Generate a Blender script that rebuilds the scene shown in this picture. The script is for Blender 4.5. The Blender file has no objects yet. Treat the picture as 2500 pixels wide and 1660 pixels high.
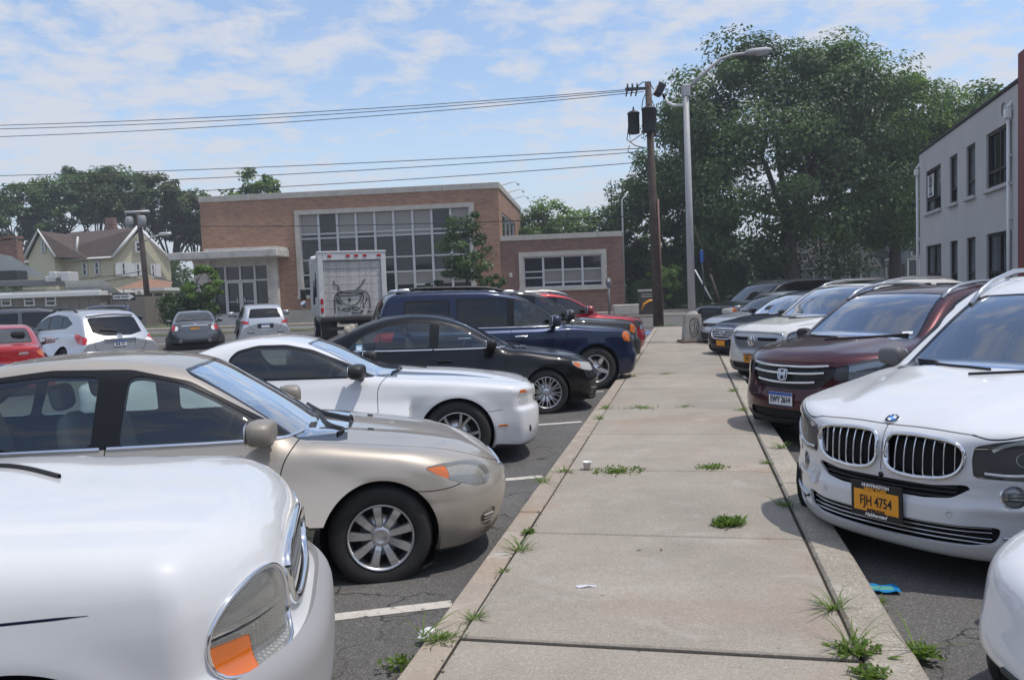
import bpy, bmesh, math, random
import numpy as np
from mathutils import Vector, Matrix

S = bpy.context.scene
COL = S.collection
rad = math.radians
rng = np.random.default_rng(7)
random.seed(7)

# ------------------------------------------------------------------ camera
CAM_H, CAM_F = 1.63, 2000.0
PITCH, ROLL = rad(3.45), rad(2.1)
cam_d = bpy.data.cameras.new('camera')
cam = bpy.data.objects.new('camera', cam_d)
COL.objects.link(cam)
cam_d.sensor_width = 36.0
cam_d.lens = CAM_F / 2500.0 * 36.0
cam_d.clip_start = 0.05
cam_d.clip_end = 3000
cam.matrix_world = (Matrix.Translation((0, 0, CAM_H)) @ Matrix.Rotation(rad(90) - PITCH, 4, 'X')
                    @ Matrix.Rotation(-ROLL, 4, 'Z'))
S.camera = cam

# ------------------------------------------------------------------ sky and sun
SUN_AZ, SUN_EL = 104.0, 69.0        # azimuth clockwise from the viewing direction
world = bpy.data.worlds.new('World')
S.world = world
world.use_nodes = True
wn = world.node_tree
wn.nodes.clear()


def N(tree, t, **kw):
    n = tree.nodes.new(t)
    for k, v in kw.items():
        if k.startswith('in_'):
            n.inputs[k[3:].replace('_', ' ')].default_value = v
        elif k[0] == 'i' and k[1:].isdigit():
            n.inputs[int(k[1:])].default_value = v
        else:
            setattr(n, k, v)
    return n


def lk(tree, a, b):
    tree.links.new(a, b)


def math_node(tree, op, a, b=None, clamp=False):
    n = tree.nodes.new('ShaderNodeMath')
    n.operation = op
    n.use_clamp = clamp
    for i, v in enumerate((a, b)):
        if v is None:
            continue
        if isinstance(v, (int, float)):
            n.inputs[i].default_value = v
        else:
            tree.links.new(v, n.inputs[i])
    return n.outputs[0]


def ramp(tree, fac, stops):
    r = tree.nodes.new('ShaderNodeValToRGB')
    el = r.color_ramp.elements
    while len(el) < len(stops):
        el.new(0.5)
    for e, (p, c) in zip(el, stops):
        e.position = p
        e.color = c if len(c) == 4 else (*c, 1)
    if fac is not None:
        tree.links.new(fac, r.inputs[0])
    return r.outputs[0]


def mixc(tree, fac, a, b, mode='MIX'):
    m = tree.nodes.new('ShaderNodeMix')
    m.data_type = 'RGBA'
    m.blend_type = mode
    for sock, v in ((m.inputs[0], fac), (m.inputs[6], a), (m.inputs[7], b)):
        if isinstance(v, (int, float)):
            sock.default_value = v
        elif isinstance(v, tuple):
            sock.default_value = v if len(v) == 4 else (*v, 1)
        else:
            tree.links.new(v, sock)
    return m.outputs[2]


sky = N(wn, 'ShaderNodeTexSky', sky_type='NISHITA', sun_disc=False, sun_elevation=rad(SUN_EL),
        sun_rotation=rad(SUN_AZ), altitude=20, air_density=1.2, dust_density=1.2, ozone_density=1.2)
wtc = N(wn, 'ShaderNodeTexCoord')
sep = N(wn, 'ShaderNodeSeparateXYZ')
lk(wn, wtc.outputs['Generated'], sep.inputs[0])
zc = math_node(wn, 'ADD', math_node(wn, 'MAXIMUM', sep.outputs[2], 0.0), 0.16)
px = math_node(wn, 'DIVIDE', sep.outputs[0], zc)
py = math_node(wn, 'DIVIDE', sep.outputs[1], zc)
comb = N(wn, 'ShaderNodeCombineXYZ')
lk(wn, px, comb.inputs[0]); lk(wn, py, comb.inputs[1])
big = N(wn, 'ShaderNodeTexNoise', in_Scale=0.85, in_Detail=5.0, in_Roughness=0.55)
small = N(wn, 'ShaderNodeTexNoise', in_Scale=6.4, in_Detail=9.0, in_Roughness=0.62, in_Distortion=0.2)
mp = N(wn, 'ShaderNodeMapping', in_Location=(3.1, 1.2, 0.0))
lk(wn, comb.outputs[0], mp.inputs[0])
lk(wn, mp.outputs[0], big.inputs['Vector']); lk(wn, mp.outputs[0], small.inputs['Vector'])
dens = math_node(wn, 'ADD', math_node(wn, 'MULTIPLY', big.outputs[0], 0.50), math_node(wn, 'MULTIPLY', small.outputs[0], 0.66))
cl = ramp(wn, dens, [(0.0, (0, 0, 0)), (0.52, (0.0, 0.0, 0.0)), (0.57, (0.42, 0.42, 0.42)), (0.65, (0.95, 0.95, 0.95)), (1, (1, 1, 1))])
cf = math_node(wn, 'MULTIPLY', cl, 0.88)
# thin veil of haze that thickens towards the horizon
veil = ramp(wn, sep.outputs[2], [(0.0, (0.72, 0.72, 0.72)), (0.10, (0.44, 0.44, 0.44)), (0.24, (0.14, 0.14, 0.14)), (1.0, (0.06, 0.06, 0.06))])
skyb = mixc(wn, 1.0, sky.outputs[0], (1.04, 1.12, 1.24), 'MULTIPLY')
skyv = mixc(wn, veil, skyb, (4.5, 4.95, 5.75))
skyc = mixc(wn, cf, skyv, (4.75, 4.9, 5.35))
bg = N(wn, 'ShaderNodeBackground', in_Strength=0.15)
lk(wn, skyc, bg.inputs[0])
wo = N(wn, 'ShaderNodeOutputWorld')
lk(wn, bg.outputs[0], wo.inputs[0])

sun_d = bpy.data.lights.new('sun', 'SUN')
sun_d.energy = 3.0
sun_d.angle = rad(0.53)
sun_d.color = (1.0, 0.95, 0.88)
sun = bpy.data.objects.new('sun', sun_d)
COL.objects.link(sun)
sv = Vector((math.sin(rad(SUN_AZ)) * math.cos(rad(SUN_EL)), math.cos(rad(SUN_AZ)) * math.cos(rad(SUN_EL)), math.sin(rad(SUN_EL))))
sun.rotation_euler = (-sv).to_track_quat('-Z', 'Y').to_euler()
sun.location = sv * 60

S.view_settings.view_transform = 'Standard'
S.view_settings.look = 'None'
S.view_settings.exposure = 0.0
S.view_settings.gamma = 1.0
S.view_settings.use_curve_mapping = False
S.cycles.max_bounces = 10
S.cycles.transparent_max_bounces = 16

# ------------------------------------------------------------------ places: a pixel of the 2500 x 1660 photograph and a distance or height
def ray(px_, py_):
    u = (px_ - 1250) / CAM_F
    w = (830 - py_) / CAM_F
    x = u * math.cos(ROLL) + w * math.sin(ROLL)
    v = -u * math.sin(ROLL) + w * math.cos(ROLL)
    return np.array([x, math.cos(PITCH) + v * math.sin(PITCH), -math.sin(PITCH) + v * math.cos(PITCH)])


def at(px_, py_, Y):
    d = ray(px_, py_)
    return d * Y / d[1] + np.array([0, 0, CAM_H])


def gnd(px_, py_, z=0.0):
    d = ray(px_, py_)
    return d * ((z - CAM_H) / d[2]) + np.array([0, 0, CAM_H])


# ------------------------------------------------------------------ materials
MATS = {}


def new_mat(name):
    m = bpy.data.materials.new(name)
    m.use_nodes = True
    t = m.node_tree
    t.nodes.clear()
    o = t.nodes.new('ShaderNodeOutputMaterial')
    return m, t, o


def pbr(name, color, rough=0.6, metal=0.0, coat=0.0, bump=0.0, bscale=40.0, vary=0.0, vscale=3.0, spec=0.5,
        coord='Object', flake=0.0, coat_rough=0.03, vary2=0.0):
    """principled material with optional colour variation and fine bump"""
    if name in MATS:
        return MATS[name]
    m, t, o = new_mat(name)
    p = N(t, 'ShaderNodeBsdfPrincipled')
    p.inputs['Roughness'].default_value = rough
    p.inputs['Metallic'].default_value = metal
    p.inputs['Specular IOR Level'].default_value = spec
    if coat:
        p.inputs['Coat Weight'].default_value = coat
        p.inputs['Coat Roughness'].default_value = coat_rough
    c4 = (*color, 1)
    p.inputs['Base Color'].default_value = c4
    tc = N(t, 'ShaderNodeTexCoord')
    if vary:
        nz = N(t, 'ShaderNodeTexNoise', in_Scale=vscale, in_Detail=6.0, in_Roughness=0.6)
        lk(t, tc.outputs[coord], nz.inputs['Vector'])
        lo = tuple(c * (1 - vary) for c in color)
        hi = tuple(min(1, c * (1 + vary)) for c in color)
        f = ramp(t, nz.outputs[0], [(0.3, lo), (0.7, hi)])
        lk(t, f, p.inputs['Base Color'])
    if bump:
        nb = N(t, 'ShaderNodeTexNoise', in_Scale=bscale, in_Detail=4.0)
        lk(t, tc.outputs[coord], nb.inputs['Vector'])
        b = N(t, 'ShaderNodeBump', in_Strength=bump, in_Distance=0.01)
        lk(t, nb.outputs[0], b.inputs['Height'])
        lk(t, b.outputs[0], p.inputs['Normal'])
    lk(t, p.outputs[0], o.inputs[0])
    MATS[name] = m
    return m


def paint(name, color, metal=0.0, rough=0.35, dirt=0.06, coat=1.0):
    """two-layer car paint with a faint film of dust and road dirt near the sills"""
    if name in MATS:
        return MATS[name]
    m, t, o = new_mat(name)
    p = N(t, 'ShaderNodeBsdfPrincipled')
    p.inputs['Metallic'].default_value = metal
    p.inputs['Coat Weight'].default_value = coat
    p.inputs['Specular IOR Level'].default_value = 0.12
    p.inputs['Coat Roughness'].default_value = 0.03
    tc = N(t, 'ShaderNodeTexCoord')
    nz = N(t, 'ShaderNodeTexNoise', in_Scale=2.2, in_Detail=7.0, in_Roughness=0.65)
    lk(t, tc.outputs['Object'], nz.inputs['Vector'])
    sp = N(t, 'ShaderNodeSeparateXYZ')
    lk(t, tc.outputs['Object'], sp.inputs[0])
    low = ramp(t, math_node(t, 'ADD', sp.outputs[2], math_node(t, 'MULTIPLY', nz.outputs[0], 0.35)),
               [(0.30, (1, 1, 1)), (0.70, (0, 0, 0))])
    dust = math_node(t, 'MULTIPLY', low, dirt * 5)
    film = math_node(t, 'MULTIPLY', ramp(t, nz.outputs[0], [(0.4, (0, 0, 0)), (0.75, (1, 1, 1))]), dirt)
    df = math_node(t, 'ADD', dust, film, clamp=True)
    col = mixc(t, df, (*color, 1), (0.17, 0.14, 0.11, 1))
    lk(t, col, p.inputs['Base Color'])
    lk(t, math_node(t, 'ADD', math_node(t, 'MULTIPLY', df, 0.4), rough), p.inputs['Roughness'])
    lk(t, math_node(t, 'ADD', math_node(t, 'MULTIPLY', df, 0.8), 0.025), p.inputs['Coat Roughness'])
    # faint orange peel
    nb = N(t, 'ShaderNodeTexNoise', in_Scale=9.0, in_Detail=2.0)
    lk(t, tc.outputs['Object'], nb.inputs['Vector'])
    b = N(t, 'ShaderNodeBump', in_Strength=0.04, in_Distance=0.01)
    lk(t, nb.outputs[0], b.inputs['Height'])
    lk(t, b.outputs[0], p.inputs['Coat Normal'])
    lk(t, p.outputs[0], o.inputs[0])
    MATS[name] = m
    return m


def sheet_glass(name, tint, refl=1.0, rough=0.01):
    """thin pane: tinted see-through plus a mirror-like sheen that grows at grazing angles"""
    if name in MATS:
        return MATS[name]
    m, t, o = new_mat(name)
    tr = N(t, 'ShaderNodeBsdfTransparent')
    tr.inputs[0].default_value = (*tint, 1)
    gl = N(t, 'ShaderNodeBsdfGlossy')
    gl.inputs['Roughness'].default_value = rough
    gl.inputs['Color'].default_value = (0.95, 0.97, 1, 1)
    fr = N(t, 'ShaderNodeFresnel', in_IOR=1.52)
    f = math_node(t, 'MINIMUM', math_node(t, 'ADD', math_node(t, 'MULTIPLY', fr.outputs[0], 1.6 * refl), 0.035 * refl), 0.97)
    mx = N(t, 'ShaderNodeMixShader')
    lk(t, f, mx.inputs[0])
    lk(t, tr.outputs[0], mx.inputs[1])
    lk(t, gl.outputs[0], mx.inputs[2])
    lk(t, mx.outputs[0], o.inputs[0])
    MATS[name] = m
    return m


def leaf_mat(name, c1, c2, trans=0.35):
    if name in MATS:
        return MATS[name]
    m, t, o = new_mat(name)
    oi = N(t, 'ShaderNodeNewGeometry')
    tc = N(t, 'ShaderNodeTexCoord')
    nz = N(t, 'ShaderNodeTexNoise', in_Scale=0.45, in_Detail=3.0)
    lk(t, tc.outputs['Object'], nz.inputs['Vector'])
    f = math_node(t, 'ADD', math_node(t, 'MULTIPLY', oi.outputs['Random Per Island'], 0.35), math_node(t, 'MULTIPLY', nz.outputs[0], 0.75))
    col = ramp(t, f, [(0.2, c1), (0.85, c2)])
    d = N(t, 'ShaderNodeBsdfDiffuse')
    tl = N(t, 'ShaderNodeBsdfTranslucent')
    lk(t, col, d.inputs[0])
    lk(t, mixc(t, 0.5, col, (c2[0] * 1.3, c2[1] * 1.5, c2[2] * 0.6, 1)), tl.inputs[0])
    mx = N(t, 'ShaderNodeMixShader', i0=trans)
    lk(t, d.outputs[0], mx.inputs[1]); lk(t, tl.outputs[0], mx.inputs[2])
    gl = N(t, 'ShaderNodeBsdfGlossy')
    gl.inputs['Roughness'].default_value = 0.45
    gl.inputs['Color'].default_value = (0.6, 0.65, 0.6, 1)
    m2 = N(t, 'ShaderNodeMixShader', i0=0.05)
    lk(t, mx.outputs[0], m2.inputs[1]); lk(t, gl.outputs[0], m2.inputs[2])
    lk(t, m2.outputs[0], o.inputs[0])
    MATS[name] = m
    return m


def ribbed(name, color, scale, rough, metal):
    m = pbr(name, color, rough, metal)
    t = m.node_tree
    tc = N(t, 'ShaderNodeTexCoord')
    w = N(t, 'ShaderNodeTexWave', in_Scale=scale, bands_direction='Z')
    w2 = N(t, 'ShaderNodeTexVoronoi', in_Scale=scale * .9)
    lk(t, tc.outputs['Object'], w.inputs['Vector']); lk(t, tc.outputs['Object'], w2.inputs['Vector'])
    b = N(t, 'ShaderNodeBump', in_Strength=.9, in_Distance=.012)
    lk(t, math_node(t, 'ADD', w.outputs[1], w2.outputs['Distance']), b.inputs['Height'])
    lk(t, b.outputs[0], [n for n in t.nodes if n.type == 'BSDF_PRINCIPLED'][0].inputs['Normal'])
    return m


CHROME = pbr('chrome', (0.75, 0.76, 0.78), 0.08, 1.0)
SATIN = pbr('satin_metal', (0.55, 0.56, 0.57), 0.28, 1.0)
ALLOY = pbr('alloy_wheel', (0.60, 0.60, 0.61), 0.3, 0.85)
BLACKP = pbr('black_plastic', (0.018, 0.018, 0.019), 0.5, bump=0.05, bscale=300)
GLOSSB = pbr('gloss_black', (0.008, 0.008, 0.009), 0.12)
PILLAR = pbr('pillar_black', (0.010, 0.010, 0.012), 0.35, spec=0.25)
DARK = pbr('dark_void', (0.006, 0.006, 0.006), 0.9)
RUBBER = pbr('tyre_rubber', (0.022, 0.021, 0.02), 0.8, bump=0.25, bscale=120, vary=0.3, vscale=14)
GREYP = pbr('grey_plastic', (0.13, 0.13, 0.135), 0.55, bump=0.05, bscale=300)
WHITEP = pbr('white_plastic', (0.75, 0.75, 0.74), 0.4)
LAMPW = ribbed('lamp_clear_white', (0.70, 0.70, 0.68), 30, 0.12, 0.1)
AMBER = pbr('amber_lens', (0.58, 0.13, 0.012), 0.12, coat=1.0)
REDL = pbr('red_lens', (0.42, 0.012, 0.012), 0.1, coat=1.0)
CLEARL = sheet_glass('clear_lens', (0.86, 0.88, 0.88), 1.0, 0.02)
FOGGYL = sheet_glass('hazed_lens', (0.90, 0.90, 0.86), 1.1, 0.10)
_t = FOGGYL.node_tree                                    # sun-aged plastic scatters some light of its own
_d = N(_t, 'ShaderNodeBsdfDiffuse'); _d.inputs[0].default_value = (.72, .70, .64, 1)
_m = N(_t, 'ShaderNodeMixShader', i0=.17)
_o = [n for n in _t.nodes if n.type == 'OUTPUT_MATERIAL'][0]
lk(_t, _o.inputs[0].links[0].from_socket, _m.inputs[1]); lk(_t, _d.outputs[0], _m.inputs[2]); lk(_t, _m.outputs[0], _o.inputs[0])
REFLECT = ribbed('lamp_reflector', (0.62, 0.61, 0.58), 26, 0.28, 0.12)
REFLDARK = pbr('lamp_housing_dark', (0.08, 0.08, 0.085), 0.3, 0.5)
GLASS = sheet_glass('auto_glass', (0.62, 0.71, 0.69), 0.75)
WSGLASS = sheet_glass('windshield_glass', (0.62, 0.71, 0.70), 1.9)
PRIV = sheet_glass('privacy_glass', (0.06, 0.065, 0.07), 0.5)
FARGLASS = pbr('far_car_glass', (0.012, 0.016, 0.018), 0.03, spec=0.8)
FABD = pbr('seat_dark', (0.035, 0.035, 0.037), 0.85)
FABT = pbr('seat_tan', (0.33, 0.29, 0.24), 0.85)
LINER = pbr('cabin_liner', (0.20, 0.19, 0.18), 0.9)
PLATEW = pbr('plate_white', (0.72, 0.73, 0.74), 0.35)
PLATEO = pbr('plate_orange', (0.80, 0.33, 0.02), 0.35)
PLATEB = pbr('plate_blue', (0.03, 0.10, 0.36), 0.35)
NAVY = pbr('navy_print', (0.012, 0.02, 0.07), 0.4)
BLACKI = pbr('black_ink', (0.01, 0.01, 0.012), 0.5)


# ------------------------------------------------------------------ objects
def np_mesh(name, V, F, mats, mi=None, smooth=True, normals=None):
    me = bpy.data.meshes.new(name)
    V = np.asarray(V, dtype=np.float32)
    F = np.asarray(F, dtype=np.int32)
    n, k = F.shape
    me.vertices.add(len(V)); me.vertices.foreach_set('co', V.ravel())
    me.loops.add(n * k); me.loops.foreach_set('vertex_index', F.ravel())
    me.polygons.add(n)
    me.polygons.foreach_set('loop_start', np.arange(0, n * k, k, dtype=np.int32))
    me.polygons.foreach_set('loop_total', np.full(n, k, dtype=np.int32))
    me.polygons.foreach_set('use_smooth', np.full(n, smooth, dtype=bool))
    for m in (mats if isinstance(mats, (list, tuple)) else [mats]):
        me.materials.append(m)
    if mi is not None:
        me.polygons.foreach_set('material_index', np.asarray(mi, dtype=np.int32))
    me.update(calc_edges=True)
    if normals is not None:
        me.normals_split_custom_set_from_vertices(np.asarray(normals, dtype=np.float32).tolist())
    return me


def link(name, me, parent=None, loc=(0, 0, 0), rot=(0, 0, 0)):
    o = bpy.data.objects.new(name, me)
    COL.objects.link(o)
    o.location = loc
    o.rotation_euler = rot
    if parent is not None:
        o.parent = parent
    return o


def tag(o, label=None, cat=None, group=None, kind=None):
    if label: o['label'] = label
    if cat: o['category'] = cat
    if group: o['group'] = group
    if kind: o['kind'] = kind
    return o


def thing(name, label, cat, loc=(0, 0, 0), rz=0.0, group=None):
    o = link(name, None, None, loc, (0, 0, rz))
    o.empty_display_size = 0.2
    return tag(o, label, cat, group)


class MB:
    """collects boxes, tubes, lathes and faces into one mesh object"""
    def __init__(s):
        s.v, s.f, s.m = [], [], []
        s.sm = []

    def add(s, V, F, mi=0, smooth=False):
        b = len(s.v)
        s.v.extend(tuple(map(float, p)) for p in V)
        for f in F:
            s.f.append([b + i for i in f]); s.m.append(mi); s.sm.append(smooth)
        return s

    def box(s, c, d, mi=0, rz=0.0, bev=0.0, mat=None):
        x, y, z = (a / 2 for a in d)
        if bev <= 0:
            V = [(-x, -y, -z), (x, -y, -z), (x, y, -z), (-x, y, -z), (-x, -y, z), (x, -y, z), (x, y, z), (-x, y, z)]
            F = [(0, 3, 2, 1), (4, 5, 6, 7), (0, 1, 5, 4), (1, 2, 6, 5), (2, 3, 7, 6), (3, 0, 4, 7)]
        else:
            b = min(bev, x * .99, y * .99, z * .99)
            V, F = [], []
            idx = {}
            for sx in (-1, 1):
                for sy in (-1, 1):
                    for sz in (-1, 1):
                        for ax in range(3):
                            p = [sx * (x - b), sy * (y - b), sz * (z - b)]
                            p[ax] = (sx * x, sy * y, sz * z)[ax]
                            idx[(sx, sy, sz, ax)] = len(V); V.append(tuple(p))
            for ax in range(3):
                o1, o2 = [a for a in range(3) if a != ax]
                for sg in (-1, 1):
                    q = []
                    for a, b_ in ((-1, -1), (1, -1), (1, 1), (-1, 1)):
                        k = [0, 0, 0]; k[ax] = sg; k[o1] = a; k[o2] = b_
                        q.append(idx[(*k, ax)])
                    F.append(tuple(q) if (sg > 0) == (ax != 1) else tuple(q[::-1]))
            for ax in range(3):
                o1, o2 = [a for a in range(3) if a != ax]
                for a in (-1, 1):
                    for b_ in (-1, 1):
                        k0 = [0] * 3; k0[o1] = a; k0[o2] = b_; k0[ax] = -1
                        k1 = list(k0); k1[ax] = 1
                        F.append((idx[(*k0, o1)], idx[(*k1, o1)], idx[(*k1, o2)], idx[(*k0, o2)]))
            for sx in (-1, 1):
                for sy in (-1, 1):
                    for sz in (-1, 1):
                        F.append(tuple(idx[(sx, sy, sz, ax)] for ax in range(3)))
        if rz:
            cr, sr = math.cos(rz), math.sin(rz)
            V = [(p[0] * cr - p[1] * sr, p[0] * sr + p[1] * cr, p[2]) for p in V]
        if mat is not None:
            V = [tuple(mat @ Vector(p)) for p in V]
        V = [(p[0] + c[0], p[1] + c[1], p[2] + c[2]) for p in V]
        return s.add(V, F, mi)

    def tube(s, pts, r, seg=8, mi=0, caps=True, smooth=True):
        pts = [Vector(p) for p in pts]
        n = len(pts)
        rs = r if isinstance(r, (list, tuple, np.ndarray)) else [r] * n
        V, F = [], []
        up = None
        for i, p in enumerate(pts):
            t = (pts[min(i + 1, n - 1)] - pts[max(i - 1, 0)]).normalized()
            if up is None:
                up = Vector((0, 0, 1)) if abs(t.z) < 0.9 else Vector((1, 0, 0))
            a = t.cross(up)
            if a.length < 1e-6:
                a = t.orthogonal()
            a.normalize()
            b = a.cross(t).normalized()
            up = b
            for k in range(seg):
                th = 2 * math.pi * k / seg
                V.append(p + (a * math.cos(th) + b * math.sin(th)) * float(rs[i]))
        for i in range(n - 1):
            for k in range(seg):
                k2 = (k + 1) % seg
                F.append((i * seg + k, i * seg + k2, (i + 1) * seg + k2, (i + 1) * seg + k))
        s.add(V, F, mi, smooth)
        if caps:
            b = len(s.v) - len(V)
            s.f.append([b + k for k in range(seg)][::-1]); s.m.append(mi); s.sm.append(False)
            s.f.append([b + (n - 1) * seg + k for k in range(seg)]); s.m.append(mi); s.sm.append(False)
        return s

    def lathe(s, prof, seg=24, mi=0, mat=None, smooth=True, a0=0, a1=2 * math.pi):
        """prof: (radius, height) pairs turned round z"""
        full = abs(a1 - a0 - 2 * math.pi) < 1e-6
        m = seg if full else seg + 1
        V, F = [], []
        for r_, z_ in prof:
            for k in range(m):
                th = a0 + (a1 - a0) * k / seg
                V.append(Vector((r_ * math.cos(th), r_ * math.sin(th), z_)))
        for i in range(len(prof) - 1):
            for k in range(seg):
                k2 = (k + 1) % m if full else k + 1
                F.append((i * m + k, i * m + k2, (i + 1) * m + k2, (i + 1) * m + k))
        if mat is not None:
            V = [mat @ p for p in V]
        return s.add(V, F, mi, smooth)

    def quad(s, a, b, c, d, mi=0):
        return s.add([a, b, c, d], [(0, 1, 2, 3)], mi)

    def prism(s, poly, z0, z1, mi=0, mat=None):
        """poly in xy, extruded along z"""
        n = len(poly)
        V = [Vector((p[0], p[1], z0)) for p in poly] + [Vector((p[0], p[1], z1)) for p in poly]
        if mat is not None:
            V = [mat @ p for p in V]
        F = [tuple(range(n))[::-1], tuple(range(n, 2 * n))] + [(i, (i + 1) % n, n + (i + 1) % n, n + i) for i in range(n)]
        return s.add(V, F, mi)

    def mesh(s, name, mats):
        me = bpy.data.meshes.new(name)
        me.from_pydata(s.v, [], s.f)
        for m in (mats if isinstance(mats, (list, tuple)) else [mats]):
            me.materials.append(m)
        me.polygons.foreach_set('material_index', np.array(s.m, dtype=np.int32))
        me.polygons.foreach_set('use_smooth', np.array(s.sm, dtype=bool))
        me.update()
        return me

    def build(s, name, mats, parent=None, loc=(0, 0, 0), rot=(0, 0, 0)):
        return link(name, s.mesh(name, mats), parent, loc, rot)


_txt = {}


def text_mesh(body, mat, size=1.0, depth=0.002, bold=0.0, shear=0.0, xs=1.0):
    """lettering as a mesh centred on the origin in the xy plane, facing +z"""
    key = (body, mat.name, size, depth, bold, shear, xs)
    if key in _txt:
        return _txt[key]
    cu = bpy.data.curves.new('lettering', 'FONT')
    cu.body = body
    cu.size = size
    cu.extrude = depth
    cu.offset = bold
    cu.shear = shear
    cu.align_x = 'CENTER'
    cu.align_y = 'CENTER'
    cu.resolution_u = 3
    o = bpy.data.objects.new('lettering', cu)
    COL.objects.link(o)
    dg = bpy.context.evaluated_depsgraph_get()
    me = bpy.data.meshes.new_from_object(o.evaluated_get(dg))
    bpy.data.objects.remove(o)
    bpy.data.curves.remove(cu)
    me.transform(Matrix.Diagonal((xs, 1, 1, 1)))
    me.materials.clear()
    me.materials.append(mat)
    _txt[key] = me
    return me
# ------------------------------------------------------------------ car bodies
def pchip(x, y, xq):
    x = np.asarray(x, float); y = np.asarray(y, float)
    h = np.diff(x); d = np.diff(y) / h
    m = np.zeros_like(x)
    m[0], m[-1] = d[0], d[-1]
    for i in range(1, len(x) - 1):
        if d[i - 1] * d[i] > 0:
            w1, w2 = 2 * h[i] + h[i - 1], h[i] + 2 * h[i - 1]
            m[i] = (w1 + w2) / (w1 / d[i - 1] + w2 / d[i])
    xq = np.clip(xq, x[0], x[-1])
    i = np.clip(np.searchsorted(x, xq) - 1, 0, len(x) - 2)
    t = (xq - x[i]) / h[i]
    return ((1 + 2 * t) * (1 - t) ** 2 * y[i] + t * (1 - t) ** 2 * h[i] * m[i] + t * t * (3 - 2 * t) * y[i + 1] + t * t * (t - 1) * h[i] * m[i + 1])


class Curve:
    """smoothed interpolating curve, sampled to a table"""
    def __init__(s, pts, sm=0.03, n=900):
        p = sorted(pts)
        x = [a for a, _ in p]; y = [b for _, b in p]
        s.x = np.linspace(x[0] - 0.3, x[-1] + 0.3, n)
        v = pchip(x, y, s.x)
        lo, hi = s.x < x[0], s.x > x[-1]
        d0 = (y[1] - y[0]) / (x[1] - x[0]); d1 = (y[-1] - y[-2]) / (x[-1] - x[-2])
        v[lo] = y[0] + d0 * (s.x[lo] - x[0]); v[hi] = y[-1] + d1 * (s.x[hi] - x[-1])
        if sm > 0:
            k = max(1, int(3 * sm / (s.x[1] - s.x[0])))
            g = np.exp(-0.5 * (np.arange(-k, k + 1) * (s.x[1] - s.x[0]) / sm) ** 2); g /= g.sum()
            e = np.concatenate([v[0] + d0 * 0 + (np.arange(-k, 0) * (v[1] - v[0])), v, v[-1] + np.arange(1, k + 1) * (v[-1] - v[-2])])
            v = np.convolve(e, g, 'valid')
        s.v = v
        s.d = np.gradient(v, s.x)

    def __call__(s, q): return np.interp(q, s.x, s.v)
    def slope(s, q): return np.interp(q, s.x, s.d)


def smax(a, b, k):
    return np.maximum(a, b) + np.maximum(k - np.abs(a - b), 0) ** 2 / (4 * k)


def smin(a, b, k):
    return -smax(-a, -b, k)


def chaikin(p, n=2, closed=True, keep=0.25):
    p = np.asarray(p, float)
    for _ in range(n):
        q = np.roll(p, -1, 0)
        if closed:
            p = np.stack([p * (1 - keep) + q * keep, p * keep + q * (1 - keep)], 1).reshape(-1, 2)
        else:
            a, b = p[:-1], p[1:]
            p = np.concatenate([p[:1], np.stack([a * (1 - keep) + b * keep, a * keep + b * (1 - keep)], 1).reshape(-1, 2), p[-1:]])
    return p


def rounded(p, r=0.035, n=4):
    """polygon with its corners rounded to about r"""
    p = np.asarray(p, float)
    out = []
    for a, b, c in zip(np.roll(p, 1, 0), p, np.roll(p, -1, 0)):
        la, lc = np.linalg.norm(a - b), np.linalg.norm(c - b)
        q0 = b + (a - b) * min(r / max(la, 1e-6), .48)
        q1 = b + (c - b) * min(r / max(lc, 1e-6), .48)
        for t in np.linspace(0, 1, n):
            out.append((1 - t) ** 2 * q0 + 2 * t * (1 - t) * b + t * t * q1)
    return np.array(out)


def sdf_poly(P, poly):
    """signed distance to a closed polygon, negative inside"""
    a = poly; b = np.roll(poly, -1, 0)
    lo, hi = poly.min(0) - 0.15, poly.max(0) + 0.15
    out = np.full(len(P), 0.15)
    m = np.all((P > lo) & (P < hi), 1)
    Q = P[m]
    if not len(Q):
        return out
    d2 = np.full(len(Q), 1e9); ins = np.zeros(len(Q), bool)
    for i in range(len(a)):
        e = b[i] - a[i]; w = Q - a[i]
        t = np.clip((w @ e) / max(e @ e, 1e-12), 0, 1)
        r = w - t[:, None] * e
        d2 = np.minimum(d2, (r * r).sum(1))
        c = ((a[i, 1] <= Q[:, 1]) != (b[i, 1] <= Q[:, 1]))
        if abs(e[1]) > 1e-12:
            ins ^= c & (Q[:, 0] < a[i, 0] + (Q[:, 1] - a[i, 1]) / e[1] * e[0])
    d = np.sqrt(d2)
    out[m] = np.where(ins, -d, d)
    return out


def sdf_line(P, line):
    """unsigned distance to an open polyline"""
    d2 = np.full(len(P), 1e9)
    for a, b in zip(line[:-1], line[1:]):
        e = b - a; w = P - a
        t = np.clip((w @ e) / max(e @ e, 1e-12), 0, 1)
        r = w - t[:, None] * e
        d2 = np.minimum(d2, (r * r).sum(1))
    return np.sqrt(d2)


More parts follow.
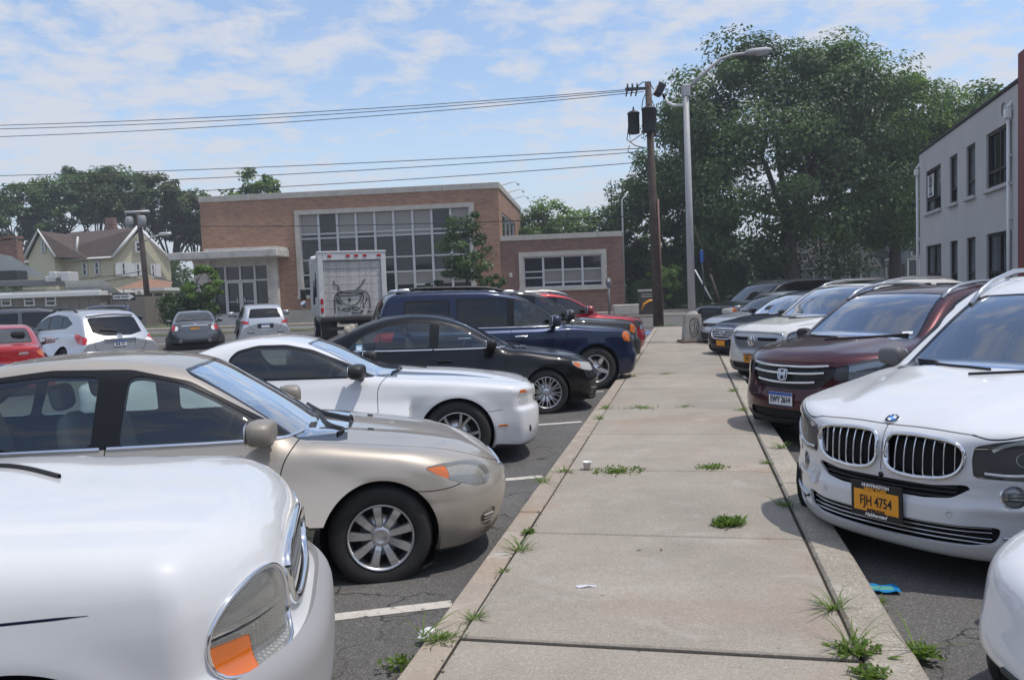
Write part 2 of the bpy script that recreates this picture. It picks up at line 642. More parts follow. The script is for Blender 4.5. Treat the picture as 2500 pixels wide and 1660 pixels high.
def split_field(V, T, L, g, mask=None):
    """cuts the triangles along g = 0"""
    g = np.where(np.abs(g) < 4e-4, 0.0, g)
    sg = np.sign(g).astype(int)[T]
    mixed = (sg.max(1) > 0) & (sg.min(1) < 0)
    if mask is not None:
        mixed &= mask
    if not mixed.any():
        return V, T, L, g
    M, S3, LM = T[mixed], sg[mixed], L[mixed]
    zero = (S3 == 0).any(1)
    outT, outL, ne = [], [], []
    lone = np.where(zero, np.argmax(S3 == 0, 1), 0)
    nz = ~zero
    tot = S3.sum(1)
    lone[nz] = np.argmax(S3[nz] == -np.sign(tot[nz])[:, None], 1)
    r = np.arange(len(M))
    A, B, C = M[r, lone], M[r, (lone + 1) % 3], M[r, (lone + 2) % 3]
    ed = np.concatenate([np.stack([A[nz], B[nz]], 1), np.stack([A[nz], C[nz]], 1), np.stack([B[zero], C[zero]], 1)])
    es = np.sort(ed, 1)
    u, inv = np.unique(es, axis=0, return_inverse=True)
    inv = inv.reshape(-1)
    t = g[u[:, 0]] / (g[u[:, 0]] - g[u[:, 1]])
    nv = V[u[:, 0]] * (1 - t[:, None]) + V[u[:, 1]] * t[:, None]
    base = len(V); k = int(nz.sum())
    p, q, z = base + inv[:k], base + inv[k:2 * k], base + inv[2 * k:]
    a, b, c = A[nz], B[nz], C[nz]
    outT = [T[~mixed], np.stack([a, p, q], 1), np.stack([p, b, c], 1), np.stack([p, c, q], 1),
            np.stack([A[zero], B[zero], z], 1), np.stack([A[zero], z, C[zero]], 1)]
    outL = [L[~mixed], LM[nz], LM[nz], LM[nz], LM[zero], LM[zero]]
    return np.concatenate([V, nv]), np.concatenate(outT), np.concatenate(outL), np.concatenate([g, np.zeros(len(nv))])


def surface_nets(Fg, o, h):
    s = Fg < 0
    nx, ny, nz = Fg.shape
    cs = [(i, j, k) for i in (0, 1) for j in (0, 1) for k in (0, 1)]
    sub = lambda A, c: A[c[0]:nx - 1 + c[0], c[1]:ny - 1 + c[1], c[2]:nz - 1 + c[2]]
    cnt = sum(sub(s, c).astype(np.int8) for c in cs)
    act = (cnt > 0) & (cnt < 8)
    I = np.argwhere(act)
    idx = np.full(act.shape, -1, int); idx[act] = np.arange(len(I))
    acc = np.zeros((len(I), 3)); num = np.zeros(len(I))
    val = {c: sub(Fg, c)[act] for c in cs}
    for c in cs:
        for ax in range(3):
            if c[ax] == 0:
                d = list(c); d[ax] = 1; d = tuple(d)
                a, b = val[c], val[d]
                m = (a < 0) != (b < 0)
                t = a[m] / (a[m] - b[m])
                p = np.tile(np.array(c, float), (m.sum(), 1)); p[:, ax] += t
                acc[m] += p; num[m] += 1
    V = (I + acc / num[:, None]) * h + o
    quads = []
    for ax in range(3):
        o1, o2 = [(1, 2), (2, 0), (0, 1)][ax]
        A = np.moveaxis(s, (ax, o1, o2), (0, 1, 2)); X = np.moveaxis(idx, (ax, o1, o2), (0, 1, 2))
        a, b = A[:-1, 1:-1, 1:-1], A[1:, 1:-1, 1:-1]
        q = np.stack([X[:, :-1, :-1], X[:, 1:, :-1], X[:, 1:, 1:], X[:, :-1, 1:]], -1)
        m1, m2 = a & ~b, ~a & b
        quads.append(q[m1]); quads.append(q[m2][:, ::-1])
    Q = np.concatenate(quads)
    Q = Q[(Q >= 0).all(1)]
    T = np.concatenate([Q[:, [0, 1, 2]], Q[:, [0, 2, 3]]])
    return V, T


class Car:
    """a vehicle body: one smooth skin from profile curves, cut along drawn outlines into panels, glass and lamps.
    u runs from the nose (0) to the tail (L), y outwards, z up."""
    def __init__(s, d, h=0.025):
        s.d = d; s.h = h
        s.L = d['L']
        g = lambda k, dv: d.get(k, dv)
        s.T = Curve(d['top'], g('top_sm', 0.05))
        s.R = Curve(d['roof'], g('roof_sm', 0.06))
        s.P = Curve(d['plan'], 0.12)
        s.sec = Curve(d['sec'], g('sec_sm', 0.02))
        s.fx = Curve(d['fx'], g('fx_sm', 0.025))
        s.rx = Curve(d['rx'], g('rx_sm', 0.025))
        s.zb = Curve(d['bot'], 0.05)
        s.gb = Curve(d['gb'], 0.1)
        s.belt = Curve(d['belt'], 0.05)
        s.build()

    def F(s, u, y, z):
        d = s.d
        y = np.abs(y)
        hw = d['hw']
        yn = y / hw
        T = s.T(u) - d.get('crown', 0.045) * np.clip(yn, 0, 1.15) ** d.get('crown_p', 2.2)
        if 'hoodfun' in d:
            T = T + d['hoodfun'](u, y)
        ft = (z - T) / np.sqrt(1 + s.T.slope(u) ** 2)
        W = s.P(u) + s.sec(z)
        for uw in d['wheels']:
            r = np.hypot(u - uw, z - d['zw'])
            W = W + d.get('flare', 0.015) * np.exp(-(np.maximum(r - d['ra'], 0) / 0.07) ** 2)
        if 'sidefun' in d:
            W = W + d['sidefun'](u, z)
        fs = y - W
        ff = s.fx(z) + d['fa'] * yn ** d['fp'] - u
        ff = ff / np.sqrt(1 + s.fx.slope(z) ** 2 + (d['fa'] * d['fp'] / hw * yn ** (d['fp'] - 1)) ** 2)
        if 'frontfun' in d:
            ff = ff + d['frontfun'](y, z)
        fr = u - (s.L - s.rx(z) - d['raa'] * yn ** d['rp'])
        fr = fr / np.sqrt(1 + s.rx.slope(z) ** 2 + (d['raa'] * d['rp'] / hw * yn ** (d['rp'] - 1)) ** 2)
        if 'rearfun' in d:
            fr = fr + d['rearfun'](y, z)
        lo = smax(ft, fs, d.get('k_top', 0.10))
        lo = smax(lo, ff, d.get('k_front', 0.07))
        lo = smax(lo, fr, d.get('k_rear', 0.06))
        lo = smax(lo, s.zb(u) - z, 0.05)
        # cabin
        ue = u - d.get('bow', 0.2) * y * y * np.where(u < d['umid'], 1.0, -d.get('bow_r', 0.6))
        R = s.R(ue) - d.get('rcrown', 0.05) * yn ** 2
        gt = (z - R) / np.sqrt(1 + s.R.slope(ue) ** 2)
        dz = z - s.belt(u)
        G = s.gb(u) - d['tum'] * dz - d.get('tum2', 0.15) * dz * np.abs(dz)
        gs = y - G
        ca = smax(gt, gs, d.get('k_roof', 0.09))
        ca = np.maximum(ca, np.maximum(d['roof'][0][0] - u, u - d['roof'][-1][0]))
        return smin(lo, ca, d.get('k_join', 0.025))

    def Fp(s, P): return s.F(P[:, 0], P[:, 1], P[:, 2])

    def grad(s, P, e=0.006):
        G = np.empty_like(P)
        for a in range(3):
            q = P.copy(); q[:, a] += e
            r = P.copy(); r[:, a] -= e
            G[:, a] = (s.Fp(q) - s.Fp(r)) / (2 * e)
        return G

    def normal(s, P):
        G = s.grad(P)
        return G / np.maximum(np.linalg.norm(G, axis=1), 1e-9)[:, None]

    def snap(s, P, n=3):
        for _ in range(n):
            G = s.grad(P)
            f = s.Fp(P)
            st = f / np.maximum((G * G).sum(1), 0.05)
            P = P - np.clip(st, -0.03, 0.03)[:, None] * G
        return P

    def build(s):
        h = s.h; d = s.d
        ztop = max(z for _, z in d['roof']) + 0.12
        u = np.arange(-0.25, s.L + 0.25 + h, h)
        yh = np.arange(0.5, (d['hw'] + 0.15) / h) * h
        z = np.arange(0.02, ztop + h, h)
        U, Y, Z = np.meshgrid(u, yh, z, indexing='ij')
        f = s.F(U.ravel(), Y.ravel(), Z.ravel()).reshape(U.shape)
        f = np.concatenate([f[:, ::-1], f], 1)
        V, T = surface_nets(f, np.array([u[0], -yh[-1], z[0]]), h)
        s.V = s.snap(V, 4)
        s.T3 = T
        s.lab = np.zeros(len(T), int)
        s.names = ['body']

    # ---- projections: 2-D coordinates of points seen along a direction
    def uv(s, P, view):
        y = np.abs(P[:, 1])
        if view == 'side': return np.stack([P[:, 0], P[:, 2]], 1)
        if view == 'front' or view == 'rear': return np.stack([y, P[:, 2]], 1)
        if view == 'top': return np.stack([P[:, 0], y], 1)
        k, a = view                                   # ('f', degrees) or ('r', degrees): an oblique look at a corner
        c, sn = math.cos(rad(a)), math.sin(rad(a))
        uu = P[:, 0] if k == 'f' else s.L - P[:, 0]
        return np.stack([y * c + uu * sn, P[:, 2]], 1)

    def _label(s, name):
        if name not in s.names: s.names.append(name)
        return s.names.index(name)

    def cond(s, P, u0=None, u1=None, y0=None, y1=None, z0=None, z1=None):
        m = np.ones(len(P), bool)
        if u0 is not None: m &= P[:, 0] > u0
        if u1 is not None: m &= P[:, 0] < u1
        if y0 is not None: m &= np.abs(P[:, 1]) > y0
        if y1 is not None: m &= np.abs(P[:, 1]) < y1
        if z0 is not None: m &= P[:, 2] > z0
        if z1 is not None: m &= P[:, 2] < z1
        return m

    def _apply(s, g, name, over, cd, sides):
        C = s.V[s.T3].mean(1)
        m = s.cond(C, **cd)
        if sides == 'r': m &= C[:, 1] < 0
        if sides == 'l': m &= C[:, 1] > 0
        n0 = len(s.V)
        s.V, s.T3, s.lab, g = split_field(s.V, s.T3, s.lab, g, m)
        if len(s.V) > n0:
            s.V[n0:] = s.snap(s.V[n0:], 1)
        C = s.V[s.T3].mean(1)
        m = s.cond(C, **cd)
        if sides == 'r': m &= C[:, 1] < 0
        if sides == 'l': m &= C[:, 1] > 0
        m &= g[s.T3].sum(1) < 0
        if over is not None:
            ok = [s.names.index(o) for o in over if o in s.names]
            m &= np.isin(s.lab, ok)
        s.lab[m] = s._label(name)

    def cut(s, name, view, poly, over=None, smooth=2, sides='lr', grow=0.0, **cd):
        poly = np.asarray(poly, float)
        if smooth: poly = rounded(poly, .02 * smooth)
        g = sdf_poly(s.uv(s.V, view), poly) - grow
        s._apply(g, name, over, cd, sides)

    def cut_circle(s, name, u0, z0, r, over=None, **cd):
        g = np.hypot(s.V[:, 0] - u0, s.V[:, 2] - z0) - r
        s._apply(g, name, over, cd, 'lr')

    def cut_below(s, name, zf, over=None, **cd):
        g = s.V[:, 2] - (zf(s.V[:, 0]) if callable(zf) else zf)
        s._apply(g, name, over, cd, 'lr')

    def seam(s, view, line, w=0.0035, name='gap', over=None, smooth=2, closed=False, sides='lr', **cd):
        line = np.asarray(line, float)
        if smooth: line = chaikin(line, smooth, closed)
        if closed: line = np.concatenate([line, line[:1]])
        C = s.V[s.T3].mean(1)
        f = lambda: sdf_line(s.uv(s.V, view), line)
        m0 = s.cond(C, **cd)
        # cut along both lips: first refine near the line so that narrow bands are caught
        q = s.uv(s.V, view)
        lo, hi = line.min(0) - 0.08, line.max(0) + 0.08
        for off in (w, ):
            # sign-aware: use the signed side of the nearest segment
            g = s._signed_line(s.uv(s.V, view), line)
            for sg in (-off, off):
                gg = g - sg
                n0 = len(s.V)
                C = s.V[s.T3].mean(1)
                near = sdf_line(s.uv(C, view), line) < s.h * 1.6
                m = s.cond(C, **cd) & near
                if sides == 'r': m &= C[:, 1] < 0
                s.V, s.T3, s.lab, gg = split_field(s.V, s.T3, s.lab, gg, m)
                if len(s.V) > n0:
                    s.V[n0:] = s.snap(s.V[n0:], 1)
                    g = s._signed_line(s.uv(s.V, view), line)
        C = s.V[s.T3].mean(1)
        m = s.cond(C, **cd) & (sdf_line(s.uv(C, view), line) < w)
        if sides == 'r': m &= C[:, 1] < 0
        if over is not None:
            m &= np.isin(s.lab, [s.names.index(o) for o in over if o in s.names])
        s.lab[m] = s._label(name)

    @staticmethod
    def _signed_line(P, line):
        best = np.full(len(P), 1e9); sg = np.ones(len(P))
        for a, b in zip(line[:-1], line[1:]):
            e = b - a; w = P - a
            t = np.clip((w @ e) / max(e @ e, 1e-12), 0, 1)
            r = w - t[:, None] * e
            d2 = (r * r).sum(1)
            c = np.sign(e[0] * w[:, 1] - e[1] * w[:, 0])
            m = d2 < best
            best[m] = d2[m]; sg[m] = c[m]
        sg[sg == 0] = 1
        return np.sqrt(best) * sg

    # ---- points on the skin
    def on(s, view, pts, side=1):
        pts = np.asarray(pts, float)
        n = len(pts)
        if view == 'side':
            o = np.stack([pts[:, 0], np.full(n, 1.3), pts[:, 1]], 1); dr = np.array([0, -1.0, 0])
        elif view == 'front':
            o = np.stack([np.full(n, -0.4), pts[:, 0], pts[:, 1]], 1); dr = np.array([1.0, 0, 0])
        elif view == 'rear':
            o = np.stack([np.full(n, s.L + 0.4), pts[:, 0], pts[:, 1]], 1); dr = np.array([-1.0, 0, 0])
        elif view == 'top':
            o = np.stack([pts[:, 0], pts[:, 1], np.full(n, 2.3)], 1); dr = np.array([0, 0, -1.0])
        else:
            k, a = view
            c, sn = math.cos(rad(a)), math.sin(rad(a))
            sg = 1 if k == 'f' else -1
            uu = pts[:, 0] * sn - c * 1.5
            yy = pts[:, 0] * c + sn * 1.5
            o = np.stack([uu if sg > 0 else s.L - uu, yy, pts[:, 1]], 1)
            dr = np.array([c * sg, -sn, 0])
        st = 0.02
        t = np.zeros(n); done = np.zeros(n, bool)
        for i in range(170):
            f = s.Fp(o + (t[:, None] + st) * dr)
            done |= f < 0
            if done.all(): break
            t = np.where(done, t, t + st)
        lo, hi = t, t + st
        for i in range(14):
            m = (lo + hi) / 2
            ins = s.Fp(o + m[:, None] * dr) < 0
            hi = np.where(ins, m, hi); lo = np.where(ins, lo, m)
        P = o + ((lo + hi) / 2)[:, None] * dr
        Nn = s.normal(P)
        P[:, 1] *= side; Nn[:, 1] *= side
        return P, Nn

    def loc(s, P):
        """(u, y, z) with y to the car's left -> the thing's own axes (x forward from the middle, y left)"""
        P = np.atleast_2d(P)
        return np.stack([s.L / 2 - P[:, 0], P[:, 1], P[:, 2]], 1)

    def locn(s, Nn):
        return np.stack([-Nn[:, 0], Nn[:, 1], Nn[:, 2]], 1)

    # ---- output
    def part(s, obj_name, labels, mats, root, off=0.0, rim=0.02, rim_mat=None, side=None, parent=None, label=None, flip=False, keep=None):
        ids = [s.names.index(l) for l in labels if l in s.names]
        m = np.isin(s.lab, ids)
        C = s.V[s.T3].mean(1)
        if side == 1: m &= C[:, 1] > 0
        if side == -1: m &= C[:, 1] < 0
        if keep is not None: m &= keep(C)
        T = s.T3[m]
        if not len(T): return None
        used, inv = np.unique(T, return_inverse=True)
        T = inv.reshape(-1, 3)
        P = s.V[used]; Nn = s.normal(P)
        P = P + Nn * off
        V = s.loc(P); NN = s.locn(Nn)
        # the loc() mapping mirrors u: flip the winding
        T = T[:, ::-1]
        mi = np.zeros(len(T), int)
        allV, allT, allN, allM = [V], [T], [NN], [mi]
        if rim:
            e = np.concatenate([T[:, [0, 1]], T[:, [1, 2]], T[:, [2, 0]]])
            key = np.sort(e, 1)
            k1 = key[:, 0] * (len(V) + 1) + key[:, 1]
            u_, i_, c_ = np.unique(k1, return_index=True, return_counts=True)
            be = e[i_[c_ == 1]]
            if len(be):
                a, b = V[be[:, 0]], V[be[:, 1]]
                na, nb = NN[be[:, 0]], NN[be[:, 1]]
                a2, b2 = a - na * rim, b - nb * rim
                k = len(be); base = len(V)
                rv = np.concatenate([a, b, b2, a2])
                q = np.arange(k)
                rt = np.concatenate([np.stack([q + k, q, q + 3 * k], 1), np.stack([q + k, q + 3 * k, q + 2 * k], 1)]) + base
                rn = np.cross(b - a, -(na + nb))
                rn /= np.maximum(np.linalg.norm(rn, axis=1), 1e-9)[:, None]
                allV.append(rv); allT.append(rt); allN.append(np.tile(-rn, (4, 1)))
                allM.append(np.full(len(rt), 1 if rim_mat else 0))
        mats = [mats] + ([rim_mat] if rim_mat else [])
        me = np_mesh(obj_name, np.concatenate(allV), np.concatenate(allT), mats, np.concatenate(allM), True, np.concatenate(allN))
        o = link(obj_name, me, parent if parent is not None else root)
        if label: o['label'] = label
        return o

    def ribbon(s, name, view, pts, w, hgt, mat, root, side=1, off=0.0, closed=False, smooth=2, step=0.03, taper=0.0, mesh_only=False, mirror=False):
        """a raised strip that follows the skin along a drawn line"""
        p = np.asarray(pts, float)
        if smooth: p = chaikin(p, smooth, closed)
        if closed: p = np.concatenate([p, p[:1]])
        seg = np.linalg.norm(np.diff(p, axis=0), axis=1)
        cum = np.concatenate([[0], np.cumsum(seg)])
        n = max(3, int(cum[-1] / step) + 1)
        q = np.linspace(0, cum[-1], n)
        p = np.stack([np.interp(q, cum, p[:, 0]), np.interp(q, cum, p[:, 1])], 1)
        if mirror and not mesh_only:
            for sd in (1, -1):
                o = s.ribbon(name, view, pts, w, hgt, mat, root, sd, off, closed, smooth, step, taper)
            return o
        sides = (side,) if not mirror else (1, -1)
        AV, AF = [], []
        for sd in sides:
            P, Nn = s.on(view, np.stack([np.abs(p[:, 0]) if view in ('front', 'rear') else p[:, 0], p[:, 1] if view != 'top' else np.abs(p[:, 1])], 1), 1)
            if view in ('front', 'rear'):
                sg = np.where(p[:, 0] < 0, -1, 1) * sd; P[:, 1] *= sg; Nn[:, 1] *= sg
            elif view == 'top':
                sg = np.where(p[:, 1] < 0, -1, 1) * sd; P[:, 1] *= sg; Nn[:, 1] *= sg
            else:
                P[:, 1] *= sd; Nn[:, 1] *= sd
            P = s.loc(P); Nn = s.locn(Nn)
            t = np.gradient(P, axis=0); t /= np.maximum(np.linalg.norm(t, axis=1), 1e-9)[:, None]
            b = np.cross(t, Nn); b /= np.maximum(np.linalg.norm(b, axis=1), 1e-9)[:, None]
            ww = np.full(n, w / 2)
            if taper:
                e = np.minimum(np.arange(n), np.arange(n)[::-1]) / max(1, n * taper)
                ww *= np.clip(e, 0.12, 1)
            ww = ww[:, None]
            rows = [P - b * ww + Nn * (off - 0.006), P - b * ww + Nn * (off + hgt * .55), P - b * ww * .6 + Nn * (off + hgt), P + b * ww * .6 + Nn * (off + hgt),
                    P + b * ww + Nn * (off + hgt * .55), P + b * ww + Nn * (off - 0.006)]
            base = sum(len(x) for x in AV)
            AV.append(np.concatenate(rows))
            i = np.arange(n - 1)
            for r in range(5):
                AF.append(np.stack([r * n + i, r * n + i + 1, (r + 1) * n + i + 1, (r + 1) * n + i], 1) + base)
        V, F_ = np.concatenate(AV), np.concatenate(AF)
        if mesh_only: return V, F_
        return link(name, np_mesh(name, V, F_, mat, None, True), root)

    def frame_at(s, view, p, side=1, off=0.0, lean=True):
        """matrix at a point of the skin: z out of the skin, y up, x to the viewer's right"""
        P, Nn = s.on(view, [p])
        P[:, 1] *= side; Nn[:, 1] *= side
        P = s.loc(P)[0]; n = Vector(s.locn(Nn)[0])
        if not lean:
            n.z = 0; n.normalize()
        up = Vector((0, 0, 1)) if abs(n.z) < 0.9 else Vector((-1, 0, 0)) if n.x < 0.99 else Vector((0, 0, 1))
        x = up.cross(n).normalized(); y = n.cross(x)
        M = Matrix((x, y, n)).transposed().to_4x4()
        M.translation = Vector(P) + n * off
        return M


def place(o, M):
    o.matrix_local = M
    return o


_wheels = {}


def wheel_meshes(style, R, rr, w):
    key = (style, round(R, 3), round(rr, 3))
    if key in _wheels: return _wheels[key]
    # axis along y, outer face towards +y
    rot = Matrix.Rotation(rad(-90), 4, 'X')
    t = MB()
    s_ = w / 2
    prof = [(rr * .96, -s_ * .9), (rr * 1.02, -s_), (R * .93, -s_ * 1.02), (R * .985, -s_ * .8), (R, -s_ * .5), (R, s_ * .5), (R * .985, s_ * .8), (R * .93, s_ * 1.0),
            (R * .84, s_ * 1.05), (rr * 1.06, s_ * .98), (rr * 1.0, s_ * .88), (rr * .96, s_ * .6)]
    t.lathe(prof, 40, 0, rot)
    for k in range(3):
        rg = R * 1.001
        z = (-.5 + .5 * k) * s_
        t.lathe([(rg + .001, z - .004), (rg + .003, z), (rg + .001, z + .004)], 40, 1, rot)
    tyre = t.mesh('wheel', [RUBBER, DARK])
    r = MB()
    z = s_ * .80
    r.lathe([(rr * .99, z + .012), (rr * .965, z + .02), (rr * .93, z + .004), (rr * .90, z - .03), (rr * .88, -s_ * .5)], 40, 0, rot)
    r.lathe([(0.0, z - .075), (rr * .9, z - .075)], 28, 1, rot)                     # dark drum behind the spokes
    r.lathe([(0.03, z - .055), (rr * .62, z - .055), (rr * .62, z - .07)], 28, 2, rot)  # brake disc

    def spoke(a, w0, w1, r0, r1, z0, z1, th=.02, curve=0.0):
        n = 5
        V, F = [], []
        for i in range(n):
            f = i / (n - 1)
            rad_ = r0 + (r1 - r0) * f
            ww = (w0 + (w1 - w0) * f) / 2
            zz = z0 + (z1 - z0) * f + .012 * math.sin(math.pi * f)
            off = curve * f * f
            ca, sa = math.cos(a + off), math.sin(a + off)
            for (dx, dz) in ((-1, -th), (-.75, 0), (.75, 0), (1, -th)):
                x_, y_ = rad_ * ca - ww * dx * sa, rad_ * sa + ww * dx * ca
                V.append(rot @ Vector((x_, y_, zz + dz)))
        for i in range(n - 1):
            for j in range(3):
                F.append((i * 4 + j, i * 4 + j + 1, i * 4 + j + 5, i * 4 + j + 4))
        r.add(V, F, 0, False)

    zc = z - .012
    if style == 'nine':          # wide nine-spoke wheel cover
        for k in range(9): spoke(2 * math.pi * k / 9 + .17, rr * .21, rr * .32, rr * .2, rr * .97, zc, z + .008)
        r.lathe([(rr * .34, zc - .01), (rr * .28, zc + .006), (rr * .2, zc + .016), (rr * .17, zc + .01), (0.0, zc + .014)], 28, 0, rot)
        r.lathe([(rr * .985, z + .02), (rr * .93, z + .016), (rr * .925, z - .01)], 40, 0, rot)
    elif style == 'tenpair':     # ten pairs of thin spokes
        for k in range(10):
            for q in (-1, 1): spoke(2 * math.pi * k / 10 + q * .085, rr * .075, rr * .085, rr * .16, rr * .95, zc - .02, z, curve=q * .05)
        r.lathe([(rr * .3, zc - .03), (rr * .24, zc - .008), (rr * .14, zc - .004), (0.0, zc)], 24, 0, rot)
    elif style == 'fivepair':    # five split spokes
        for k in range(5):
            for q in (-1, 1): spoke(2 * math.pi * k / 5 + q * .14 + .3, rr * .13, rr * .15, rr * .2, rr * .96, zc - .03, z, curve=q * .1)
        r.lathe([(rr * .34, zc - .04), (rr * .26, zc - .012), (rr * .12, zc - .008), (0.0, zc - .004)], 24, 0, rot)
    elif style == 'fivewide':
        for k in range(5): spoke(2 * math.pi * k / 5 + math.pi / 2, rr * .42, rr * .30, rr * .2, rr * .96, zc - .02, z)
        r.lathe([(rr * .4, zc - .03), (rr * .34, zc - .012), (rr * .2, zc - .012), (rr * .18, zc - .004), (0.0, zc)], 24, 0, rot)
        for k in range(5):
            a = 2 * math.pi * (k + .5) / 5 + math.pi / 2
            r.lathe([(.012, zc - .004), (.012, zc - .012)], 8, 1, rot @ Matrix.Translation((rr * .27 * math.cos(a), rr * .27 * math.sin(a), 0)))
    else:
        for k in range(6): spoke(2 * math.pi * k / 6, rr * .26, rr * .24, rr * .2, rr * .96, zc - .01, z)
        r.lathe([(rr * .34, zc - .02), (rr * .28, zc), (0.0, zc + .004)], 24, 0, rot)
    rim = r.mesh('rim', [ALLOY, DARK, SATIN])
    _wheels[key] = (tyre, rim)
    return _wheels[key]


def superegg(c, d, e=3.5, n=20, m=14):
    """rounded box as vertices and faces"""
    V, F = [], []
    sp = lambda a: math.copysign(abs(a) ** (2 / e), a)
    for i in range(m + 1):
        ph = -math.pi / 2 + math.pi * i / m
        for k in range(n):
            th = 2 * math.pi * k / n
            V.append((c[0] + d[0] / 2 * sp(math.cos(ph)) * sp(math.cos(th)), c[1] + d[1] / 2 * sp(math.cos(ph)) * sp(math.sin(th)), c[2] + d[2] / 2 * sp(math.sin(ph))))
    for i in range(m):
        for k in range(n):
            k2 = (k + 1) % n
            F.append((i * n + k, i * n + k2, (i + 1) * n + k2, (i + 1) * n + k))
    return V, F


def plate_number(car, root, view, p, txt, style, off=0.02, frame=False, lean=False, size=(0.305, 0.152)):
    """licence plate standing off the bumper, with its printing"""
    M = car.frame_at(view, p, 1, off, lean)
    m = MB()
    w, h = size
    base = PLATEO if style == 'orange' else PLATEW
    m.box((0, 0, -.004), (w, h, .006), 0, bev=.003)
    if style == 'blue':
        m.box((0, h * .39, .0012), (w * .98, h * .2, .004), 1)
        m.box((0, -h * .44, .0012), (w * .98, h * .1, .004), 2)
    if style == 'orange':
        m.box((0, h * .42, .0012), (w * .98, h * .13, .004), 2)
        m.box((0, -h * .45, .0012), (w * .98, h * .07, .004), 2)
    o = m.build('licence_plate', [base, PLATEB, NAVY], root)
    place(o, M)
    if txt:
        t = link('lettering', text_mesh(txt, BLACKI if style == 'orange' else NAVY, h * .62, .001, .002, 0, .62), o)
        t.location = (0, -.004, .004)
    return o
# ------------------------------------------------------------------ putting a car together
TIP = lambda tip, az, L: (tip[0] - math.sin(rad(az)) * L / 2, tip[1] - math.cos(rad(az)) * L / 2)


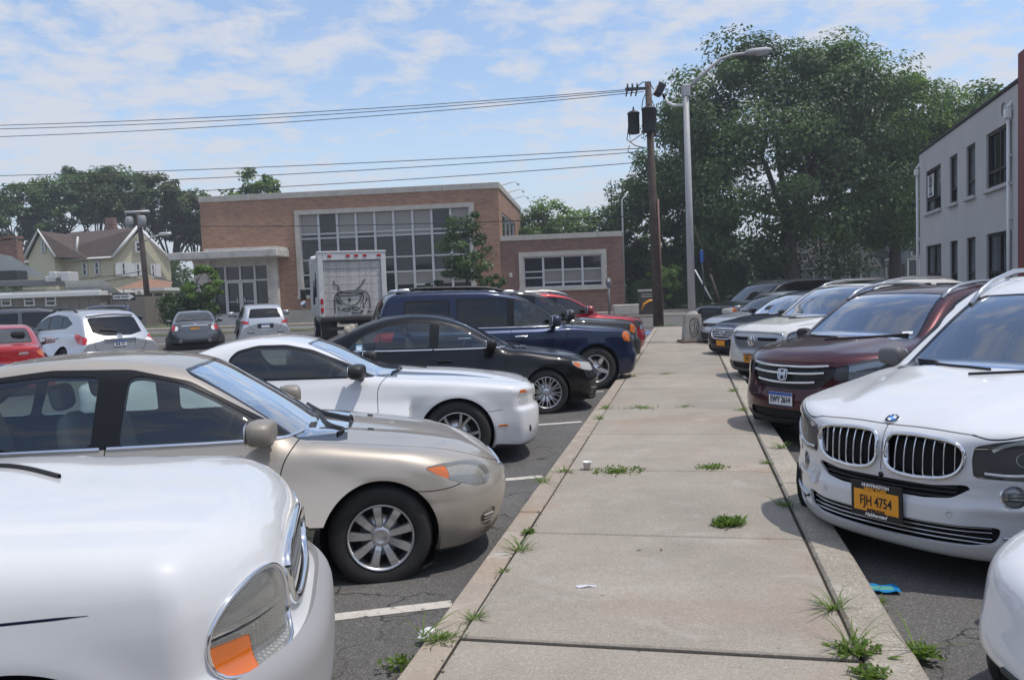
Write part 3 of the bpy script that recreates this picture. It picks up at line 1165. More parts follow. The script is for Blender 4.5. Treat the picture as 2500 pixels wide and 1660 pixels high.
def std_car(d, name, label, pmat, tip, az, z=-0.15, pitch=0.0, h=0.025, cat='car', group=None, far=False, interior=None, extra=None, parts=None,
            glass=None, ws=None, rot_roll=0.0):
    c = Car(d, h)
    L = d['L']
    cx, cy = TIP(tip, az, L)
    root = thing(name, label, cat, (cx, cy, z), rad(90 - az), group)
    root.rotation_euler = (rot_roll, rad(-pitch), rad(90 - az))
    B = ['body']
    g_side = glass or (FARGLASS if far else GLASS)
    g_ws = ws or (FARGLASS if far else WSGLASS)
    for uw in d['wheels']:
        c.cut_circle('arch', uw, d['zw'], d['ra'], None, y0=0.42, z1=d['zw'] + d['ra'] + .02)
    if 'clad' in d:
        c.cut_below('cladding', d['clad'], B)
    c.cut_below('under', d.get('under', 0.2), B + ['cladding'])
    for (nm, view, poly, kw) in d.get('regions', []):
        kw = dict(kw)
        c.cut(nm, view, poly, kw.pop('over', B + ['cladding']), kw.pop('smooth', 2), **kw)
    # windshield and backlight with their black borders
    um = d['umid']
    if 'ws' in d:
        zb, yb, zt, yt, dip = d['ws']
        poly = lambda e: [(-.2, zb - dip - e), (yb * .5, zb - dip * .8 - e), (yb + e, zb - e), (yb + e * .7, zb + .03), (yt + e, zt - .03), (yt * .93, zt + e * .25), (yt * .5, zt + .012 + e * .25), (-.2, zt + .016 + e * .25)]
        u0_ = d.get('wsu', d['roof'][0][0] + .12)
        c.cut('ws_border', 'front', poly(.022), B, 1, u0=u0_, u1=um, z0=zb - .15)
        c.cut('windshield', 'front', poly(-.012), ['ws_border'], 1, u0=u0_, u1=um, z0=zb - .15)
    if 'bl' in d:
        zb, yb, zt, yt, dip = d['bl']
        poly = lambda e: [(-.2, zb - dip - e), (yb * .5, zb - dip - e), (yb + e, zb - e), (yb + e * .7, zb + .03), (yt + e, zt - .03), (yt * .93, zt + e * .25), (yt * .5, zt + .008 + e * .25), (-.2, zt + .01 + e * .25)]
        u1_ = d['roof'][-1][0] - .04
        c.cut('bl_border', 'rear', poly(.018), B, 1, u0=um, u1=u1_, z0=zb - .15)
        c.cut('rear_window', 'rear', poly(-.012), ['bl_border'], 1, u0=um, u1=u1_, z0=zb - .15)
    if 'cowl' in d:
        c.cut('cowl', 'top', d['cowl'], B, 2, z0=.5)
    for poly in d.get('dlo', []):
        c.cut('dlo', 'side', poly, B, 2, y0=.3)
    for i, (poly, m) in enumerate(d.get('win', [])):
        c.cut('win%d' % i, 'side', poly, ['dlo'], 2, y0=.3)
    nw = len(d.get('win', []))
    for i, (ub0, ut0, ub1, ut1, m) in enumerate(d.get('wina', [])):
        zb_, zt_ = d['win_z']
        q = c.uv(c.V, 'side')
        gd = np.min([sdf_poly(q, rounded(p, .04)) for p in d['dlo']], 0) + d.get('win_in', .022)
        f = (q[:, 1] - zb_) / (zt_ - zb_)
        g = np.maximum(gd, np.maximum(ub0 + (ut0 - ub0) * f - q[:, 0], q[:, 0] - ub1 - (ut1 - ub1) * f))
        c._apply(g, 'win%d' % (nw + i), ['dlo'], dict(y0=.3), 'lr')
    for nm in ('head', 'tail'):
        for (view, poly, kw) in d.get(nm, []):
            kw = dict(kw)
            c.cut(nm, view, poly, B + ['cladding', 'bl_border'], kw.pop('smooth', 2), **kw)
    for (nm, view, poly, kw) in d.get('lens', []):
        c.cut(nm, view, poly, ['head', 'tail'], 1, **kw)
    for (view, line, kw) in d.get('seams', []):
        kw = dict(kw)
        c.seam(view, line, kw.pop('w', 0.0035), over=B + ['cladding', 'dlo', 'hood', 'bumper'], **kw)
    for (nm, view, poly, kw) in d.get('panels', []):       # panels named after the shut lines are cut
        c.cut(nm, view, poly, B, 1, **kw)
    rm = 0.018 if not far else 0.0
    c.part('body', ['body'], pmat, root, 0, rm, None)
    c.part('shut_line_shade', ['gap'], DARK, root, -0.008, 0)  # shut-line strips, coloured near black for the shade inside the panel gaps
    c.part('cladding', ['cladding'], d.get('clad_mat', BLACKP), root, 0, rm)
    c.part('underbody', ['under'], BLACKP, root, 0, 0)
    c.part('window_surround', ['dlo'], d.get('dlo_mat', PILLAR), root, -.001, .012 if not far else 0)
    c.part('windshield_seal', ['ws_border'], GLOSSB, root, -.001, .012 if not far else 0)
    c.part('rear_window_seal', ['bl_border'], GLOSSB, root, -.001, 0)
    c.part('cowl', ['cowl'], BLACKP, root, -.02, 0)
    c.part('windshield', ['windshield'], g_ws, root, -.004, 0)
    c.part('rear_window', ['rear_window'], d.get('bl_mat', g_side), root, -.004, 0)
    for i, m in enumerate([w_[-1] for w_ in d.get('win', [])] + [w_[-1] for w_ in d.get('wina', [])]):
        for sd in (1, -1):
            c.part('side_window', ['win%d' % i], m or g_side, root, -.005, 0, side=sd)
    lens = d.get('head_mat', CLEARL)
    for sd in (1, -1):
        if 'head' in c.names:
            hp = c.part('headlight', ['head'], lens if not far else REFLECT, root, .002, 0.004, side=sd)
            if hp and not far:
                c.part('reflector', ['head'], d.get('refl_mat', REFLECT), root, -.035, 0, side=sd, parent=hp)
            for nm, m in (('amber', AMBER), ('refl2', REFLDARK), ('refl3', CHROME)):
                if nm in c.names:
                    c.part('indicator' if nm == 'amber' else 'lamp_bezel', [nm], m, root, .0 if nm == 'amber' else -.012, .004, side=sd, parent=hp)
        if 'tail' in c.names:
            tp = c.part('tail_light', ['tail'], REDL, root, .004, .004, side=sd)
            if 'tclear' in c.names:
                c.part('reversing_lens', ['tclear'], WHITEP, root, .004, .004, side=sd, parent=tp)
    for nm, pnm, m, off, rim in d.get('region_parts', []):
        if pnm in ('hood_stripe', 'side_marker', 'fog_light_recess', 'side_intake', 'bumper_vent', 'bumper_recess', 'grille_slot', 'grille_opening'):
            for sd in (1, -1): c.part(pnm, [nm], m or pmat, root, off, rim, side=sd)
        else:
            c.part(pnm, [nm], m or pmat, root, off, rim)
    for nm, pnm, sides in d.get('panel_parts', []):
        if sides == 'lr':
            for sd in (1, -1): c.part(pnm, [nm], pmat, root, 0, rm, side=sd)
        else:
            c.part(pnm, [nm], pmat, root, 0, rm)
    # wheels and their wells
    lin = MB()
    R, rr, tw = d['wheel']
    rot = Matrix.Rotation(rad(-90), 4, 'X')
    for uw in d['wheels']:
        for sd in (1, -1):
            yw = d['track'] * sd
            ra = d['ra']
            y0, y1 = .38 * sd, (d['hw'] - .03) * sd
            M_ = Matrix.Translation((L / 2 - uw, 0, d['zw'])) @ rot
            ang = lambda z_: z_
            lin = MB()
            lin.lathe([(ra + .012, y1), (ra + .02, y0), (0.0, y0)], 24, 0, M_)
            lin.v = [(x, y, max(z_, .1)) for x, y, z_ in lin.v]
            lin.build('wheel_arch_liner', [DARK], root)
            t_, r_ = wheel_meshes(d['style'], R, rr, tw)
            w = link('wheel', t_, root, (L / 2 - uw, yw, R - .006), (0, 0 if not far else 0, 0))
            w.rotation_euler = (0, rng.uniform(0, 6), 0)
            if sd < 0:
                w.rotation_euler = (0, rng.uniform(0, 6), math.pi)
            link('rim', r_, w)
    # mirrors
    if 'mirror' in d:
        uM, yM, zM, dm, mm = d['mirror']
        for sd in (1, -1):
            V, F_ = superegg((0, 0, 0), dm, 3.2, 18, 12)
            V = [(x + (.03 * (abs(y) / dm[1] * 2) if y < 0 else 0), y * sd, z_ * (1 - .12 * (y / dm[1] + .5))) for x, y, z_ in V]
            m = MB(); m.add(V, F_ if sd > 0 else [f[::-1] for f in F_], 0, True)
            sk = d.get('mirror_stalk', .10)
            m.tube([(0.0, -dm[1] * .4 * sd, -dm[2] * .28), (0.03, (-dm[1] * .5 - sk) * sd, -dm[2] * .42)], [.032, .045], 8, 1)
            o = m.build('side_mirror', [mm or pmat, d.get('stalk_mat', mm or pmat)], root, (L / 2 - uM, yM * sd, zM))
            if not far:
                g = MB(); V, F_ = superegg((-dm[0] / 2 + .004, 0, .0), (.012, dm[1] * .84, dm[2] * .76), 4, 14, 8)
                g.add(V, F_, 0, True); g.build('mirror_glass', [CHROME], o)
    if interior and not far:
        cabin(c, d, root, interior)
    if extra: extra(c, d, root, pmat)
    root.scale = (1, 1, d.get("zscale", 1.0))
    return c, root


def cabin(c, d, root, seat_mat):
    L = d['L']
    # trim on the inside of doors, pillars and roof
    labs = [l for l in c.names if l not in ('under', 'arch', 'windshield', 'rear_window', 'head', 'tail', 'gap', 'hood', 'bumper') and not l.startswith('win')]
    u0, u1 = d['cab'][0], d['cab'][1]
    c.part('cabin_lining', labs, LINER if seat_mat is not FABD else FABD, root, -.045, 0, keep=lambda C: (C[:, 0] > u0) & (C[:, 0] < u1) & (C[:, 2] > .35))
    zf = d.get('zseat', .52)
    for (us, ys) in d['seats']:
        m = MB()
        for (cc, dd, tilt) in (((0, 0, zf), (.52, .52, .16), 4), ((-.27, 0, zf + .32), (.14, .5, .62), -14), ((-.38, 0, zf + .72), (.1, .27, .17), -10)):
            V, F_ = superegg((0, 0, 0), dd, 3.0, 16, 10)
            M_ = Matrix.Translation(cc) @ Matrix.Rotation(rad(tilt), 4, 'Y')
            m.add([M_ @ Vector(v) for v in V], F_, 0, True)
        m.build('seat', [seat_mat], root, (L / 2 - us, ys, 0))
    ud, zd = d['dash']
    m = MB()
    V, F_ = superegg((0, 0, 0), (.55, d['hw'] * 1.62, .22), 4, 20, 10)
    m.add([(x, y, z_ + .02 * math.cos(y * 3)) for x, y, z_ in V], F_, 0, True)
    m.build('dashboard', [FABD], root, (L / 2 - ud, 0, zd))
    m = MB()
    M_ = Matrix.Rotation(rad(-66), 4, 'Y')
    ring = [M_ @ Vector((.185 * math.cos(a), .185 * math.sin(a), 0)) for a in np.linspace(0, 2 * math.pi, 25)]
    m.tube(ring, .014, 6, 0, False)
    for a in (0.1, math.pi - .1, -math.pi / 2):
        m.tube([M_ @ Vector((0, 0, -.02)), M_ @ Vector((.18 * math.sin(a + math.pi / 2), .18 * math.cos(a + math.pi / 2), 0))], .018, 6)
    m.build('steering_wheel', [FABD], root, (L / 2 - ud - .42, .37, zd + .02))


def wipers(c, root, lines, mat=None):
    """wiper arms and blades lying on the windshield: lists of front-view points"""
    for ln in lines:
        c.ribbon('wiper', 'front', ln, .012, .014, mat or BLACKP, root, off=.003, smooth=1)
# ------------------------------------------------------------------ tan sedan
def tan_sedan():
    d = dict(L=4.80, hw=.898, wheels=[.985, 3.70], zw=.318, ra=.362, wheel=(.322, .21, .21), track=.775, style='nine', umid=2.9,
             top=[(0, .57), (.10, .63), (.25, .73), (.45, .805), (.75, .866), (1.1, .918), (1.45, .96), (2.0, .955), (3.4, .985), (4.0, 1.03), (4.5, 1.045), (4.72, 1.01), (4.8, .9)],
             roof=[(1.05, .80), (1.3, .91), (1.50, 1.05), (1.9, 1.30), (2.08, 1.40), (2.32, 1.455), (2.75, 1.488), (3.1, 1.478), (3.45, 1.425), (3.75, 1.32), (4.2, 1.06), (4.5, .9)],
             plan=[(0, .86), (.4, .872), (.95, .893), (1.6, .898), (3.2, .898), (4.0, .88), (4.8, .83)],
             sec=[(.15, -.075), (.24, -.05), (.35, -.02), (.5, -.004), (.62, 0), (.70, -.003), (.80, -.018), (.90, -.05), (1.0, -.10), (1.1, -.17)],
             fx=[(.12, .24), (.2, .17), (.28, .125), (.36, .10), (.46, .08), (.52, .08), (.58, .10), (.64, .13), (.72, .19), (.8, .31)],
             rx=[(.15, .2), (.25, .08), (.45, 0), (.6, 0), (.7, .03), (.95, .05), (1.05, .08)],
             bot=[(0, .20), (.5, .17), (2, .16), (4.2, .18), (4.8, .26)],
             gb=[(1.2, .80), (2.0, .835), (3.2, .83), (4.2, .76)], belt=[(1.2, .95), (2.5, .955), (3.8, .985)], tum=.33, tum2=.30,
             crown=.055, crown_p=2.4, fa=.46, fp=3.1, raa=.28, rp=3.0, bow=.17, rcrown=.045, k_top=.10, k_front=.07, k_roof=.12, k_join=.03, flare=.016,
             hoodfun=lambda u, y: .010 * np.exp(-((np.abs(y) - (.30 + .12 * u)) / .10) ** 2) * np.clip((u - .3) / .5, 0, 1) * np.clip((1.6 - u) / .3, 0, 1),
             sidefun=lambda u, z: -.006 * np.exp(-((z - .50) / .03) ** 2),
             under=.2,
             ws=(.93, .70, 1.385, .57, .03), bl=(1.06, .6, 1.36, .5, 0),
             cowl=[(1.13, -.1), (1.15, .3), (1.26, .56), (1.42, .70), (1.48, .71), (1.44, .6), (1.36, .3), (1.33, -.1)],
             dlo=[[(1.46, .955), (1.76, 1.13), (2.10, 1.325), (2.45, 1.41), (2.9, 1.425), (3.3, 1.385), (3.62, 1.28), (3.86, 1.12), (3.95, .985), (3.4, .965)]],
             win=[([(1.74, .975), (1.68, 1.06), (1.95, 1.225), (2.12, 1.31), (2.38, 1.372), (2.455, 1.365), (2.485, .975)], None),
                  ([(2.64, .98), (2.62, 1.375), (2.9, 1.39), (3.18, 1.37), (3.36, 1.31), (3.50, .985)], None),
                  ([(3.56, .99), (3.45, 1.28), (3.6, 1.22), (3.8, 1.06), (3.84, .995)], None)],
             head=[(('f', 52), [(.57, .60), (.58, .67), (.66, .715), (.80, .738), (.96, .745), (1.10, .735), (1.03, .685), (.90, .622), (.76, .575), (.64, .565)], dict(u1=.95))],
             lens=[('amber', ('f', 52), [(.95, .73), (1.09, .735), (1.02, .68), (.95, .645)], {})],
             head_mat=FOGGYL, refl_mat=REFLECT,
             mirror=(1.66, .985, 1.03, (.16, .25, .16), None), mirror_stalk=.03,
             seats=[(2.55, .37), (2.55, -.37), (3.4, .38), (3.4, -.38)], dash=(1.62, .86), cab=(1.35, 4.1),
             regions=[('gr', 'front', [(-.1, .62), (.30, .625), (.36, .60), (.30, .555), (.1, .545), (-.1, .545)], dict(u1=.6)),
                      ('gl', 'front', [(-.1, .38), (.46, .385), (.50, .33), (.42, .26), (-.1, .25)], dict(u1=.6)),
                      ('fogpod', ('f', 35), [(.62, .30), (.60, .38), (.68, .405), (.78, .38), (.80, .31), (.70, .275)], dict(u1=.7))],
             region_parts=[('gr', 'grille', BLACKP, -.02, .03), ('gl', 'lower_grille', BLACKP, -.03, .03), ('fogpod', 'bumper_recess', None, -.012, .012)],
             seams=[('side', [(1.43, .965), (1.50, .90), (1.56, .80), (1.58, .65), (1.55, .48), (1.47, .26)], dict(y0=.3)),
                    ('side', [(2.56, .975), (2.575, .6), (2.57, .25)], dict(y0=.3)), ('side', [(3.56, .985), (3.6, .75), (3.42, .62), (3.33, .4), (3.3, .25)], dict(y0=.3)),
                    ('side', [(1.55, .245), (3.35, .245)], dict(y0=.3)),
                    ('top', [(.10, .0), (.14, .3), (.26, .52), (.45, .62), (.8, .70), (1.38, .765)], dict(z0=.55, u1=1.42, w=.003)),
                    (('f', 52), [(1.20, .60), (1.05, .585), (.93, .598), (.88, .612)], dict(u1=.95, w=.003)),
                    
                    ],
             panels=[('door', 'side', [(1.575, .25), (1.56, .5), (1.58, .65), (1.565, .80), (1.505, .90), (1.435, .96), (2.56, .97), (2.57, .25)], dict(y0=.3)),
                     ('door2', 'side', [(2.575, .25), (2.58, .6), (2.565, .97), (3.56, .98), (3.6, .75), (3.42, .62), (3.33, .4), (3.3, .25)], dict(y0=.3)),
                     ('hood', 'top', [(.10, -.1), (.14, .3), (.26, .52), (.45, .62), (.8, .70), (1.38, .765), (1.3, -.1)], dict(z0=.55, u1=1.5)),
                     ('bumper', 'side', [(-.2, .1), (-.2, .6), (.3, .58), (.62, .56), (.70, .535), (.66, .1)], {})],
             panel_parts=[('door', 'door', 'lr'), ('door2', 'door', 'lr'), ('hood', 'hood', ''), ('bumper', 'front_bumper', '')])

    def extra(c, d, root, pm):
        c.ribbon('belt_trim', 'side', [(1.45, .962), (2.0, .962), (2.55, .966)], .022, .008, CHROME, root, mirror=True, smooth=0)
        c.ribbon('belt_trim', 'side', [(2.59, .966), (3.2, .972), (3.9, .988)], .022, .008, CHROME, root, mirror=True, smooth=0)
        for u_ in (2.42, 3.4):
            for sd in (1, -1):
                c.ribbon('door_handle', 'side', [(u_ - .11, .80), (u_, .805), (u_ + .11, .80)], .032, .03, pm, root, side=sd)
        c.ribbon('side_moulding', 'side', [(1.60, .50), (2.0, .497), (2.54, .497)], .05, .012, pm, root, mirror=True, smooth=0, taper=.02)
        for z_ in (.565, .59, .61):
            c.ribbon('grille_bar', 'front', [(-.31, z_), (.31, z_)], .008, .01, CHROME, root, off=-.012, smooth=0)
        c.ribbon('grille_surround', 'front', [(-.34, .6), (-.3, .622), (0, .632), (.3, .622), (.34, .6), (.28, .552), (0, .542), (-.28, .552)], .016, .01, CHROME, root, closed=True)
        for z_ in (.315, .335, .355):
            c.ribbon('bumper_slat', ('f', 35), [(.64, z_), (.76, z_ + .004)], .01, .012, pm, root, mirror=True, smooth=0)
        SC = pbr('scuff', (.10, .07, .05), .9)
        for ln, w_ in (([(.60, .262), (.66, .25), (.72, .262)], .012), ([(.63, .285), (.70, .272)], .006), ([(.58, .24), (.65, .228), (.74, .236)], .016)):
            c.ribbon('scuff_mark', ('f', 35), ln, w_, .0008, SC, root, side=-1, taper=.3)
        wipers(c, root, [[(-.55, .925), (-.1, .955), (.12, .965)], [(.05, .925), (.4, .97), (.62, .985)]])
        for yv in (-.33, .33):
            c.ribbon('washer_nozzle', 'top', [(1.0, yv), (1.04, yv)], .02, .012, BLACKP, root, smooth=0)
        # hub emblem: three nested ovals are too small to read; a plain raised ring
    return std_car(d, 'tan_sedan', 'tan four-door sedan with scuffed front bumper and silver nine-spoke wheel covers', paint('tan_paint', (.40, .36, .31), .4, .42, .10),
                   (-.04, 6.03), 80, -.178, -0.25, .022, 'car', 'cars parked along the left kerb', interior=FABT, extra=extra)



WHITE1 = paint('white_paint', (.66, .665, .68), 0, .4, .04)
WHITE2 = paint('pearl_white_paint', (.62, .625, .63), 0, .35, .05)
WHITE3 = paint('cream_white_paint', (.64, .63, .60), 0, .4, .05)
BLACK1 = paint('black_paint', (.005, .005, .006), 0, .3, .008, .5)
BLUEM = paint('mid_blue_paint', (.010, .018, .050), .35, .32, .015, .7)
NAVYP = paint('navy_paint', (.008, .013, .036), .35, .3, .012, .7)
MAROON = paint('maroon_paint', (.055, .011, .015), .45, .3, .012, .8)
SILVER = paint('silver_paint', (.50, .52, .55), .6, .35, .04)
GREYM = paint('grey_paint', (.085, .092, .105), .5, .35, .04)
REDP = paint('red_paint', (.36, .012, .016), .1, .35, .04)
REDP2 = paint('dark_red_paint', (.26, .010, .018), .3, .35, .03)
LEFT_ROW, RIGHT_ROW, FAR_ROW = 'cars parked along the left kerb', 'cars parked along the right kerb', 'cars parked at the far side of the lot'


# ------------------------------------------------------------------ white coupe
def white_coupe():
    d = dict(L=4.78, hw=.93, wheels=[.93, 3.65], zw=.345, ra=.385, wheel=(.35, .24, .23), track=.80, style='fivepair', umid=2.9,
             top=[(0, .70), (.05, .775), (.2, .825), (.5, .875), (.9, .925), (1.3, .955), (1.75, .985), (2.5, .975), (3.4, .99), (4.2, 1.03), (4.6, 1.04), (4.78, .95)],
             roof=[(1.4, .88), (1.62, .97), (1.8, 1.06), (2.2, 1.265), (2.42, 1.345), (2.7, 1.395), (2.95, 1.405), (3.25, 1.37), (3.6, 1.265), (4.1, 1.10), (4.4, 1.0)],
             plan=[(0, .85), (.4, .885), (.9, .925), (1.6, .91), (2.6, .905), (3.5, .93), (4.2, .92), (4.78, .86)],
             sec=[(.12, -.07), (.2, -.045), (.3, -.03), (.45, -.012), (.60, -.006), (.68, 0), (.75, .002), (.85, -.02), (.95, -.07), (1.05, -.15)],
             fx=[(.1, .14), (.16, .07), (.24, .03), (.36, .005), (.5, 0), (.56, .008), (.59, .055), (.70, .05), (.755, .03), (.80, .06), (.88, .22)],
             rx=[(.15, .15), (.25, .06), (.45, 0), (.6, 0), (.9, .03), (1.05, .03)],
             bot=[(0, .19), (.5, .17), (2, .16), (4.2, .2), (4.78, .28)],
             gb=[(1.6, .80), (2.4, .845), (3.3, .85), (4.2, .80)], belt=[(1.5, .975), (2.5, .97), (3.3, 1.0), (4.2, 1.03)], tum=.40, tum2=.40,
             crown=.05, crown_p=2.6, fa=.34, fp=3.6, raa=.25, rp=3.0, bow=.15, rcrown=.045, k_top=.06, k_front=.025, k_roof=.11, k_join=.04, flare=.014, sec_sm=.008, fx_sm=.012,
             hoodfun=lambda u, y: .016 * np.exp(-((np.abs(y)) / .36) ** 4) * np.clip((u - .2) / .5, 0, 1),
             sidefun=lambda u, z: -.009 / (1 + np.exp((z - .665) / .005)) * np.clip((z - .42) / .2, 0, 1) / (1 + np.exp(-(u - 1.6) / .13)) / (1 + np.exp((u - 3.1) / .06)),
             under=.19, ws=(.965, .70, 1.315, .56, .02), bl=(1.09, .58, 1.33, .5, 0),
             cowl=[(1.50, -.1), (1.52, .3), (1.62, .56), (1.72, .68), (1.78, .69), (1.74, .58), (1.68, .3), (1.66, -.1)],
             dlo=[[(1.72, .965), (2.05, 1.13), (2.36, 1.265), (2.62, 1.325), (2.9, 1.33), (3.1, 1.285), (3.18, 1.2), (3.14, 1.08), (3.06, .985)]],
             wina=[(1.98, 1.98, 3.2, 3.2, None)], win_z=(.97, 1.3),
             head=[(('f', 50), [(.575, .615), (.60, .735), (.66, .765), (.745, .765), (.765, .72), (.745, .63), (.68, .612)], dict(u1=.9, smooth=.6))], head_mat=LAMPW,
             lens=[('amber', ('f', 50), [(.57, .725), (.60, .78), (.78, .78), (.78, .735)], {})],
             mirror=(1.90, 1.0, 1.045, (.16, .25, .16), BLACKP), mirror_stalk=.05, stalk_mat=BLACKP,
             seats=[(2.75, .37), (2.75, -.37)], dash=(1.9, .87), cab=(1.6, 4.2), zseat=.46,
             regions=[('gr', 'front', [(-.1, .785), (.50, .78), (.54, .70), (.48, .60), (-.1, .60)], dict(u1=.4)),
                      ('gl', 'front', [(-.1, .42), (.42, .42), (.46, .34), (.36, .26), (-.1, .26)], dict(u1=.4)),
                      ('fogr', ('f', 40), [(.63, .30), (.66, .385), (.70, .40), (.70, .33), (.665, .30)], dict(u1=.5)),
                      ('mark', 'side', [(.40, .405), (.40, .43), (.52, .435), (.52, .41)], dict(y0=.5)),
                      ('stripe', 'top', [(.42, .50), (.9, .40), (1.58, .33), (1.58, .56), (.9, .52)], dict(z0=.6, u1=1.6, smooth=.3)),
                      ('chin', 'side', [(-.1, .1), (-.1, .2), (.3, .205), (.55, .23), (.57, .1)], {})],
             region_parts=[('gr', 'grille', BLACKP, -.03, .03), ('gl', 'lower_grille', BLACKP, -.03, .03), ('fogr', 'bumper_vent', BLACKP, -.01, .012), ('mark', 'side_marker', AMBER, .004, .006),
                           ('stripe', 'hood_stripe', NAVYP, .0005, 0), ('chin', 'chin_spoiler', BLACKP, .004, .02)],
             seams=[('side', [(1.60, .975), (1.69, .90), (1.715, .8), (1.70, .5), (1.66, .25)], dict(y0=.3)), ('side', [(3.02, .985), (3.05, .8), (2.97, .5), (2.9, .25)], dict(y0=.3)),
                    ('top', [(.14, .0), (.16, .4), (.25, .60), (.5, .70), (1.0, .76), (1.62, .775)], dict(z0=.6, u1=1.62, w=.003)), ('side', [(.46, .58), (.62, .57)], dict(y0=.4, w=.003))],
             panels=[('door', 'side', [(1.60, .97), (1.69, .90), (1.715, .8), (1.70, .5), (1.66, .25), (2.9, .25), (2.97, .5), (3.05, .8), (3.02, .98)], dict(y0=.3)),
                     ('hood', 'top', [(.14, -.1), (.16, .4), (.25, .60), (.5, .70), (1.0, .76), (1.6, .775), (1.6, -.1)], dict(z0=.6, u1=1.7))],
             panel_parts=[('door', 'door', 'lr'), ('hood', 'hood', '')])

    def extra(c, d, root, pm):
        wipers(c, root, [[(-.55, .965), (-.2, .985), (.05, .99)], [(.0, .965), (.4, .99), (.6, 1.0)]])
        for z_ in (.64, .70, .76):
            c.ribbon('grille_bar', 'front', [(-.46, z_), (.46, z_)], .012, .008, BLACKP, root, off=-.02, smooth=0)
        for sd in (1, -1):
            V, F_ = superegg((0, 0, 0), (.05, .16, .16), 2.4, 16, 8)
            M = c.frame_at('front', (.30, .69), sd, -.01, False)
            m = MB(); m.add([M @ Vector((b, z_, a)) for a, b, z_ in V], F_, 0, True)
            m.build('fog_light', [REFLECT], root)
            c.ribbon('door_handle', 'side', [(2.78, .80), (2.98, .81)], .035, .02, pm, root, side=sd, smooth=0)
    return std_car(d, 'white_coupe', 'white two-door muscle coupe with dark hood stripes and black mirrors', WHITE1, (.24, 9.24), 84, -.16, 0, .024, 'car', LEFT_ROW, interior=FABD, extra=extra)


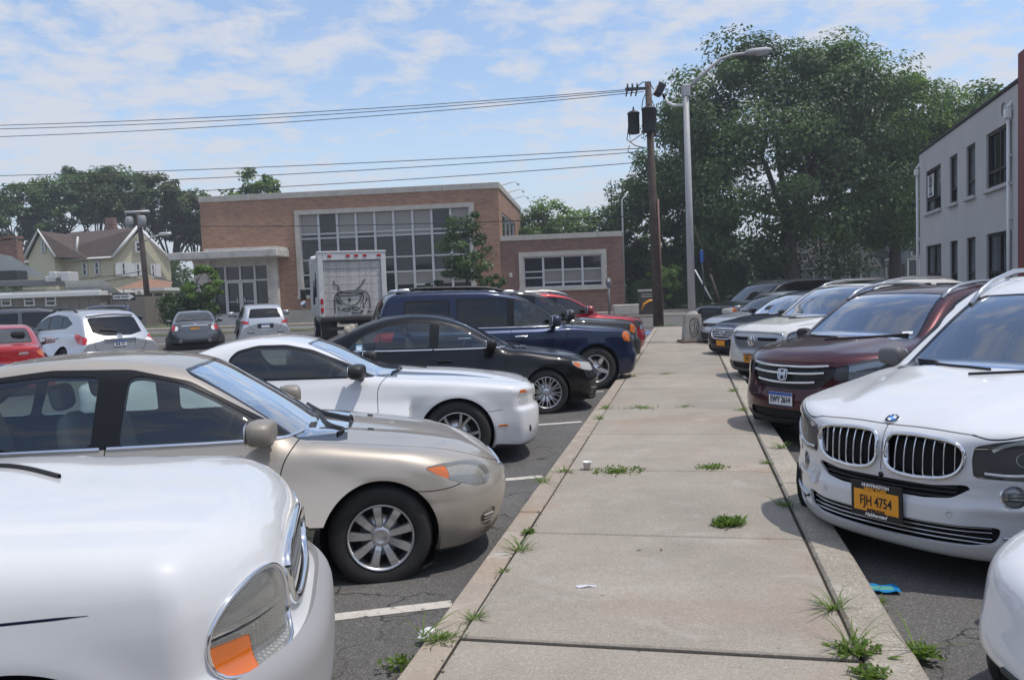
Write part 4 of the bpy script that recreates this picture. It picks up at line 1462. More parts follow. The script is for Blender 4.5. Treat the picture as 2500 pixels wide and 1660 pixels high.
# ------------------------------------------------------------------ black sedan
def sedan_spec(**kw):
    d = dict(L=4.64, hw=.889, wheels=[.88, 3.53], zw=.316, ra=.352, wheel=(.318, .225, .21), track=.775, style='tenpair', umid=2.8,
             top=[(0, .60), (.06, .69), (.2, .765), (.5, .835), (.9, .895), (1.3, .95), (2, .95), (3.4, .985), (3.9, 1.05), (4.35, 1.075), (4.58, 1.03), (4.64, .9)],
             roof=[(1.0, .82), (1.25, .93), (1.45, 1.03), (1.85, 1.255), (2.1, 1.36), (2.4, 1.43), (2.75, 1.453), (3.1, 1.43), (3.45, 1.345), (3.85, 1.19), (4.2, 1.05), (4.4, .95)],
             plan=[(0, .83), (.4, .86), (.9, .885), (1.6, .889), (3.2, .889), (4.0, .875), (4.64, .82)],
             sec=[(.12, -.06), (.2, -.04), (.35, -.015), (.5, -.005), (.70, 0), (.76, .002), (.78, -.012), (.86, -.03), (.95, -.065), (1.05, -.13)],
             fx=[(.1, .16), (.18, .07), (.26, .02), (.36, 0), (.48, 0), (.56, .03), (.66, .07), (.72, .13), (.8, .25)],
             rx=[(.15, .2), (.25, .08), (.45, 0), (.6, 0), (.7, .03), (.95, .05), (1.05, .08)],
             bot=[(0, .18), (.5, .16), (2, .16), (4.2, .18), (4.64, .26)],
             gb=[(1.2, .795), (2.0, .83), (3.2, .825), (4.2, .76)], belt=[(1.2, .94), (2.5, .955), (3.8, .985)], tum=.34, tum2=.32,
             crown=.055, crown_p=2.6, fa=.36, fp=3.2, raa=.26, rp=3.0, bow=.16, rcrown=.045, k_top=.12, k_front=.08, k_roof=.11, k_join=.03, flare=.014,
             under=.19, ws=(.94, .70, 1.345, .57, .02), bl=(1.07, .6, 1.36, .5, 0),
             cowl=[(1.12, -.1), (1.14, .3), (1.24, .54), (1.36, .66), (1.42, .67), (1.38, .56), (1.30, .3), (1.28, -.1)],
             dlo=[[(1.42, .955), (1.72, 1.115), (2.02, 1.26), (2.36, 1.355), (2.75, 1.375), (3.1, 1.34), (3.42, 1.235), (3.62, 1.10), (3.70, .99)]],
             wina=[(1.60, 1.60, 2.40, 2.36, None), (2.53, 2.49, 3.28, 3.28, None), (3.32, 3.22, 3.66, 3.6, None)], win_z=(.96, 1.36), win_in=.024,
             head=[(('f', 50), [(.38, .60), (.42, .665), (.58, .69), (.78, .72), (.94, .735), (.90, .66), (.78, .61), (.60, .58)], dict(u1=.95))],
             head_mat=LAMPW, lens=[('amber', ('f', 50), [(.80, .70), (.92, .725), (.89, .66), (.82, .635)], {}), ('refl2', ('f', 50), [(.38, .59), (.42, .68), (.55, .68), (.52, .58)], {})],
             mirror=(1.66, .97, 1.02, (.15, .22, .15), None), mirror_stalk=.05, stalk_mat=BLACKP,
             seats=[(2.5, .36), (2.5, -.36), (3.3, .37), (3.3, -.37)], dash=(1.62, .84), cab=(1.35, 4.0),
             regions=[('gr', 'front', [(-.1, .67), (.48, .66), (.50, .60), (.40, .575), (-.1, .575)], dict(u1=.5)),
                      ('gl', 'front', [(-.1, .42), (.70, .42), (.72, .30), (.6, .24), (-.1, .24)], dict(u1=.5))],
             region_parts=[('gr', 'grille', GLOSSB, -.015, .02), ('gl', 'lower_grille', BLACKP, -.03, .03)],
             seams=[('side', [(1.34, .95), (1.42, .88), (1.46, .75), (1.46, .5), (1.40, .25)], dict(y0=.3)), ('side', [(2.47, .97), (2.485, .6), (2.48, .25)], dict(y0=.3)),
                    ('side', [(3.45, .98), (3.5, .75), (3.34, .62), (3.22, .4), (3.18, .25)], dict(y0=.3)),
                    ('top', [(.09, .0), (.12, .4), (.26, .58), (.6, .68), (1.34, .76)], dict(z0=.55, u1=1.36, w=.003)), ('side', [(.40, .58), (.56, .555)], dict(y0=.4, w=.003))],
             panels=[('door', 'side', [(1.34, .95), (1.42, .88), (1.46, .75), (1.46, .5), (1.40, .25), (2.48, .25), (2.485, .6), (2.47, .97)], dict(y0=.3)),
                     ('door2', 'side', [(2.48, .25), (2.485, .6), (2.47, .97), (3.45, .98), (3.5, .75), (3.34, .62), (3.22, .4), (3.18, .25)], dict(y0=.3)),
                     ('hood', 'top', [(.09, -.1), (.12, .4), (.26, .58), (.6, .68), (1.34, .76), (1.3, -.1)], dict(z0=.55, u1=1.4))],
             panel_parts=[('door', 'door', 'lr'), ('door2', 'door', 'lr'), ('hood', 'hood', '')])
    d.update(kw)
    return d


def black_sedan():
    d = sedan_spec(zscale=1.03)

    def extra(c, d, root, pm):
        c.ribbon('belt_trim', 'side', [(1.44, .962), (2.0, .962), (2.46, .966)], .022, .008, CHROME, root, mirror=True, smooth=0)
        c.ribbon('belt_trim', 'side', [(2.48, .966), (3.1, .974), (3.70, .992)], .022, .008, CHROME, root, mirror=True, smooth=0)
        for u_ in (2.32, 3.26):
            c.ribbon('door_handle', 'side', [(u_ - .10, .80), (u_, .805), (u_ + .10, .80)], .035, .03, pm, root, mirror=True)
        c.ribbon('lip_spoiler', 'front', [(-.75, .21), (-.4, .19), (.4, .19), (.75, .21)], .05, .03, BLACKP, root)
        c.ribbon('bumper_trim', ('f', 40), [(.5, .33), (.72, .35)], .015, .01, CHROME, root, mirror=True, smooth=0)
        wipers(c, root, [[(-.55, .935), (-.1, .96), (.12, .97)], [(.05, .935), (.4, .975), (.62, .985)]])
        P, Nn = c.on('top', [(3.25, 0)])
        p = c.loc(P)[0]
        m = MB(); m.tube([p + [.03, 0, -.01], p + [0, 0, .02], p + [-.05, 0, .06]], [.03, .018, .008], 8)
        m.build('roof_antenna', [BLACKP], root)
        M = c.frame_at('side', (3.50, 1.02), -1, .0, True)
        m = MB(); m.box((0, 0, 0), (.085, .10, .003), 0); m.box((0, .005, .001), (.06, .045, .003), 1)
        place(m.build('window_sticker', [pbr('sticker_blue', (.25, .5, .75), .5), WHITEP], root), M)
    return std_car(d, 'black_sedan', 'black four-door sedan with chrome window line and ten twin-spoke alloy wheels', BLACK1, (1.25, 12.6), 84, -.16, -.2, .024, 'car', LEFT_ROW, interior=FABT, extra=extra)


# ------------------------------------------------------------------ tall boxy navy suv and its kind
def suv_spec(**kw):
    d = dict(L=4.85, hw=.985, wheels=[.95, 3.72], zw=.37, ra=.425, wheel=(.372, .245, .24), track=.85, style='fivewide', umid=2.8,
             top=[(0, .82), (.05, .96), (.15, 1.025), (.5, 1.075), (1.0, 1.115), (1.4, 1.15), (2, 1.13), (4.4, 1.13), (4.85, 1.1)],
             roof=[(1.1, 1.0), (1.32, 1.12), (1.6, 1.31), (1.95, 1.55), (2.15, 1.655), (2.45, 1.73), (3.0, 1.785), (3.8, 1.79), (4.35, 1.765), (4.55, 1.70), (4.72, 1.30), (4.84, 1.0)],
             plan=[(0, .91), (.4, .95), (.9, .98), (1.6, .985), (3.2, .985), (4.2, .97), (4.85, .92)],
             sec=[(.15, -.06), (.25, -.03), (.4, -.01), (.6, 0), (.85, 0), (.95, -.01), (1.05, -.03), (1.14, -.07), (1.25, -.14)],
             fx=[(.15, .16), (.24, .08), (.34, .03), (.45, 0), (.60, 0), (.64, .03), (.70, .045), (.9, .06), (.98, .10), (1.05, .2)],
             rx=[(.2, .2), (.3, .06), (.45, 0), (.62, 0), (.7, .05), (1.0, .08), (1.15, .1)],
             bot=[(0, .26), (.5, .24), (2, .22), (4.2, .25), (4.85, .34)],
             gb=[(1.2, .86), (2.0, .90), (3.2, .90), (4.2, .885), (4.85, .85)], belt=[(1.2, 1.12), (2.5, 1.125), (4.5, 1.13)], tum=.18, tum2=.12,
             crown=.05, crown_p=3.0, fa=.30, fp=3.6, raa=.14, rp=3.6, bow=.12, rcrown=.04, k_top=.08, k_front=.06, k_roof=.08, k_join=.03, flare=.012,
             under=.26, ws=(1.13, .76, 1.63, .66, .015), bl=(1.14, .72, 1.66, .64, 0),
             cowl=[(1.22, -.1), (1.24, .45), (1.33, .68), (1.40, .75), (1.44, .74), (1.40, .6), (1.34, .3), (1.32, -.1)],
             dlo=[[(1.52, 1.125), (1.80, 1.36), (2.05, 1.545), (2.22, 1.61), (2.5, 1.635), (3.38, 1.645), (3.36, 1.135)], [(3.50, 1.14), (3.48, 1.635), (4.24, 1.62), (4.30, 1.145)]],
             wina=[(1.62, 1.62, 2.40, 2.36, None), (2.52, 2.48, 3.36, 3.36, PRIV), (3.5, 3.5, 4.3, 4.3, PRIV)], win_z=(1.13, 1.62), bl_mat=PRIV,
             head=[(('f', 48), [(.50, .82), (.52, .96), (.70, .985), (.92, 1.0), (.98, .96), (.96, .84), (.80, .80)], dict(u1=.9))],
             lens=[('amber', ('f', 48), [(.84, .81), (.84, 1.02), (.99, 1.02), (.99, .81)], {})],
             tail=[(('r', 45), [(.66, .72), (.66, 1.10), (.92, 1.12), (.94, .75)], dict(u0=4.2))],
             mirror=(1.72, 1.09, 1.22, (.17, .27, .22), None), mirror_stalk=.06, stalk_mat=BLACKP,
             seats=[(2.55, .42), (2.55, -.42)], dash=(1.68, 1.02), cab=(1.45, 4.6), zseat=.72,
             regions=[('gr', 'front', [(-.1, .97), (.45, .965), (.47, .80), (.38, .72), (-.1, .72)], dict(u1=.4)), ('gl', 'front', [(-.1, .55), (.5, .55), (.5, .42), (-.1, .42)], dict(u1=.4))],
             region_parts=[('gr', 'grille', BLACKP, -.03, .03), ('gl', 'lower_grille', BLACKP, -.03, .03)],
             seams=[('side', [(1.42, 1.12), (1.48, 1.0), (1.49, .6), (1.46, .30)], dict(y0=.3)), ('side', [(2.46, 1.14), (2.47, .7), (2.46, .30)], dict(y0=.3)),
                    ('side', [(3.46, 1.14), (3.47, .95), (3.36, .75), (3.24, .5), (3.2, .30)], dict(y0=.3)),
                    ('top', [(.10, .0), (.12, .4), (.2, .62), (.5, .76), (1.38, .84)], dict(z0=.8, u1=1.4, w=.003))],
             panels=[('door', 'side', [(1.42, 1.12), (1.48, 1.0), (1.49, .6), (1.46, .30), (2.46, .30), (2.47, .7), (2.46, 1.14)], dict(y0=.3)),
                     ('door2', 'side', [(2.46, .30), (2.47, .7), (2.46, 1.14), (3.46, 1.14), (3.47, .95), (3.36, .75), (3.24, .5), (3.2, .30)], dict(y0=.3)),
                     ('hood', 'top', [(.10, -.1), (.12, .4), (.2, .62), (.5, .76), (1.38, .84), (1.3, -.1)], dict(z0=.8, u1=1.45))],
             panel_parts=[('door', 'door', 'lr'), ('door2', 'door', 'lr'), ('hood', 'hood', '')])
    d.update(kw)
    return d


def roof_rails(c, root, u0, u1, y, mat, hgt=.05, w=.045):
    for sd in (1, -1):
        us = np.linspace(u0, u1, 13)
        P, Nn = c.on('top', np.stack([us, np.full(13, y)], 1))
        P[:, 1] *= sd
        f = np.linspace(0, 1, 13)
        P[:, 2] += hgt * np.minimum(1, np.minimum(f, 1 - f) * 9)
        m = MB()
        m.tube(c.loc(P), [w * .5] * 13, 8)
        m.build('roof_rail', [mat], root)


def navy_suv():
    d = suv_spec()

    def extra(c, d, root, pm):
        c.ribbon('belt_trim', 'side', [(1.55, 1.128), (2.46, 1.132), (3.42, 1.14)], .018, .008, CHROME, root, mirror=True, smooth=0)
        for u_ in (2.3, 3.28):
            c.ribbon('door_handle', 'side', [(u_ - .11, .97), (u_, .975), (u_ + .11, .97)], .035, .03, CHROME, root, mirror=True)
        roof_rails(c, root, 2.35, 4.35, .62, BLACKP, .055, .06)
        for sd in (1, -1):
            for us in (2.42, 4.22):
                P, _ = c.on('top', [(us, .62)]); P[:, 1] *= sd
                m = MB(); m.add(*superegg(c.loc(P)[0] + [0, 0, .03], (.26, .07, .09), 3, 12, 8), 0, True)
                m.build('rail_foot', [SATIN], root)
        c.ribbon('body_moulding', 'side', [(1.52, .62), (3.2, .62)], .07, .015, pm, root, mirror=True, smooth=0)
        wipers(c, root, [[(-.6, 1.13), (-.1, 1.16), (.12, 1.17)], [(.05, 1.13), (.45, 1.165), (.66, 1.18)]])
    return std_car(d, 'navy_suv', 'boxy dark blue utility vehicle with black roof rails and five-spoke wheels', BLUEM, (2.14, 15.4), 76, -.13, -.7, .028, 'car', LEFT_ROW, interior=FABD, extra=extra)


# ------------------------------------------------------------------ white off-roader hood in the left foreground
def white_old_suv():
    BMP = pbr('bumper_grey', (.30, .295, .30), .55, bump=.04, bscale=200)
    d = suv_spec(L=4.79, hw=.89, wheels=[.86, 3.69], zw=.36, ra=.40, wheel=(.36, .22, .24), track=.76, style='six',
                 top=[(0, .72), (.04, .91), (.10, .998), (.22, 1.042), (.5, 1.072), (.9, 1.10), (1.35, 1.13), (2, 1.12), (4.4, 1.12), (4.79, 1.05)],
                 roof=[(1.4, 1.02), (1.62, 1.12), (1.92, 1.38), (2.15, 1.55), (2.35, 1.63), (2.65, 1.68), (3.6, 1.69), (4.4, 1.66), (4.6, 1.5), (4.75, 1.1)],
                 plan=[(0, .85), (.4, .87), (.9, .885), (1.6, .885), (3.2, .885), (4.2, .87), (4.79, .84)],
                 sec=[(.15, -.06), (.25, -.03), (.4, -.01), (.58, 0), (.64, -.004), (.8, 0), (.9, -.012), (1.0, -.045), (1.08, -.09), (1.2, -.16)],
                 fx=[(.2, .14), (.28, .05), (.36, .0), (.56, 0), (.60, .02), (.64, .09), (.80, .09), (.92, .12), (.98, .16), (1.05, .26)],
                 fa=.32, fp=3.6, k_top=.09, k_front=.03, crown=.05, crown_p=2.8, bow=.16, ws=(1.13, .70, 1.56, .6, .02), wsu=1.60, mirror=(2.05, 1.02, 1.16, (.15, .24, .17), None),
                 hoodfun=lambda u, y: .014 / (1 + np.exp((np.abs(y) - (.56 + .03 * u)) / .009)) * np.clip((u - .15) / .4, 0, 1),
                 cowl=[(1.46, -.1), (1.48, .35), (1.56, .60), (1.64, .71), (1.69, .71), (1.67, .6), (1.60, .3), (1.58, -.1)],
                 head=[(('f', 48), [(0.375, 0.655), (0.385, 0.8), (0.435, 0.87), (0.545, 0.885), (0.665, 0.85), (0.745, 0.795), (0.77, 0.72), (0.745, 0.64), (0.685, 0.6), (0.43, 0.6)], dict(u1=.85))],
                 lens=[('amber', ('f', 48), [(0.6, 0.6), (0.605, 0.72), (0.795, 0.735), (0.825, 0.6)], {}), ('refl3', ('f', 48), [(.40, .735), (.40, .748), (.9, .766), (.9, .75)], {})],
                 refl_mat=LAMPW, head_mat=FOGGYL,
                 regions=[('gr', 'front', [(-.1, .86), (.36, .855), (.39, .78), (.35, .68), (-.1, .67)], dict(u1=.4)),
                          ('bump', 'side', [(-.3, .2), (-.3, .615), (.2, .612), (.44, .60), (.455, .2)], {})],
                 region_parts=[('gr', 'grille', BLACKP, -.03, .03), ('bump', 'front_bumper', BMP, .03, .05)],
                 seams=[('side', [(1.42, 1.10), (1.46, 1.0), (1.47, .6), (1.44, .30)], dict(y0=.3)), ('side', [(2.5, 1.12), (2.5, .30)], dict(y0=.3)),
                        
                        ('top', [(1.40, .0), (1.43, .45), (1.52, .76)], dict(z0=.8, w=.005))],
                 panels=[('hood', 'top', [(.10, -.1), (.15, .3), (.2, .52), (.30, .66), (.6, .74), (1.38, .75), (1.3, -.1)], dict(z0=.8, u1=1.40))],
                 panel_parts=[('hood', 'hood', '')])

    def extra(c, d, root, pm):
        c.ribbon('grille_surround', 'front', [(-.40, .80), (-.37, .875), (0, .89), (.37, .875), (.40, .80), (.36, .67), (0, .655), (-.36, .67)], .035, .02, CHROME, root, closed=True)
        for sd in (1, -1):
            c.ribbon('lamp_surround', ('f', 48), [(0.365, 0.64), (0.375, 0.81), (0.43, 0.882), (0.55, 0.897), (0.675, 0.862), (0.757, 0.805), (0.783, 0.72), (0.757, 0.642), (0.69, 0.608), (0.435, 0.608)], .013, .012, CHROME, root, side=sd, closed=True)
            for k in range(9):
                s_ = .40 + .022 * k
                c.ribbon('lens_rib', ('f', 48), [(s_, .625), (s_, .735)], .006, .006, LAMPW, root, side=sd, off=-.012, smooth=0)
            c.ribbon('lens_rib', ('f', 48), [(.40, .745), (.56, .752), (.75, .768)], .012, .006, LAMPW, root, side=sd, off=-.010)
            c.ribbon('coach_line', 'side', [(.62, .895), (1.4, .90), (4.5, .92)], .008, .001, NAVYP, root, side=sd, smooth=0, taper=.02)
        for z_ in (.72, .77, .82):
            c.ribbon('grille_bar', 'front', [(-.36, z_), (.36, z_)], .022, .01, GREYP, root, off=-.015, smooth=0)
        wipers(c, root, [[(.05, 1.12), (.45, 1.155), (.62, 1.17)]])
    return std_car(d, 'white_off_roader', 'white older off-roader in the left foreground with amber-and-clear headlight and grey bumper', WHITE2, (-.80, 3.27), 79, -.15, 0, .02, 'car', LEFT_ROW,
                   interior=FABD, extra=extra)


# ------------------------------------------------------------------ white luxury suv on the right
def white_suv():
    d = suv_spec(L=4.89, hw=.969, wheels=[.87, 3.80], zw=.375, ra=.42, wheel=(.378, .255, .26), track=.83, style='fivepair',
                 top=[(0, .76), (.05, .89), (.12, .945), (.3, 1.0), (.7, 1.065), (1.1, 1.11), (1.5, 1.155), (2, 1.13), (4.4, 1.13), (4.89, 1.1)],
                 roof=[(1.2, 1.04), (1.42, 1.13), (1.6, 1.24), (2.0, 1.49), (2.25, 1.61), (2.55, 1.70), (3.0, 1.75), (3.6, 1.74), (4.3, 1.67), (4.55, 1.58), (4.8, 1.2), (4.88, 1.0)],
                 plan=[(0, .89), (.4, .93), (.9, .965), (1.6, .955), (3.2, .955), (4.2, .955), (4.89, .90)],
                 sec=[(.15, -.07), (.25, -.035), (.4, -.012), (.6, -.004), (.85, 0), (.93, -.004), (1.0, -.025), (1.1, -.065), (1.22, -.14)],
                 fx=[(.12, .2), (.2, .10), (.28, .04), (.36, .012), (.44, 0), (.535, .0), (.555, .024), (.65, .036), (.67, .028), (.9, .045), (.96, .075), (1.02, .16)],
                 bot=[(0, .21), (.5, .2), (2, .2), (4.2, .25), (4.89, .34)],
                 fa=.50, fp=2.7, k_top=.055, k_front=.035, bow=.18, crown=.075, fx_sm=.015, crown_p=2.4, ws=(1.135, .74, 1.60, .62, .03), under=.21, frontfun=lambda y, z: .022 / (1 + np.exp(-(np.abs(y) - .50) / .02)) * np.exp(-((z - .43) / .085) ** 4) + .012 * np.exp(-((np.abs(y) - .02) / .02) ** 2) * np.exp(-((z - .8) / .1) ** 4),
                 hoodfun=lambda u, y: (.020 / (1 + np.exp((np.abs(y) - (.34 + .24 * u)) / .03))) * np.clip((u - .05) / .3, 0, 1) * np.clip((1.7 - u) / .4, 0, 1),
                 cowl=[(1.30, -.1), (1.33, .4), (1.43, .66), (1.50, .74), (1.55, .74), (1.50, .6), (1.44, .3), (1.42, -.1)],
                 dlo=[[(1.62, 1.14), (1.95, 1.38), (2.2, 1.52), (2.5, 1.59), (3.2, 1.62), (4.0, 1.57), (4.3, 1.45), (4.4, 1.2), (3.9, 1.16)]],
                 wina=[(1.7, 1.7, 2.55, 2.5, None), (2.68, 2.6, 3.62, 3.6, None), (3.7, 3.68, 4.5, 4.5, PRIV)], win_z=(1.14, 1.62),
                 head=[(('f', 28), [(.495, .70), (.49, .80), (.505, .872), (.60, .895), (.76, .92), (.96, .95), (1.16, .975), (1.18, .94), (1.06, .835), (.92, .735), (.74, .69)], dict(u1=1.0, smooth=1))],
                 lens=[('refl2', ('f', 28), [(.47, .71), (.48, .855), (.62, .862), (.85, .89), (1.1, .915), (1.05, .80), (.9, .735), (.72, .715)], {})],
                 refl_mat=REFLECT,
                 mirror=(1.80, 1.04, 1.15, (.14, .22, .16), GREYP), mirror_stalk=.06, stalk_mat=BLACKP,
                 regions=[('kid', 'front', [(.03, .893), (.18, .903), (.38, .893), (.455, .868), (.465, .80), (.44, .725), (.37, .685), (.20, .672), (.08, .685), (.03, .725)], dict(u1=.5, smooth=2.4)),
                          ('inl', 'front', [(-.1, .635), (.30, .635), (.46, .655), (.50, .64), (.40, .575), (.26, .56), (-.1, .56)], dict(u1=.6, smooth=1)),
                          ('low', 'front', [(-.1, .43), (.62, .43), (.60, .35), (.50, .31), (-.1, .30)], dict(u1=.7, smooth=1.5)),
                          ('side_in', ('f', 30), [(.68, .365), (.98, .375), (1.0, .30), (.90, .26), (.76, .27)], dict(u1=.9, smooth=1)),
                          ('fog', ('f', 28), [(.615, .60), (.65, .665), (.73, .665), (.765, .60), (.73, .535), (.65, .535)], dict(u1=.8, smooth=1.6))],
                 region_parts=[('kid', 'grille_opening', DARK, -.06, .06), ('inl', 'middle_intake', DARK, -.05, .05), ('low', 'lower_intake', DARK, -.05, .05), ('side_in', 'side_intake', BLACKP, -.04, .04),
                               ('fog', 'fog_light_recess', BLACKP, -.02, .02)],
                 seams=[('side', [(1.5, 1.14), (1.56, 1.0), (1.57, .6), (1.54, .30)], dict(y0=.3)), ('side', [(2.62, 1.14), (2.63, .30)], dict(y0=.3)),
                        (('f', 28), [(.50, .93), (.60, .905), (.76, .935), (.96, .965), (1.18, .99)], dict(u1=1.0, w=.004, z0=.85)),
                        ('front', [(0, .94), (.25, .945), (.50, .93)], dict(u1=.5, w=.003)), ('front', [(0, .68), (0, .94)], dict(u1=.3, w=.004))],
                 panels=[], panel_parts=[])

    def extra(c, d, root, pm):
        kid = [(.03, .893), (.18, .903), (.38, .893), (.455, .868), (.465, .80), (.44, .725), (.37, .685), (.20, .672), (.08, .685), (.03, .725)]
        for sd in (1, -1):
            c.ribbon('grille_surround', 'front', [(a * sd, b) for a, b in rounded(kid, .05, 5)], .024, .024, CHROME, root, closed=True, smooth=0)
            for k in range(7):
                y_ = .085 + k * .055
                zt_, zb_ = .895 - max(0, y_ - .38) * .5, .68 + max(0, y_ - .35) * .55
                c.ribbon('grille_bar', 'front', [(y_ * sd, zb_), (y_ * sd, zt_)], .006, .022, CHROME, root, off=-.028, smooth=0)
            M = c.frame_at(('f', 28), (.69, .60), sd, -.012, True)
            m = MB(); m.lathe([(.070, -.01), (.072, .012), (.060, .014), (.056, .004)], 28, 0); m.lathe([(.056, .004), (.03, -.004), (0, 0.0)], 28, 1)
            for a in (-.02, .0, .02): m.box((0, a, .004), (.09, .005, .006), 2)
            fo = m.build('fog_light', [CHROME, REFLECT, BLACKP], root); place(fo, M)
            g = MB(); g.lathe([(.060, .014), (.04, .022), (0, .026)], 24, 0); g.build('fog_lens', [CLEARL], fo)
            # ring lamps behind the headlight glass
            for (s0, z0, r0) in ((.88, .82, .046), (.74, .805, .042)):
                M = c.frame_at(('f', 28), (s0, z0), sd, -.03, True)
                m = MB()
                m.lathe([(r0, .0), (r0 + .006, .014), (r0 - .006, .018), (r0 - .01, .004)], 26, 1); m.lathe([(r0 - .01, .004), (r0 * .6, -.01), (r0 * .55, .0), (.0, .018)], 24, 0)
                place(m.build('headlight_ring', [CHROME, WHITEP], root), M)
            c.ribbon('headlight_brow', ('f', 28), [(.59, .85), (.65, .885), (.78, .905), (1.02, .935)], .02, .006, WHITEP, root, side=sd, off=-.012)
            c.ribbon('headlight_base_trim', ('f', 28), [(.55, .725), (.72, .712), (.92, .752), (1.04, .81)], .014, .006, WHITEP, root, side=sd, off=-.010)
            c.ribbon('intake_trim', ('f', 30), [(.63, .375), (.80, .378), (1.0, .39)], .02, .02, SATIN, root, side=sd)
            c.ribbon('headlight_washer_cap', ('f', 28), [(.80, .69), (.88, .70)], .07, .003, pm, root, side=sd, smooth=0)
            for (a, b) in ((.40, .49), (.80, .52)):
                M = c.frame_at('front', (a, b), sd, .002, True)
                m = MB(); m.lathe([(.017, -.002), (.017, .003), (.014, .003), (.013, .0015), (0, .0015)], 18, 0)
                place(m.build('parking_sensor', [GREYP if False else pm], root), M)
        M = c.frame_at('front', (.52, .54), -1, .001, True)
        m = MB(); m.lathe([(.052, -.002), (.052, .0012), (.049, .0012), (.048, .0), (0, .0)], 26, 0); place(m.build('tow_cap', [pm], root), M)
        for z_ in (.58, .605, .63):
            c.ribbon('intake_slat', 'front', [(-.42, z_), (0, z_ - .01), (.42, z_)], .012, .02, BLACKP, root, off=-.03)
        for z_ in (.33, .36, .39, .415):
            c.ribbon('intake_slat', 'front', [(-.58, z_), (0, z_), (.58, z_)], .008, .02, SATIN, root, off=-.04)
        M = c.frame_at('front', (0, .65), 1, .002, True)
        m = MB(); m.lathe([(.016, 0), (.014, .006), (0, .008)], 16); place(m.build('front_camera', [GLOSSB], root), M)
        # round badge on the hood edge: dark ring with blue and white quarters
        M = c.frame_at('front', (0, .965), 1, .003, True)
        m = MB(); m.lathe([(.043, -.004), (.043, .003), (.041, .0045), (.040, .003)], 32, 0); m.lathe([(.040, .003), (.026, .0035)], 32, 1)
        for q in range(4):
            m.lathe([(.0255, .0042), (0, .0042)], 8, 2 + q % 2, a0=q * math.pi / 2, a1=(q + 1) * math.pi / 2)
        bd = m.build('round_badge', [CHROME, BLACKI, WHITEP, pbr('badge_blue', (.03, .22, .62), .3)], root); place(bd, M)
        for k, ch in enumerate('BMW'):
            a = rad(128 - k * 38)
            t = link('lettering', text_mesh(ch, WHITEP, .014, .0004, .0004), bd, (.033 * math.cos(a), .033 * math.sin(a), .004), (0, 0, a - math.pi / 2))
        # plate in a dealer frame
        M = c.frame_at('front', (.0, .495), 1, .022, False)
        m = MB(); m.box((0, 0, -.006), (.335, .215, .012), 0, bev=.004)
        fr = m.build('plate_frame', [BLACKI], root); place(fr, M)
        m = MB(); m.box((0, -.006, .002), (.29, .128, .004), 0, bev=.0015)
        m.build('licence_plate', [PLATEO], fr)
        for (tx, sz, yy, mt, xs, sh) in (('FJH 4754', .085, -.008, BLACKI, .66, 0), ('HUNTINGTON', .026, .088, WHITEP, 1.0, 0), ('NEW YORK', .028, .064, PLATEO, 1.0, 0), ('EMPIRE STATE', .020, -.062, BLACKI, .9, 0), ('Habberstad', .03, -.088, WHITEP, 1.0, .35)):
            link('lettering', text_mesh(tx, mt, sz, .0006, .0012, sh, xs), fr, (0, yy, .0062))
        wipers(c, root, [[(-.68, 1.15), (-.2, 1.155), (.02, 1.15)], [(-.05, 1.13), (.4, 1.16), (.66, 1.18)]])
        roof_rails(c, root, 2.2, 4.2, .62, SATIN, .05, .04)
    return std_car(d, 'white_luxury_suv', 'white luxury crossover with twin chrome-ringed grilles and orange plate', WHITE1, (2.155, 4.82), -122.5, -.15, -1.0, .02, 'car', RIGHT_ROW, interior=FABT, extra=extra)


